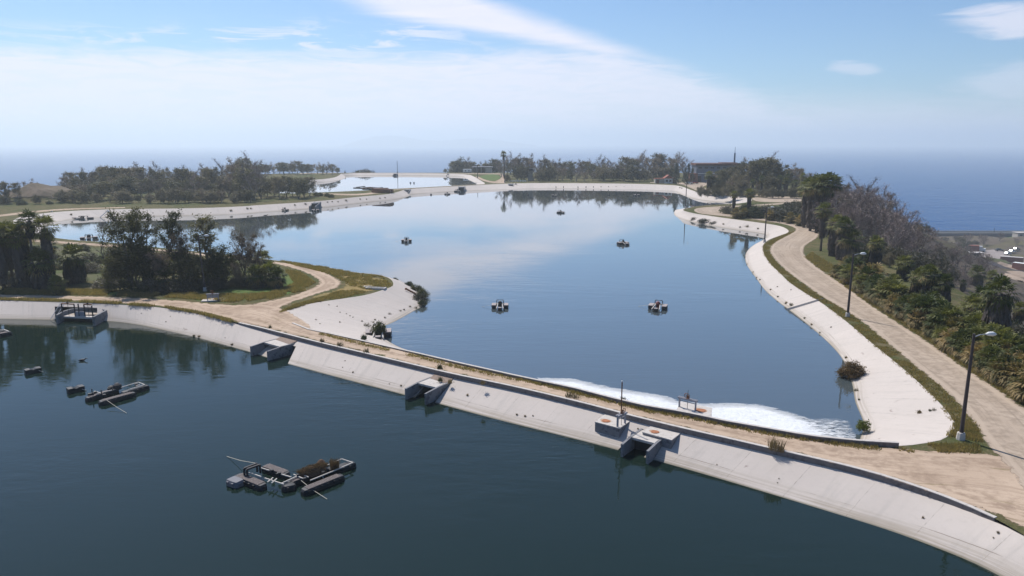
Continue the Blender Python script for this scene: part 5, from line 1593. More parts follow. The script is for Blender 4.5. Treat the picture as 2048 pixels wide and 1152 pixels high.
def lorry():
    p = lowp(1957, 503)
    root = thing('box_truck', 'white box truck parked beside the red container in the yard', 'truck', p, R(-35), group='vehicles in the yard by the sea')
    boxp('cargo_box', (-1, 0, 2.6), (6.5, 3.0, 3.6), M_WHITE, root, bevel=.04)
    boxp('cab', (3.5, 0, 1.7), (2.2, 2.7, 2.3), M_WHITE, root, bevel=.2)
    boxp('windscreen', (4.58, 0, 2.1), (.12, 2.2, .9), M_GLASS, root)
    boxp('chassis', (0, 0, .65), (9, 1.6, .3), M_DARKSTEEL, root)
    for sx in (-3, 3.2):
        for sy in (-1.2, 1.2):
            m_ = MB(); m_.tube([(sx, sy - .2, .55), (sx, sy + .2, .55)], .55, 12); m_.build('wheel', M_BLACK, root)
lorry()
def carport():
    p = lowp(1944, 513)
    root = thing('carport', 'open shed with a pale flat roof and dark front in the gravel yard', 'shed', p, R(-12))
    boxp('roof', (0, 0, 4.2), (14, 6.5, .35), M_DUST, root)
    boxp('back_wall', (0, 2.8, 2.0), (13.4, .3, 4.0), M_DARKSTEEL, root)
    for sx in (-6.4, -2.2, 2.2, 6.4): boxp('post', (sx, -2.9, 2.0), (.35, .35, 4.05), M_DARKSTEEL, root)
carport()
car('silver car parked in the middle of the yard by the sea', 2015, 511, M_SILVER, R(20), LOW_Z, group='vehicles in the yard by the sea', s=1.4)
car('white pickup-like car parked behind the silver car', 2024, 507.5, M_WHITE, R(20), LOW_Z, group='vehicles in the yard by the sea', s=1.4)
car('dark car parked at the left of the row in the yard', 1998, 504, M_DARKSTEEL, R(-5), LOW_Z, group='vehicles in the yard by the sea', s=1.4)
car('dark car at the right end of the row in the yard', 2032, 504, M_DARKSTEEL, R(20), LOW_Z, group='vehicles in the yard by the sea', s=1.4)
p = lowp(2040, 481)
root = thing('beach_house', 'small tan house at the right edge near the coastal highway', 'building', p)
boxp('wall', (0, 0, 2.2), (10, 7, 4.4), M_TANWALL, root); boxp('roof', (0, 0, 4.55), (11, 8, .35), M_DUST, root); boxp('window', (-2, -3.53, 2.4), (2.4, .14, 1.4), M_GLASS, root); boxp('window', (2, -3.53, 2.4), (2.4, .14, 1.4), M_GLASS, root)
# highway barriers
for yv, lab in ((yf, 'pale concrete barrier on the sea side of the coastal highway'), (yn, 'pale concrete barrier on the land side of the coastal highway')):
    root = thing('highway_barrier', lab, 'barrier', (hx0, yv, LOW_Z + 2.2))
    boxp('barrier_wall', ((hx1 - hx0) / 2, 0, .55), (hx1 - hx0, .7, 1.1), M_TANWALL, root)
    m_ = MB(); m_.tube([(0, 0, 1.5), (hx1 - hx0, 0, 1.5)], .12, 5); m_.build('top_rail', M_STEEL, root)
# shallow spillway cut across the right-hand slope
def chute():
    a, b = at(1640, 600, .0), at(1578, 617, W2)
    root = thing('spillway_chute', 'shallow grey-brown concrete chute crossing the right-hand slope below the second lamp', 'chute', (a.x, a.y, 0))
    d = Vector((b.x - a.x, b.y - a.y, 0)); n = Vector((-d.y, d.x, 0)).normalized()
    def rim(q, s, up): 
        p = d * q + n * s; return (p.x, p.y, W2 * q + up)
    for s0 in (-.85, .85):
        m_ = MB(); m_.hexa([rim(-.02, s0 - .14, -.4), rim(-.02, s0 + .14, -.4), rim(1.02, s0 + .14, -.4), rim(1.02, s0 - .14, -.4)], [rim(-.02, s0 - .14, .22), rim(-.02, s0 + .14, .22), rim(1.02, s0 + .14, .10), rim(1.02, s0 - .14, .10)]); m_.build('side_curb', M_CONC, root)
    m_ = MB(); m_.hexa([rim(-.02, -.7, -.3), rim(-.02, .7, -.3), rim(1.0, .7, -.3), rim(1.0, -.7, -.3)], [rim(-.02, -.7, .05), rim(-.02, .7, .05), rim(1.0, .7, .04), rim(1.0, -.7, .04)]); m_.build('channel_floor', M_SILTY, root)
    bm_fix = [bpy.data.objects[c.name] for c in root.children]
    for c in bm_fix:
        bm = bmesh.new(); bm.from_mesh(c.data); bmesh.ops.recalc_face_normals(bm, faces=bm.faces[:]); bm.to_mesh(c.data); bm.free()
M_SILTY = plain('silty_channel', (0.23, 0.195, 0.17), .95, var=.3, scale=2)
chute()
# inlet box on the nose of the left peninsula
p = at(752, 578, 0); q = at(735, 574, 0)
root = thing('inlet_box', 'low pale concrete box set in the grass on top of the peninsula nose', 'box', p, R(-12))
m_ = MB(); m_.box((0, 0, .12), (3.4, 1.1, .34)); m_.build('box_body', M_CONC, root, bevel=.03)
m_ = MB(); m_.box((0, 0, .305), (2.9, .7, .04)); m_.build('cover', M_CONC_DARK, root)
root = thing('manhole_slab', 'small square concrete slab in the dry grass left of the inlet box', 'slab', q, R(8))
m_ = MB(); m_.box((0, 0, .05), (1.6, 1.2, .16)); m_.build('slab', M_CONC, root, bevel=.02)
m_ = MB(); m_.box((0, 0, .14), (.8, .7, .03)); m_.build('cover', M_CONC_DARK, root)
# rusty pipe down the back of the nose
a, b = at(812, 580, -.7), at(832, 590, -1.6)
root = thing('drain_pipe', 'short rusty pipe lying on the concrete among the nose bushes', 'pipe', a)
m_ = MB(); m_.tube([(0, 0, .2), tuple(b - a + Vector((0, 0, .2)))], .16, 8); m_.build('pipe_body', M_RUST, root)
m_ = MB(); m_.lathe((0, 0, .06), [(.2, 0), (.2, .28)], 8); m_.build('flange', M_RUST, root)

# ================================================================ PLANTS
def leaves(rng, centers, radii, per, size, aspect, flat=.8, droop=0.0, jitter=.5):
    """many small leaf faces gathered in clumps; returns verts, faces"""
    C_ = np.repeat(np.array(centers), per, 0); Rr = np.repeat(np.array(radii), per)
    n = len(C_)
    P = C_ + rng.normal(0, 1, (n, 3)) * np.stack([Rr, Rr, Rr * flat], 1) * .55
    D = rng.normal(0, 1, (n, 3)); D[:, 2] -= droop; D /= np.linalg.norm(D, axis=1, keepdims=True)
    U = np.cross(D, rng.normal(0, 1, (n, 3))); U /= np.linalg.norm(U, axis=1, keepdims=True) + 1e-9
    L = size * rng.uniform(1 - jitter, 1 + jitter, (n, 1)); W_ = L * aspect
    a = P - D * L * .5; b = P + U * W_ * .5; c = P + D * L * .5; d = P - U * W_ * .5
    V = np.stack([a, b, c, d], 1).reshape(-1, 3)
    Fc = np.arange(4 * n).reshape(-1, 4)
    return V, Fc

def tree_parts(seed, H, lo=.35, nlimb=9, spread=.32, per=34, leaf=.34, aspect=.45, clump=.85, lean=.06, trunks=1, up=.75, r0=None, sub=3, twigs=0, droop=.4, flat=.8, taper_top=1.0):
    rng = np.random.default_rng(seed)
    mb = MB(); cen, rad = [], []; tw = MB()
    for tk in range(trunks):
        ang0 = rng.uniform(0, 6.28)
        ln = lean + (.16 if trunks > 1 else 0)
        hx, hy = math.cos(ang0) * ln * H, math.sin(ang0) * ln * H
        Ht = H * (.86 if trunks == 1 else rng.uniform(.7, .9))
        pts = [np.array([hx * (q ** 1.4) + rng.normal(0, .018 * H) * (q > 0), hy * (q ** 1.4) + rng.normal(0, .018 * H) * (q > 0), Ht * q]) for q in (0, .2, .4, .6, .8, 1)]
        pts[0][2] = -.4
        rr = (r0 or H * .018) / (trunks ** .3)
        mb.tube(pts, [rr * k for k in (1.25, .95, .78, .58, .38, .14)], 7, cap=False)
        T = np.array(pts)
        def on(q):
            return np.array([np.interp(q, (0, .2, .4, .6, .8, 1), T[:, k]) for k in range(3)])
        nl = max(3, nlimb // trunks)
        for i in range(nl):
            q = lo + (1 - lo) * (i + rng.uniform(.1, .9)) / nl
            az = ang0 + i * 2.4 + rng.uniform(-.5, .5)
            length = H * spread * (1.15 - .55 * q * taper_top) * rng.uniform(.7, 1.25)
            upk = up * rng.uniform(.6, 1.3)
            b0 = on(q)
            dr = np.array([math.cos(az), math.sin(az), upk]); dr /= np.linalg.norm(dr)
            b1 = b0 + dr * length * .5 + rng.normal(0, .04 * length, 3)
            b2 = b1 + (dr + np.array([0, 0, .25])) * length * .5 + rng.normal(0, .06 * length, 3)
            mb.tube([b0, b1, b2], [rr * .42, rr * .26, rr * .08], 5, cap=False)
            for k in range(sub):
                s0 = b0 + (b1 - b0) * rng.uniform(.5, 1) if k % 2 else b1 + (b2 - b1) * rng.uniform(0, .8)
                d2 = dr + rng.normal(0, .55, 3); d2 /= np.linalg.norm(d2)
                e = s0 + d2 * length * rng.uniform(.25, .5)
                mb.tube([s0, (s0 + e) / 2 + rng.normal(0, .05 * length, 3), e], [rr * .16, rr * .11, rr * .04], 4, cap=False)
                cen.append(e); rad.append(clump * rng.uniform(.6, 1.2))
                cen.append((s0 + e) / 2); rad.append(clump * rng.uniform(.4, .8))
            cen.append(b2); rad.append(clump * rng.uniform(.7, 1.25))
            if twigs:
                for k in range(twigs):
                    s0 = b0 + (b2 - b0) * rng.uniform(.25, 1)
                    d2 = dr * .6 + rng.normal(0, .6, 3) + np.array([0, 0, .45]); d2 /= np.linalg.norm(d2)
                    e = s0 + d2 * rng.uniform(.5, 1.0) * H * .11
                    sd = np.cross(d2, rng.normal(0, 1, 3)); sd /= np.linalg.norm(sd)
                    wd = .014 * (H / 10) * rng.uniform(1.0, 1.9)
                    tw.add([s0 - sd * wd, s0 + sd * wd, e], [(0, 1, 2)])
        cen.append(on(1.0)); rad.append(clump)
    V, Fc = leaves(rng, cen, rad, per, leaf, aspect, flat, droop)
    return mb, V.tolist(), Fc.tolist(), tw

PROTO = {}
M_LEAF_MIXED = leaf_mat('mixed_leaves', (0.058, 0.060, 0.032), (0.135, 0.120, 0.068), 0.3)
def make_tree(key, name, cat, bark, leafm, **kw):
    H = kw['H']
    root = thing(name, 'prototype', cat)
    mb, V, Fc, tw = tree_parts(**kw)
    mb.build('trunk', bark, root, smooth=True)
    n = len(V)
    if tw.v:
        V = V + [tuple(v) for v in tw.v]; Fc = [tuple(f) for f in Fc] + [tuple(i + n for i in f) for f in tw.f]
    mesh_obj('crown', V, Fc, leafm, root)
    PROTO[key] = [root, H, False, name, cat]

make_tree('gum_a', 'eucalyptus_tree', 'tree', M_BARK_PALE, M_LEAF_OLIVE, seed=1, H=12, nlimb=24, spread=.29, per=22, leaf=.50, clump=1.0, lo=.10, up=1.15)
make_tree('gum_b', 'eucalyptus_tree', 'tree', M_BARK, M_LEAF_MIXED, seed=2, H=12, nlimb=26, spread=.31, per=26, leaf=.48, clump=1.05, lo=.06, trunks=2, up=1.1)
make_tree('gum_c', 'eucalyptus_tree', 'tree', M_BARK_PALE, M_LEAF_BROWN, seed=3, H=12, nlimb=26, spread=.29, per=14, leaf=.42, clump=1.0, lo=.10, trunks=3, twigs=36, up=1.3)
make_tree('gum_d', 'eucalyptus_tree', 'tree', M_BARK_PALE, M_LEAF_OLIVE, seed=4, H=13, nlimb=18, spread=.27, per=18, leaf=.44, clump=.9, lo=.25, lean=.10, twigs=20, up=1.2)
make_tree('twig_a', 'bare_tree', 'tree', M_BARK_PALE, M_TWIG, seed=5, H=12, nlimb=20, spread=.34, per=12, leaf=.55, aspect=.12, clump=1.0, lo=.12, trunks=3, twigs=90, droop=-.6, up=1.3)
make_tree('twig_b', 'bare_tree', 'tree', M_BARK, M_TWIG, seed=6, H=9, nlimb=20, spread=.38, per=16, leaf=.45, aspect=.14, clump=.9, lo=.10, trunks=3, twigs=80, droop=-.5, up=1.1)
make_tree('thin', 'bare_sapling', 'tree', M_BARK, M_TWIG, seed=7, H=10, nlimb=9, spread=.20, per=2, leaf=.25, aspect=.2, clump=.5, lo=.45, twigs=9, up=1.6, r0=.11, sub=2)
make_tree('round', 'broadleaf_tree', 'tree', M_BARK, M_LEAF_OLIVE, seed=8, H=8, nlimb=20, spread=.52, per=40, leaf=.46, clump=1.1, lo=.02, trunks=2, droop=0)
make_tree('near_a', 'eucalyptus_tree', 'tree', M_BARK, M_LEAF_DARK, seed=21, H=14, nlimb=26, spread=.20, per=34, leaf=.30, aspect=.4, clump=.75, lo=.12, trunks=3, sub=4, taper_top=.7, up=1.4, lean=-.04)
make_tree('near_b', 'eucalyptus_tree', 'tree', M_BARK, M_LEAF_DARK, seed=22, H=13, nlimb=15, spread=.24, per=34, leaf=.30, aspect=.4, clump=.7, lo=.42, lean=.08, sub=4, up=1.0)
make_tree('near_c', 'eucalyptus_tree', 'tree', M_BARK, M_LEAF_BROWN, seed=23, H=11, nlimb=18, spread=.28, per=28, leaf=.28, aspect=.4, clump=.75, lo=.25, trunks=3, sub=4, twigs=12, up=1.1)
make_tree('near_d', 'broadleaf_tree', 'tree', M_BARK, M_LEAF_DARK, seed=24, H=7, nlimb=20, spread=.46, per=40, leaf=.28, aspect=.5, clump=.75, lo=.05, trunks=2, sub=4, droop=0)

def conifer(key, seed, H, r):
    rng = np.random.default_rng(seed)
    root = thing('cypress_tree', 'prototype', 'tree')
    m_ = MB(); m_.tube([(0, 0, -.3), (0, 0, H * .5), (0, 0, H * .97)], [.22, .14, .03], 7); m_.build('trunk', M_BARK, root)
    cen, rad = [], []
    for i in range(90):
        z = H * (.06 + .92 * (i / 90)); q = r * (1 - (i / 90) ** 1.6) * rng.uniform(.4, 1); a = rng.uniform(0, 6.28)
        cen.append((q * math.cos(a), q * math.sin(a), z)); rad.append(.5)
    V, Fc = leaves(rng, cen, rad, 34, .30, .35, 1.3, -1.0)
    mesh_obj('crown', V.tolist(), Fc.tolist(), M_CONIFER, root)
    PROTO[key] = [root, H, False, 'cypress_tree', 'tree']
conifer('cypress', 31, 9, 1.7)

def fan_frond(V, Fc, base, az, elev, pet, blade, rng, n=9, hang=0.0):
    """a fan palm leaf: stalk and a fan of narrow blades with drooping tips"""
    d = np.array([math.cos(az) * math.cos(elev), math.sin(az) * math.cos(elev), math.sin(elev)])
    s = np.array([-math.sin(az), math.cos(az), 0]); u = np.cross(d, s) * -1
    if u[2] < 0: u = -u
    hub = base + d * pet
    k = len(V); w = .025
    V += [base - s * w, base + s * w, hub + s * w, hub - s * w]; Fc.append((k, k + 1, k + 2, k + 3))
    for j in range(n):
        t = (j / (n - 1) - .5) * 2.9 * rng.uniform(.9, 1.1)
        bd = d * math.cos(t) + s * math.sin(t)
        bl = blade * rng.uniform(.8, 1.1) * (.75 + .25 * math.cos(t))
        sd = np.cross(bd, u); sd /= np.linalg.norm(sd) + 1e-9
        mid = hub + bd * bl * .6 + u * .05
        tip = hub + bd * bl + np.array([0, 0, -1]) * bl * rng.uniform(.10, .38) - u * hang
        ww = blade * .07
        k = len(V)
        V += [hub, mid - sd * ww, tip, mid + sd * ww]; Fc.append((k, k + 1, k + 2, k + 3))

def palm(key, seed, H, crown_r, fronds, skirt_len, skirt_r, tr=.22, mat=None, dry=0, name='fan_palm', bulge=1.0):
    rng = np.random.default_rng(seed)
    root = thing(name, 'prototype', 'palm')
    m_ = MB(); lx, ly = rng.normal(0, .02 * H, 2)
    m_.tube([(0, 0, -.5), (lx * .3, ly * .3, H * .45), (lx, ly, H)], [tr * 1.5, tr, tr * .9], 9); m_.build('trunk', M_BARK, root, smooth=True)
    top = np.array([lx, ly, H])
    V, Fc = [], []
    for i in range(fronds):
        q = i / fronds
        elev = R(82) - q * R(118) + rng.normal(0, .12)
        az = i * 2.39996 + rng.normal(0, .2)
        fan_frond(V, Fc, top + np.array([0, 0, rng.uniform(-.25, .2)]), az, elev, crown_r * rng.uniform(.38, .6), crown_r * rng.uniform(.5, .68), rng)
    cm = mesh_obj('crown', [tuple(v) for v in V], Fc, mat or M_PALM, root)
    if skirt_len > 0:
        V, Fc = [], []
        n = int(150 * skirt_len * skirt_r / .8)
        for i in range(n):
            z = H - rng.uniform(0, 1) ** .9 * skirt_len
            q = (H - z) / skirt_len
            rr = skirt_r * (.55 + .55 * math.sin(min(1, q * 1.25) * math.pi * .62 + .35)) * rng.uniform(.8, 1.12) * (1 if q < .8 else 1 - (q - .8) * 1.6 * bulge)
            a = rng.uniform(0, 6.28)
            f = (H - z) / H
            c = np.array([lx * (1 - f) + rr * math.cos(a), ly * (1 - f) + rr * math.sin(a), z])
            out = np.array([math.cos(a), math.sin(a), 0])
            l = rng.uniform(.6, 1.3); tw = np.array([-math.sin(a), math.cos(a), 0]) * rng.uniform(.06, .20) + out * rng.normal(0, .05)
            e = c + np.array([0, 0, -l]) + out * rng.uniform(-.12, .16) + np.array([-math.sin(a), math.cos(a), 0]) * rng.normal(0, .14)
            k = len(V)
            V += [c - tw * .6 - out * .05, c + tw * .6 - out * .05, e + tw + out * .02, e - tw]; Fc.append((k, k + 1, k + 2, k + 3))
        # the packed core behind the loose outer fronds
        nb = 12; k0 = len(V)
        prof = [(.30, 0.0), (.70, .18), (.85, .5), (.85, .8), (.45, 1.0)]
        for rk, q in prof:
            for j in range(nb):
                a = 2 * math.pi * j / nb
                V.append(np.array([lx * (1 - q * skirt_len / H) + skirt_r * rk * math.cos(a) * rng.uniform(.9, 1.1), ly * (1 - q * skirt_len / H) + skirt_r * rk * math.sin(a) * rng.uniform(.9, 1.1), H - .1 - q * skirt_len]))
        for i in range(len(prof) - 1):
            for j in range(nb):
                Fc.append((k0 + i * nb + j, k0 + i * nb + (j + 1) % nb, k0 + (i + 1) * nb + (j + 1) % nb, k0 + (i + 1) * nb + j))
        mesh_obj('dead_frond_skirt', [tuple(v) for v in V], Fc, M_SKIRT, root)
    if dry:
        V, Fc = [], []
        for i in range(dry):
            fan_frond(V, Fc, top + np.array([0, 0, -.15]), i * 2.4 + .5, R(-5) - rng.uniform(0, 1) * R(50), crown_r * .5, crown_r * .55, rng, hang=.1)
        mesh_obj('dry_fronds', [tuple(v) for v in V], Fc, M_PALM_DRY, root)
    PROTO[key] = [root, H, False, name, 'palm']
palm('palm_tall', 41, 11, 2.8, 40, 9.3, .78, dry=12)
palm('palm_tall2', 42, 11, 2.7, 40, 6.6, .72, dry=10)
palm('palm_fat', 43, 7, 2.4, 38, 6.6, 1.25, dry=12, bulge=.6)
palm('palm_thin', 44, 12, 2.0, 40, 2.2, .45, tr=.16, dry=6)
palm('palm_low', 45, 1.5, 1.9, 34, 1.2, .55, tr=.25, mat=M_PALM_DRY, dry=16, name='young_fan_palm')
palm('palm_low2', 46, 1.9, 2.0, 40, 1.6, .7, tr=.25, mat=M_PALM, dry=20, name='young_fan_palm')
palm('palm_short', 47, 3.2, 1.9, 42, 2.6, .95, dry=10, bulge=.6)

def shrub(key, seed, H, r, leafm, per=30, leaf=.22, aspect=.45, name='shrub', upw=-.4, nc=34):
    rng = np.random.default_rng(seed)
    root = thing(name, 'prototype', 'bush')
    m_ = MB(); cen, rad = [], []
    for i in range(nc):
        a = rng.uniform(0, 6.28); q = r * math.sqrt(rng.uniform(.02, 1)); z = H * rng.uniform(.12, 1) * math.sqrt(max(.05, 1 - (q / r) ** 2 * .8))
        cen.append((q * math.cos(a), q * math.sin(a), z)); rad.append(.32 * r)
        if i % 3 == 0: m_.tube([(0, 0, -.1), (q * .5 * math.cos(a), q * .5 * math.sin(a), z * .6), (q * math.cos(a), q * math.sin(a), z)], [.05, .03, .01], 4, cap=False)
    m_.build('stems', M_BARK, root)
    V, Fc = leaves(rng, cen, rad, per, leaf, aspect, .9, upw)
    mesh_obj('foliage', V.tolist(), Fc.tolist(), leafm, root)
    PROTO[key] = [root, H, False, name, 'bush']
shrub('bush_green', 51, 1.8, 1.45, M_SHRUB, per=60, leaf=.24, nc=44)
shrub('bush_grey', 52, 1.5, 1.6, M_SHRUB_GREY, per=54, leaf=.30, aspect=.25, nc=44, name='dry_shrub')
shrub('bush_brown', 53, 1.7, 1.05, M_BUSHBROWN if 'M_BUSHBROWN' in globals() else leaf_mat('red_brown_bush', (0.10, 0.066, 0.034), (0.22, 0.14, 0.075), 0.35), per=90, leaf=.17, aspect=.35, nc=70)
shrub('bush_yellow', 54, .9, .55, leaf_mat('yellow_green_bush', (0.10, 0.12, 0.02), (0.24, 0.22, 0.06)), per=40, leaf=.14)

def tuft(key, seed, n, rad, h0, h1, mat, name='weed_tuft', lean=.6):
    root = thing(name, 'prototype', 'weed')
    straws(n, 0, 0, -.03, rad, h0, h1, lean, seed, .022).build('blades', mat, root)
    V, Fc = leaves(np.random.default_rng(seed), [(0, 0, h0 * .4)] * 6, [rad * 1.6] * 6, 7, .09, .5, flat=.4)
    mesh_obj('leaves', V.tolist(), Fc.tolist(), mat, root)
    PROTO[key] = [root, h1, False, name, 'weed']
tuft('tuft_green', 61, 70, .24, .2, .55, M_SHRUB)
tuft('tuft_dry', 62, 60, .22, .15, .45, leaf_mat('dry_weed', (0.12, 0.09, 0.05), (0.26, 0.19, 0.11)))
tuft('tuft_dark', 63, 46, .30, .2, .6, leaf_mat('dull_weed', (0.085, 0.075, 0.045), (0.17, 0.14, 0.09)))
tuft('tuft_brown', 64, 130, .55, .4, 1.0, leaf_mat('brown_stalks', (0.11, 0.08, 0.045), (0.22, 0.16, 0.09)), lean=.45)

PR = random.Random(77)
PF = {'palm_fat': 1.27, 'palm_short': 1.5, 'palm_tall': 1.18, 'palm_tall2': 1.18, 'palm_thin': 1.1}       # whole height over trunk height
def plant(key, p, h, label, group=None, rz=None, wide=1.0):
    root, H, used, name, cat = PROTO[key]
    s = h / H
    sc = (s * wide, s * wide, s)
    rz = PR.uniform(0, 6.28) if rz is None else rz
    if not used:
        PROTO[key][2] = True
        root.location = p; root.rotation_euler = (0, 0, rz); root.scale = sc
        root['label'] = label
        if group: root['group'] = group
        return root
    return dup(root, p, rz, label, group, sc)

def plant_px(key, px, Y, ytop, label, group=None, wide=1.0, hmin=1.0):
    """a plant standing on the ground at depth Y, its top at image row ytop"""
    p = at_depth(px, Y)
    return plant(key, p, max(hmin, z_of_row(ytop, Y) - p.z), label, group, wide=wide)

# ---------------------------------------------------------------- the far left grove
sky_l = [(100, 372), (118, 358), (135, 348), (165, 345), (200, 340), (228, 326), (262, 332), (300, 334), (340, 342), (380, 340), (420, 336), (455, 330), (488, 312), (505, 322), (540, 322), (600, 318), (640, 326), (662, 320), (680, 334)]
sxl, syl = [q[0] for q in sky_l], [q[1] for q in sky_l]
lab_l = {'gum_a': 'olive-green half-bare eucalyptus in the grove on the far left bank', 'gum_b': 'dark bushy eucalyptus in the grove on the far left bank',
         'gum_c': 'brown thin-leaved eucalyptus in the grove on the far left bank', 'gum_d': 'tall loose eucalyptus rising out of the grove on the far left bank',
         'twig_a': 'bare grey-brown tree in the grove on the far left bank', 'round': 'low rounded tree along the front of the grove on the far left bank'}
rg = random.Random(11)
for i in range(40):                                              # back rows make the skyline
    x = 120 + i * 10.2 + rg.uniform(-6, 6)
    k = rg.choice(['gum_a', 'gum_c', 'gum_d', 'gum_c', 'twig_a', 'gum_a'])
    plant_px(k, x, rg.uniform(335, 400), np.interp(x, sxl, syl) + rg.uniform(-7, 10), lab_l[k], 'trees of the far left grove', wide=rg.uniform(1.05, 1.45))
for i in range(38):                                              # middle rows
    x = 124 + i * 10.3 + rg.uniform(-7, 7)
    k = rg.choice(['gum_a', 'gum_b', 'gum_c', 'gum_c', 'twig_a', 'gum_b'])
    plant_px(k, x, rg.uniform(305, 335), np.interp(x, sxl, syl) + rg.uniform(14, 32), lab_l[k], 'trees of the far left grove', wide=rg.uniform(1.2, 1.6))
for i in range(34):                                              # front edge
    x = 120 + i * 11.8 + rg.uniform(-8, 8)
    k = rg.choice(['round', 'gum_b', 'gum_c', 'round'])
    plant_px(k, x, rg.uniform(292, 300), rg.uniform(378, 393), lab_l[k], 'trees of the far left grove', wide=rg.uniform(1.2, 1.6))
for i, x in enumerate((522, 534, 548, 560, 573, 586, 597, 609, 619)):   # clump at the end of the grove, in front of the far pond
    k = ('gum_b', 'gum_a', 'gum_b', 'gum_a', 'gum_b', 'gum_a', 'gum_b', 'gum_b', 'gum_a')[i]
    plant_px(k, x, 318 + (i % 3) * 7, 352 - (4 if i in (3, 4) else 0) + (i % 2) * 5, 'dark eucalyptus in the clump right of the left grove, before the far pond', 'clump before the far pond', wide=1.3)
for i in range(17):                                              # beyond the far pond
    x = 520 + i * 9.6 + rg.uniform(-3, 3)
    k = rg.choice(['gum_a', 'gum_c', 'gum_b', 'gum_a'])
    plant_px(k, x, rg.uniform(560, 582), np.interp(x, sxl, syl) + rg.uniform(0, 8), {'gum_a': 'olive', 'gum_c': 'brown', 'gum_b': 'dark'}[k] + ' tree in the belt behind the left part of the farthest pond', 'belt behind the far pond', wide=1.5)
plant_px('gum_b', 488, 420, 310, 'tallest dark tree standing above the far left grove', None, wide=.9)
for x, Y, yt, k, lab in ((14, 290, 362, 'gum_a', 'loose grey tree at the left edge, left of the bare hillock'), (34, 296, 364, 'gum_a', 'loose grey tree with a split crown, left of the bare hillock'), (60, 322, 360, 'gum_c', 'tree behind the left flank of the bare hillock'), (82, 350, 366, 'gum_c', 'small brown tree behind the top of the bare hillock'),
                         (74, 288, 392, 'round', 'round dark tree in front of the bare hillock'), (8, 290, 396, 'bush_grey', 'grey bush at the left edge below the loose trees'), (44, 285, 400, 'bush_green', 'green bush at the foot of the bare hillock'), (112, 300, 390, 'round', 'dark bushy tree at the right foot of the bare hillock'), (100, 288, 402, 'bush_green', 'low bush between the hillock and the bank path')):
    plant_px(k, x, Y, yt, lab, wide=1.1)
for i, (x, y) in enumerate(((640, 392), (655, 393), (632, 391), (662, 395))):
    plant('bush_green', at(x, y, 0), 1.6, 'low green bush on the grassy spit, right of the dark clump', 'low bushes on the grassy spit')

# ---------------------------------------------------------------- the far right belt
sky_r = [(905, 326), (918, 318), (940, 318), (960, 326), (985, 316), (1010, 318), (1040, 310), (1060, 314), (1085, 318), (1110, 318), (1150, 322), (1190, 318), (1215, 318), (1235, 322), (1247, 312), (1280, 309), (1310, 308), (1330, 312), (1352, 308), (1375, 318), (1395, 345)]
sxr, syr = [q[0] for q in sky_r], [q[1] for q in sky_r]
lab_r = {'gum_a': 'olive-green tree in the belt behind the far concrete bank', 'gum_b': 'dark bushy tree in the belt behind the far concrete bank', 'gum_c': 'thin brown tree in the belt behind the far concrete bank',
         'twig_a': 'bare grey tree in the belt behind the far concrete bank', 'round': 'low rounded olive tree at the front of the belt behind the far concrete bank', 'gum_d': 'tall loose tree in the belt behind the far concrete bank'}
for i in range(30):
    x = 1030 + i * 11.6 + rg.uniform(-4, 4)
    k = rg.choice(['gum_a', 'gum_c', 'twig_a', 'gum_b', 'gum_c', 'twig_a'])
    plant_px(k, x, rg.uniform(485, 530), np.interp(x, sxr, syr) + rg.uniform(-5, 9), lab_r[k], 'trees of the far right belt', wide=rg.uniform(1.1, 1.5))
for i in range(22):
    x = 1062 + i * 13.3 + rg.uniform(-5, 5)
    k = rg.choice(['round', 'gum_c', 'twig_a', 'round', 'gum_a'])
    plant_px(k, x, rg.uniform(455, 474), rg.uniform(331, 343), lab_r[k], 'trees of the far right belt', wide=rg.uniform(1.4, 1.8))
for i, x in enumerate((910, 917, 925, 934, 943, 951, 960, 970, 980, 990, 997, 1014, 1021, 1030)):
    k = ('gum_a', 'round', 'gum_a', 'gum_c', 'gum_a', 'gum_a', 'gum_c', 'gum_a', 'gum_c', 'gum_a', 'gum_b', 'gum_b', 'gum_c', 'gum_a')[i]
    plant_px(k, x, 612 if x < 1000 else 560, np.interp(x, sxr, syr) + (i % 3) * 3, 'tree in the hazy clump behind the depot beyond the far pond', 'clump behind the depot', wide=1.25)
for x, Y, yt, k, lab in ((890, 600, 338, 'round', 'small lone tree at the right end of the farthest bank'), (718, 605, 341, 'bush_green', 'low bush on the farthest bank, left of the thin mast'), (733, 605, 340.5, 'bush_grey', 'grey bush on the farthest bank, left of the thin mast'), (1035, 470, 330, 'gum_b', 'dark round tree beside the small pavilion'), (1043, 468, 334, 'round', 'low dark tree touching the small pavilion'),
                         (1015, 455, 350, 'round', 'rounded olive bush-like tree beside the grassy mound'), (1003, 520, 317, 'twig_a', 'bare tree left of the tall thin palm'), (1080, 452, 346, 'round', 'rounded olive tree right of the small pavilion')):
    plant_px(k, x, Y, yt, lab, wide=1.1)
plant_px('palm_thin', 1008, 500, 309, 'tall thin palm rising over the far right belt by the causeway end')
for x, Y, yt in ((1352, 428, 326), (1376, 434, 327), (1384, 438, 336), (1370, 430, 336)):
    plant_px('cypress', x, Y, yt, 'dark cypress between the garage and the blue-grey building', 'cypresses by the garage', wide=1.0)
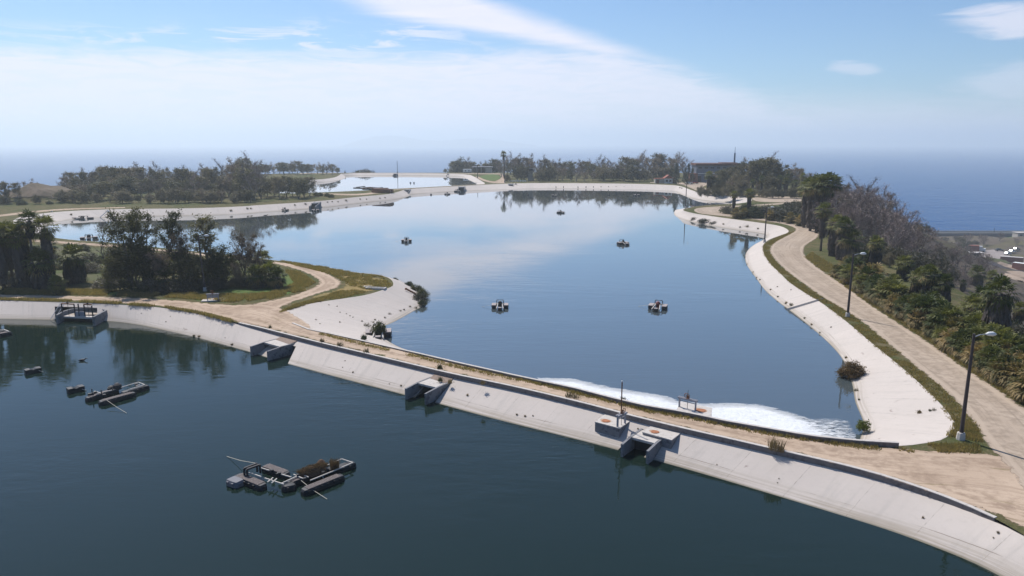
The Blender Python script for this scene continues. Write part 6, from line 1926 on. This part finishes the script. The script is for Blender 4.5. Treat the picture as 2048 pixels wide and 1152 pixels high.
# the grove in front of and beside the blue-grey building
sky_g = [(1400, 352), (1425, 340), (1450, 340), (1480, 332), (1495, 316), (1515, 310), (1545, 320), (1565, 332), (1590, 326), (1610, 342), (1640, 348), (1655, 352)]
sxg, syg = [q[0] for q in sky_g], [q[1] for q in sky_g]
lab_g = {'gum_a': 'olive tree in the grove right of the blue-grey building', 'gum_b': 'dark bushy tree in the grove right of the blue-grey building', 'gum_c': 'brown tree in the grove right of the blue-grey building', 'round': 'low dark tree at the front of the grove by the blue-grey building', 'twig_a': 'bare tree in the grove right of the blue-grey building', 'palm_tall': 'skirted palm in the grove right of the blue-grey building'}
for i in range(20):
    x = 1425 + i * 11.6 + rg.uniform(-4, 4)
    k = rg.choice(['gum_b', 'gum_a', 'gum_c', 'gum_c', 'twig_a'])
    plant_px(k, x, rg.uniform(350, 400), np.interp(x, sxg, syg) + rg.uniform(-6, 8), lab_g[k], 'grove by the blue-grey building', wide=rg.uniform(1.0, 1.3))
for i in range(19):
    x = 1412 + i * 11.3 + rg.uniform(-4, 4)
    k = rg.choice(['gum_a', 'gum_b', 'round', 'palm_tall', 'gum_c', 'palm_tall'])
    plant_px(k, x, rg.uniform(332, 346), rg.uniform(346, 370), lab_g[k], 'grove by the blue-grey building', wide=rg.uniform(.9, 1.1))
for i in range(14):
    x = 1404 + i * 14.5 + rg.uniform(-4, 4)
    plant_px('round', x, rg.uniform(324, 330) - (i > 8) * 6, rg.uniform(374, 382), 'low dark bush under the grove by the blue-grey building', 'undergrowth of the grove', wide=1.15)

# ---------------------------------------------------------------- right-hand palms and the bare hillside wood
for x, yb, yt, k, lab in ((1607, 455, 362, 'palm_tall', 'left palm of the dense skirted cluster behind the shrub island'), (1620, 462, 356, 'palm_tall', 'second palm of the dense skirted cluster behind the shrub island'), (1632, 466, 354, 'palm_tall', 'middle palm of the dense skirted cluster behind the shrub island'),
                          (1645, 468, 351, 'palm_tall', 'fourth palm of the dense skirted cluster behind the shrub island'), (1657, 466, 352, 'palm_tall', 'right palm of the dense skirted cluster behind the shrub island'), (1570, 392, 357, 'palm_tall', 'palm at the edge of the grove, above the road tip'), (1590, 394, 360, 'palm_tall2', 'palm standing just left of the skirted cluster')):
    p = at(x, yb, 0); plant(k, p, z_of_row(yt, p.y) / PF[k], lab, 'tall palms on the right', wide=1.15)
for x, yb, yt, k, lab in ((1641, 502, 407, 'palm_tall2', 'single tall palm with a ragged skirt at the outside of the road bend'), (1668, 512, 430, 'palm_fat', 'left palm of the skirted pair right of the road bend'), (1684, 520, 434, 'palm_fat', 'right palm of the skirted pair right of the road bend'),
                          (1697, 522, 457, 'palm_short', 'shorter palm touching the skirted pair'), (1748, 545, 472, 'palm_fat', 'fat palm behind the second street lamp'), (1727, 540, 500, 'palm_short', 'short shaggy palm left of the fat palm by the second lamp'), (1806, 560, 510, 'palm_short', 'shaggy palm with pale dead fronds behind the young palms'),
                          (1830, 622, 536, 'palm_fat', 'left palm of the broad skirted trio above the young palms'), (1852, 628, 530, 'palm_fat', 'middle palm of the broad skirted trio above the young palms'), (1880, 634, 548, 'palm_fat', 'right palm of the broad skirted trio above the young palms'), (1785, 590, 548, 'palm_short', 'short dark-skirted palm left of the broad trio'),
                          (1985, 700, 556, 'palm_fat', 'big fat palm with a grey skirt nearest to the near street lamp'), (1945, 668, 588, 'palm_short', 'palm just left of the big fat palm'), (1962, 650, 572, 'palm_short', 'green palm behind the big fat palm')):
    p = at(x, yb, 0); plant(k, p, max(1.5, z_of_row(yt, p.y) / PF[k]), lab, 'tall palms on the right', wide=(1.05 if k != 'palm_fat' else .95))
for x, Y, yt, k, lab in ((1950, 235, 530, 'palm_short', 'dark palm down the slope, left of the gravel yard'), (1980, 240, 540, 'palm_short', 'dark palm down the slope below the long red container'), (2035, 106, 624, 'palm_short', 'small palm at the right edge beside the sandy patch'), (1925, 205, 560, 'palm_short', 'palm crown showing over the broad skirted trio')):
    p = at_depth(x, Y); plant(k, p, max(2.2, (z_of_row(yt, Y) - p.z) / PF[k]), lab, None, wide=.9)
# two palms and scrub on the shrub island
for x, yb, yt, lab in ((1467, 428, 382, 'left palm of the pair on the shrub island'), (1497, 433, 378, 'right palm of the pair on the shrub island, with the thicker skirt')):
    p = at(x, yb, 0); plant('palm_tall2', p, z_of_row(yt, p.y) / 1.18, lab, 'pair of palms on the shrub island', wide=1.05)
for i in range(34):
    x = rg.uniform(1452, 1638); y = rg.uniform(416, 440) + max(0, (x - 1560)) * .22
    if x < 1480 and not (419 < y < 428): continue
    k = rg.choice(['bush_green', 'bush_green', 'bush_grey'])
    plant(k, at(x, y, 0), rg.uniform(1.8, 3.4), {'bush_green': 'dense green shrub on the island inside the road loop', 'bush_grey': 'grey dry shrub on the island inside the road loop'}[k], 'shrubs of the road island', wide=1.2)
for x, y in ((1472, 437), (1486, 436), (1540, 441), (1580, 447), (1600, 452)):
    plant('palm_low', at(x, y, 0), 1.6, 'young palm at the edge of the shrub island', 'young palms on the shrub island')
sky_d = [(1640, 372), (1665, 362), (1690, 360), (1712, 372), (1722, 362), (1750, 376), (1768, 392), (1790, 412), (1810, 430), (1822, 444), (1838, 462), (1850, 482), (1866, 500), (1890, 512), (1930, 520)]
sxd, syd = [q[0] for q in sky_d], [q[1] for q in sky_d]
for i in range(34):
    x = 1652 + (i % 17) * 11.2 + rg.uniform(-5, 5)
    Y = (rg.uniform(225, 275) if i < 17 else rg.uniform(180, 220)) - (x - 1650) * .12
    k = rg.choice(['twig_a', 'twig_b', 'twig_a', 'gum_c'])
    plant_px(k, x, Y, np.interp(x, sxd, syd) + (rg.uniform(0, 12) if i < 17 else rg.uniform(25, 60)), {'twig_a': 'tall bare grey-brown tree in the dead wood on the seaward slope', 'twig_b': 'bushy bare tree in the dead wood on the seaward slope', 'gum_c': 'brown-leaved tree in the dead wood on the seaward slope'}[k], 'dead wood on the seaward slope', wide=1.15, hmin=5)
for i in range(24):
    x = 1700 + i * 7 + rg.uniform(-5, 5)
    Y = rg.uniform(140, 175)
    k = rg.choice(['twig_b', 'bush_grey', 'round', 'bush_grey'])
    plant_px(k, x, Y, rg.uniform(492, 530) + max(0, x - 1780) * .3, {'twig_b': 'bare bushy tree just below the palms on the slope', 'bush_grey': 'grey shrub just below the palms on the slope', 'round': 'dark green tree just below the palms on the slope'}[k], 'scrub just below the palms', wide=1.1, hmin=2.5)
for i in range(60):
    x = rg.uniform(1862, 1962); py = 476 + abs(rg.gauss(0, 42))
    if x > 1925 and 492 < py < 522: continue
    p = at(x, py, LOW_Z)
    for _ in range(6):
        q = at(x, py, h1(p.x, p.y)); p = Vector((q.x, q.y, h1(q.x, q.y)))
    k = rg.choice(['twig_b', 'twig_b', 'bush_grey', 'twig_a', 'gum_c'])
    plant(k, p, rg.uniform(3, 6.5) if k != 'bush_grey' else rg.uniform(1.5, 3), {'twig_b': 'bare bushy tree on the brown scrubland left of the gravel yard', 'bush_grey': 'grey scrub bush on the brown scrubland left of the gravel yard', 'twig_a': 'taller bare tree on the brown scrubland left of the gravel yard', 'gum_c': 'brown-leaved tree on the brown scrubland left of the gravel yard'}[k], 'trees left of the gravel yard', wide=1.3)
for i in range(60):
    x = rg.uniform(1820, 2046); py = rg.uniform(482, 600)
    if x > 1935 and 496 < py < 626: 
        if rg.random() < .93 or x > 1990: continue
    p = at(x, py, LOW_Z); p.z = h1(p.x, p.y)
    for _ in range(3):
        q = at(x, py, p.z); p = Vector((q.x, q.y, h1(q.x, q.y)))
    k = rg.choice(['twig_b', 'twig_b', 'bush_grey', 'round', 'twig_a'])
    plant(k, p, rg.uniform(4, 8.5) if k != 'bush_grey' else rg.uniform(2, 3.5), {'twig_b': 'bare bushy tree on the lower scrubland by the sea', 'bush_grey': 'grey scrub bush on the lower land by the sea', 'round': 'dark green tree on the lower scrubland by the sea', 'twig_a': 'taller bare tree on the lower scrubland by the sea'}[k], 'scrubland trees by the sea', wide=1.2)
# the young palms and bushes along the right-hand road
for i in range(46):
    t_ = i / 45
    x = 1672 + t_ * 395 + rg.uniform(-6, 6)
    y = np.interp(x, [1660, 1698, 1736, 1811, 1866, 1931, 2000, 2070], [552, 574, 602, 650, 685, 731, 775, 820]) - rg.uniform(6, 14) * (0.7 + .7 * t_)
    k = rg.choice(['palm_low', 'palm_low', 'palm_low2'])
    plant(k, at(x, y, 0), rg.uniform(.9, 1.5) if k == 'palm_low' else rg.uniform(1.2, 1.8), {'palm_low': 'straw-coloured young palm in the row beside the right-hand road', 'palm_low2': 'greener young palm in the row beside the right-hand road'}[k], 'young palms along the road', wide=rg.uniform(.95, 1.2))
for i in range(52):
    t_ = rg.random()
    x = 1690 + t_ * 380
    y = np.interp(x, [1660, 1698, 1736, 1811, 1866, 1931, 2000, 2070], [552, 574, 602, 650, 685, 731, 775, 820]) - rg.uniform(20, 58) * (.45 + .75 * t_)
    k = rg.choice(['palm_low', 'palm_low2', 'palm_low2'])
    p = ground(x, y)
    plant(k, p, rg.uniform(1.3, 2.2), {'palm_low': 'straw-coloured young palm in the thicket behind the roadside row', 'palm_low2': 'greener young palm in the thicket behind the roadside row'}[k], 'young palm thicket behind the road row', wide=rg.uniform(.95, 1.15))
for i in range(20):
    x = rg.uniform(1930, 2060); Y = rg.uniform(66, 92)
    p = at_depth(x, Y)
    if p.x < np.interp(Y, [60, 78, 134, 190], [62, 59, 74, 86]): continue
    plant(rg.choice(['bush_green', 'bush_grey']), p, rg.uniform(1.2, 2.2), 'dense bush on the slope behind the young palms', 'bushes on the near right slope', wide=1.2)

# ---------------------------------------------------------------- left: the palms and the dark trees
for x, yb, yt, k, lab in ((-20, 592, 430, 'palm_tall', 'palm cut off by the left edge of the photo'), (8, 590, 452, 'palm_tall', 'dark skirted palm at the left edge'), (27, 586, 446, 'palm_tall2', 'second palm from the left edge in the left palm group'), (45, 588, 455, 'palm_tall', 'middle palm of the left group, with pale dead fronds'),
                          (70, 588, 428, 'palm_thin', 'tallest palm of the left group, on a bare thin trunk'), (60, 584, 446, 'palm_tall', 'skirted palm behind the bare-trunked one in the left group'), (103, 588, 434, 'palm_tall2', 'right-hand palm of the left group'), (106, 582, 478, 'palm_tall', 'lower palm tucked under the right-hand palm of the left group'), (88, 592, 498, 'palm_short', 'short palm between the tall palms of the left group')):
    p = at(x, yb - 13, 0); plant(k, p, z_of_row(yt, p.y) / PF[k], lab, 'palms of the left group', wide=1.0 if k != 'palm_thin' else 1.25)
for x, yb, h, k, lab in ((151, 566, 4.6, 'palm_short', 'lone short palm with a dark skirt in the green hollow'), (336, 580, 1.9, 'palm_low2', 'bright green young palm at the foot of the dark trees'), (528, 560, 3.6, 'palm_short', 'upright palm at the right end of the dark trees'), (540, 572, 2.2, 'palm_low2', 'low dark palm at the right end of the dark trees'), (556, 576, 1.9, 'palm_low2', 'lowest dark palm in the grass right of the dark trees'), (515, 574, 2.0, 'palm_low2', 'low palm left of the upright one by the track'), (116, 588, 1.6, 'palm_low2', 'yellowish young palm under the left palm group')):
    plant(k, at(x, yb, 0), h, lab)
for x, yb, yt, k, wd, lab in ((262, 582, 400, 'near_a', 1.1, 'tall dense dark eucalyptus, biggest tree left of the track'), (290, 576, 406, 'near_a', 1.05, 'dense dark eucalyptus joined to the right of the biggest one'), (345, 572, 416, 'near_b', .9, 'slim eucalyptus with a loose crown in the middle of the dark trees'), (368, 576, 446, 'near_c', .75, 'brownish eucalyptus right of the slim one'),
                              (418, 574, 424, 'near_b', 1.25, 'umbrella-crowned eucalyptus behind the left street lamp'), (240, 584, 500, 'near_d', 1.0, 'low dark bushy tree at the left end of the dark trees'), (310, 580, 500, 'near_d', 1.1, 'low dark tree at the foot of the big eucalyptus'), (375, 578, 496, 'near_d', 1.1, 'low dark tree left of the street lamp'),
                              (450, 574, 492, 'near_d', 1.1, 'low dark tree right of the street lamp'), (490, 572, 452, 'near_c', .95, 'brown-leaved eucalyptus at the right of the dark trees'), (508, 570, 474, 'near_c', .8, 'smaller brown eucalyptus leaning over the track end'), (430, 578, 505, 'near_d', .9, 'dark bush-like tree by the bench-like gate'), (475, 578, 518, 'near_c', .9, 'small leggy tree with visible thin stems'), (275, 582, 490, 'near_d', 1.2, 'dark undergrowth tree below the big eucalyptus'), (330, 582, 488, 'near_c', 1.0, 'brownish undergrowth tree in the middle of the dark trees'), (400, 580, 510, 'near_d', 1.0, 'dark undergrowth tree behind the lamp base')):
    p = at(x, yb - 4, 0); plant(k, p, max(2, z_of_row(yt + 4, p.y)), lab, None, wide=wd)
plant('thin', at(213, 572, 0), z_of_row(436, at(213, 572, 0).y), 'thin leafless tree in the green hollow left of the dark trees')
plant('thin', at(228, 576, 0), 4.0, 'small leafless sapling leaning beside the dark trees')
for i in range(46):
    x = rg.uniform(-20, 240); y = rg.uniform(500, 580)
    k = rg.choice(['bush_green', 'bush_grey', 'bush_grey'])
    plant(k, at(x, y, 0), rg.uniform(.7, 1.7), {'bush_green': 'low green shrub in the hollow between the palms and the dark trees', 'bush_grey': 'low grey shrub in the hollow between the palms and the dark trees'}[k], 'shrubs in the left hollow', wide=1.3)
for i in range(26):
    x = rg.uniform(235, 520); y = rg.uniform(568, 586) - (x > 480) * 6
    plant(rg.choice(['bush_green', 'bush_grey']), at(x, y, 0), rg.uniform(.8, 1.8), 'undergrowth bush along the foot of the dark trees', 'undergrowth of the dark trees', wide=1.2)

# ---------------------------------------------------------------- bushes and weeds on the concrete
plant('bush_brown', at(1702, 754, W2 + .1), 1.85, 'round reddish-brown bush at the waterline of the right-hand slope', wide=1.05)
plant('bush_yellow', at(1728, 860, W2 + .3), .95, 'small yellow-green bush at the toe of the slope near the foam')
for x, y, h, k, lab in ((789, 563, 1.3, 'bush_green', 'small bush at the top of the nose of the left peninsula'), (818, 573, 1.6, 'bush_green', 'bush on the waterline at the back of the peninsula nose'), (833, 582, 2.0, 'bush_green', 'leafy bush at the bend of the peninsula nose'), (846, 593, 2.2, 'bush_green', 'largest bush at the tip of the peninsula nose'), (838, 602, 2.0, 'bush_grey', 'dull bush in front of the tip of the peninsula nose'), (845, 610, 1.4, 'bush_green', 'lowest bush at the waterline of the peninsula nose'),
                        (832, 617, .8, 'tuft_dark', 'weed at the joint below the peninsula nose'), (1390, 441, 1.6, 'bush_grey', 'left small bush at the waterline of the small bay'), (1408, 446, 2.2, 'bush_grey', 'widest bush at the waterline of the small bay'), (1428, 449, 1.5, 'bush_grey', 'right small bush at the waterline of the small bay')):
    p = at(x, y, W2 + .2); plant(k, p, h * .58, lab, wide=(1.0 if x < 1380 else 1.5))
plant('bush_green', at(757, 668, W2 + .4), 1.7, 'weeds growing out of the grounded aerator', None, wide=.7)
for x, y, z, h, k in ((735, 655, -2.2, .9, 'tuft_dark'), (728, 678, -.6, .8, 'tuft_green'), (745, 648, -2.1, .6, 'tuft_dark'), (779, 630, -1.9, .5, 'tuft_dark'), (800, 624, -2, .5, 'tuft_dark')):
    plant(k, at(x, y, z), h, 'dark weed growing in the corner slope of the left peninsula', 'weeds of the corner slope')
# weeds in the joints of the front slope and along the kerb
from mathutils.bvhtree import BVHTree
SLOPE_BVH = [BVHTree.FromPolygons(v, f) for v, f in SLOPES]
def on_slope(px, py, top, wl_):
    """point of the concrete banks seen at a pixel; a miss moves up the picture until the ray meets concrete above water"""
    o = Vector((0, 0, CAM_H))
    for k in range(14):
        d = (at(px, py - k, 0) - o).normalized()
        hits = [h for h in (b.ray_cast(o, d) for b in SLOPE_BVH) if h[0] is not None]
        if hits:
            h = min(hits, key=lambda q: q[3])[0]
            if h.z > wl_ + .02: return h
    return at(px, py, wl_)
front_weeds = [(297, 617, .35, 'tuft_dark'), (341, 633, .3, 'tuft_dark'), (325, 645, .5, 'tuft_dark'), (332, 644, .4, 'tuft_dark'), (388, 678, .9, 'tuft_green'), (398, 674, .8, 'tuft_brown'), (378, 676, .6, 'tuft_dark'), (464, 690, .7, 'tuft_brown'), (450, 676, .3, 'tuft_dark'),
               (283, 627, .3, 'tuft_dark'), (292, 622, .3, 'tuft_dark'), (690, 722, .3, 'tuft_dark'), (706, 745, .45, 'tuft_brown'), (685, 735, .3, 'tuft_dark'), (697, 719, .25, 'tuft_dark'), (779, 768, .3, 'tuft_dark'), (802, 772, .5, 'tuft_dry'),
               (935, 791, .6, 'tuft_dry'), (948, 772, .5, 'tuft_dark'), (1034, 830, .5, 'tuft_dry'), (1050, 833, .5, 'tuft_dry'), (1066, 832, .35, 'tuft_dry'), (1090, 834, .6, 'tuft_dry'), (1558, 958, .25, 'tuft_dark'), (1555, 966, .25, 'tuft_dark'), (1434, 930, .25, 'tuft_dark'), (1840, 1029, .6, 'tuft_dry'), (1846, 1036, .4, 'tuft_dry'), (1996, 1066, .4, 'tuft_brown'), (1987, 1076, .25, 'tuft_dark'), (1763, 1036, .2, 'tuft_dark'), (1276, 858, .35, 'tuft_dry'), (1210, 818, .3, 'tuft_dry')]
for x, y, h, k in [q for i_, q in enumerate(front_weeds) if i_ % 4 != 2]:
    plant(k, on_slope(x, y, P1, W1), h * .42, {'tuft_dark': 'small dark weed in a joint of the front pond slope', 'tuft_dry': 'straw-coloured weed on the front pond slope', 'tuft_green': 'green weed at the waterline of the front pond slope', 'tuft_brown': 'brown weed clump on the front pond slope'}[k], 'weeds on the front pond slope')
for x, y, h, k, lab in ((879, 738, .75, 'tuft_green', 'green weed clump beside the kerb above the middle culvert'), (585, 676, .6, 'tuft_green', 'green weeds on the gravel roof of the left culvert'), (540, 656, .5, 'tuft_green', 'weed on the track just left of the left culvert'), (644, 684, .6, 'tuft_dry', 'dry weed against the kerb right of the left culvert'), (681, 692, .7, 'tuft_dark', 'upright weed against the kerb, right of the dry one'), (732, 705, .7, 'tuft_dark', 'upright weed by the kerb halfway to the middle culvert'),
                        (1138, 795, .7, 'tuft_dark', 'left of two weed clumps on the dirt track near the tall pipe'), (1152, 797, .6, 'tuft_dark', 'right of two weed clumps on the dirt track near the tall pipe'), (1246, 803, .6, 'tuft_green', 'green weed beneath the parapet behind the tall pipe'), (1551, 898, 1.05, 'tuft_brown', 'large brown weed clump behind the kerb at the right'), (1562, 903, .5, 'tuft_brown', 'small brown weed beside the large clump behind the kerb'), (965, 768, .5, 'tuft_dry', 'dry weed against the kerb right of the middle culvert'), (880, 762, .6, 'tuft_green', 'weeds on the roof fill of the middle culvert'), (900, 766, .5, 'tuft_dry', 'dry weeds on the roof fill of the middle culvert')):
    plant(k, at(x, y, -.02 if y not in (762, 766, 676) else -.5), h, lab, None)
right_weeds = [(1541, 580, .5), (1555, 574, .4), (1556, 594, .5), (1572, 607, .7), (1583, 611, .9), (1609, 637, .5), (1623, 650, .5), (1640, 666, .4), (1662, 655, .35), (1692, 716, .5), (1712, 782, .6), (1718, 800, .4), (1838, 826, .6), (1868, 821, .5), (1860, 822, .4), (1520, 560, .5), (1506, 545, .5), (1513, 556, .5), (1494, 530, .4), (1490, 515, .6), (1582, 580, .3)]
for i, (x, y, h) in enumerate(right_weeds):
    plant(('tuft_dry', 'tuft_dark', 'tuft_green')[i % 3], on_slope(x, y, P2L, W2), h * .65, ('straw-coloured weed on the right-hand slope of the middle pond', 'dark weed on the right-hand slope of the middle pond', 'green weed on the right-hand slope of the middle pond')[i % 3], 'weeds on the right-hand slope')
left_weeds = [(700, 632, .35), (680, 625, .3), (674, 613, .3), (706, 635, .3), (724, 643, .4), (658, 610, .3), (641, 604, .4), (605, 646, .4), (632, 640, .4), (680, 645, .4), (750, 640, .5), (770, 636, .5), (808, 620, .5), (820, 614, .6), (693, 628, .3), (640, 648, .3)]
for i, (x, y, h) in enumerate(left_weeds):
    plant('tuft_dark', on_slope(x, y, P2L, W2), h * .6, 'small weed in a joint of the pale left peninsula slope', 'weeds on the peninsula slope')
far_weeds = [(590, 411, 1.0), (611, 409, 1.3), (692, 402, 1.4), (655, 405, .8), (664, 404, .8), (676, 404, .8), (720, 399, .9), (733, 399, .8), (770, 396, 1.0), (760, 397, .9), (1447, 449, .8), (1480, 455, .8), (1494, 454, 1.2), (1516, 458, .8), (1364, 377, 1.0), (1360, 376, 1.0), (495, 418, 1.2), (502, 418, 1.0), (462, 422, 1.2), (142, 430, 1.0)]
for x, y, h in far_weeds:
    plant('tuft_dark', on_slope(x, y, P2L, W2), h * .75, 'dark weed on the far concrete bank of the middle pond', 'weeds on the far banks')

# ---------------------------------------------------------------- grass standing along the verges
def grass(n_near=1.0):
    r = random.Random(5); m_ = MB()
    V, Fc = [], []
    def blade(x, y, h, z=0.0):
        a = r.uniform(0, 6.28); w_ = .03 + h * .06; l = h * r.uniform(.1, .7); b = r.uniform(0, 6.28)
        k = len(V)
        V.extend([(x - math.cos(a) * w_, y - math.sin(a) * w_, z - .02), (x + math.cos(a) * w_, y + math.sin(a) * w_, z - .02), (x + math.cos(b) * l, y + math.sin(b) * l, z + h)])
        Fc.append((k, k + 1, k + 2))
    def strip(A, B, n, h0, h1, clump=.4):
        A = np.array([P2(*q) for q in A]); B = np.array([P2(*q) for q in B])
        def par(P):
            d = np.r_[0, np.cumsum(np.linalg.norm(np.diff(P, axis=0), axis=1))]; return P, d / d[-1]
        A, da = par(A); B, db = par(B)
        for _ in range(n):
            t_, q = r.random(), r.random()
            a = (np.interp(t_, da, A[:, 0]), np.interp(t_, da, A[:, 1])); b = (np.interp(t_, db, B[:, 0]), np.interp(t_, db, B[:, 1]))
            x, y = a[0] * (1 - q) + b[0] * q, a[1] * (1 - q) + b[1] * q
            if noise.noise(Vector((x * .35, y * .35, 1.0))) < -.34: continue
            for _k in range(6):
                blade(x + r.gauss(0, .14), y + r.gauss(0, .14), r.uniform(h0, h1))
    inner = [(1898, 835), (1884, 812), (1834, 762), (1784, 719), (1746, 689), (1694, 644), (1640, 603), (1620, 592), (1580, 566), (1563, 549), (1540, 527), (1528, 508), (1526, 492), (1550, 476), (1578, 466)]
    outer = [(1950, 850), (1928, 822), (1895, 785), (1835, 738), (1773, 685), (1717, 638), (1688, 620), (1653, 600), (1616, 576), (1571, 542), (1551, 523), (1540, 508), (1537, 496), (1550, 484), (1589, 463)]
    strip(inner, outer, 5200, .08, .22)
    strip([(1860, 890), (1900, 872), (1912, 848), (1900, 836)], [(1880, 905), (1955, 905), (1962, 880), (1948, 848)], 1500, .10, .30)
    strip([(1690, 574), (1736, 605), (1811, 653), (1866, 688), (1931, 735), (2048, 812)], [(1700, 568), (1746, 596), (1822, 644), (1880, 678), (1946, 722), (2060, 795)], 3400, .15, .42)
    strip([(1610, 515), (1640, 540), (1672, 560), (1690, 572)], [(1624, 505), (1660, 528), (1690, 548), (1705, 565)], 900, .2, .5)
    # along the parapet and the kerb
    strip([(1040, 757), (1150, 783), (1296, 820), (1400, 838), (1542, 867), (1716, 891), (1800, 897)], [(1040, 761), (1150, 788), (1296, 825), (1400, 843), (1542, 871), (1716, 897), (1830, 905)], 900, .1, .35)
    strip([(640, 666), (737, 690), (837, 712), (912, 731), (1040, 758)], [(640, 669), (737, 694), (837, 716), (912, 736), (1040, 763)], 600, .1, .28)
    # left bank verge, the grassy strip by the trees and the peninsula
    strip([(-20, 597), (125, 600), (225, 605), (325, 613), (400, 625), (462, 641)], [(-20, 599.5), (125, 602.5), (225, 608), (325, 615), (400, 628), (466, 645)], 1500, .15, .45)
    strip([(-20, 578), (150, 580), (300, 584), (420, 588), (520, 590), (600, 575)], [(-20, 587), (150, 590), (250, 592), (362, 597), (480, 606), (610, 582)], 6500, .15, .5)
    strip([(560, 522), (652, 535), (712, 547), (764, 552), (784, 572)], [(600, 533), (664, 549), (686, 562), (700, 572), (740, 580)], 3000, .15, .45)
    strip([(690, 578), (640, 596), (590, 610), (560, 625)], [(735, 584), (687, 596), (632, 604), (580, 618)], 1600, .12, .35)
    strip([(540, 600), (600, 582), (630, 566), (600, 545)], [(500, 590), (560, 580), (590, 566), (570, 540)], 2400, .15, .45)
    o = mesh_obj('grass', V, Fc, M_GRASSY)
    tag(o, 'green and straw-coloured grass along the road and track verges', 'grass', kind='stuff')
grass()

# prototypes that were never planted are dropped
for key, (root, H, used, name, cat) in PROTO.items():
    if not used:
        for ch in list(root.children): bpy.data.objects.remove(ch, do_unlink=True)
        bpy.data.objects.remove(root, do_unlink=True)

# ---------------------------------------------------------------- sea air
def haze():
    mb = MB()
    mb.box((0, 0, 65), (42000, 42000, 300))
    m = bpy.data.materials.new('haze')
    m.use_nodes = True
    m.node_tree.nodes.clear()
    t = NT(m.node_tree)
    v = t.node('ShaderNodeVolumePrincipled')
    v.inputs['Color'].default_value = (0.88, 0.965, 1.0, 1)
    v.inputs['Density'].default_value = 0.000225
    v.inputs['Anisotropy'].default_value = 0.35
    o = t.node('ShaderNodeOutputMaterial')
    t.t.links.new(v.outputs[0], o.inputs['Volume'])
    return tag(mb.build('haze', m), kind='stuff')
haze()
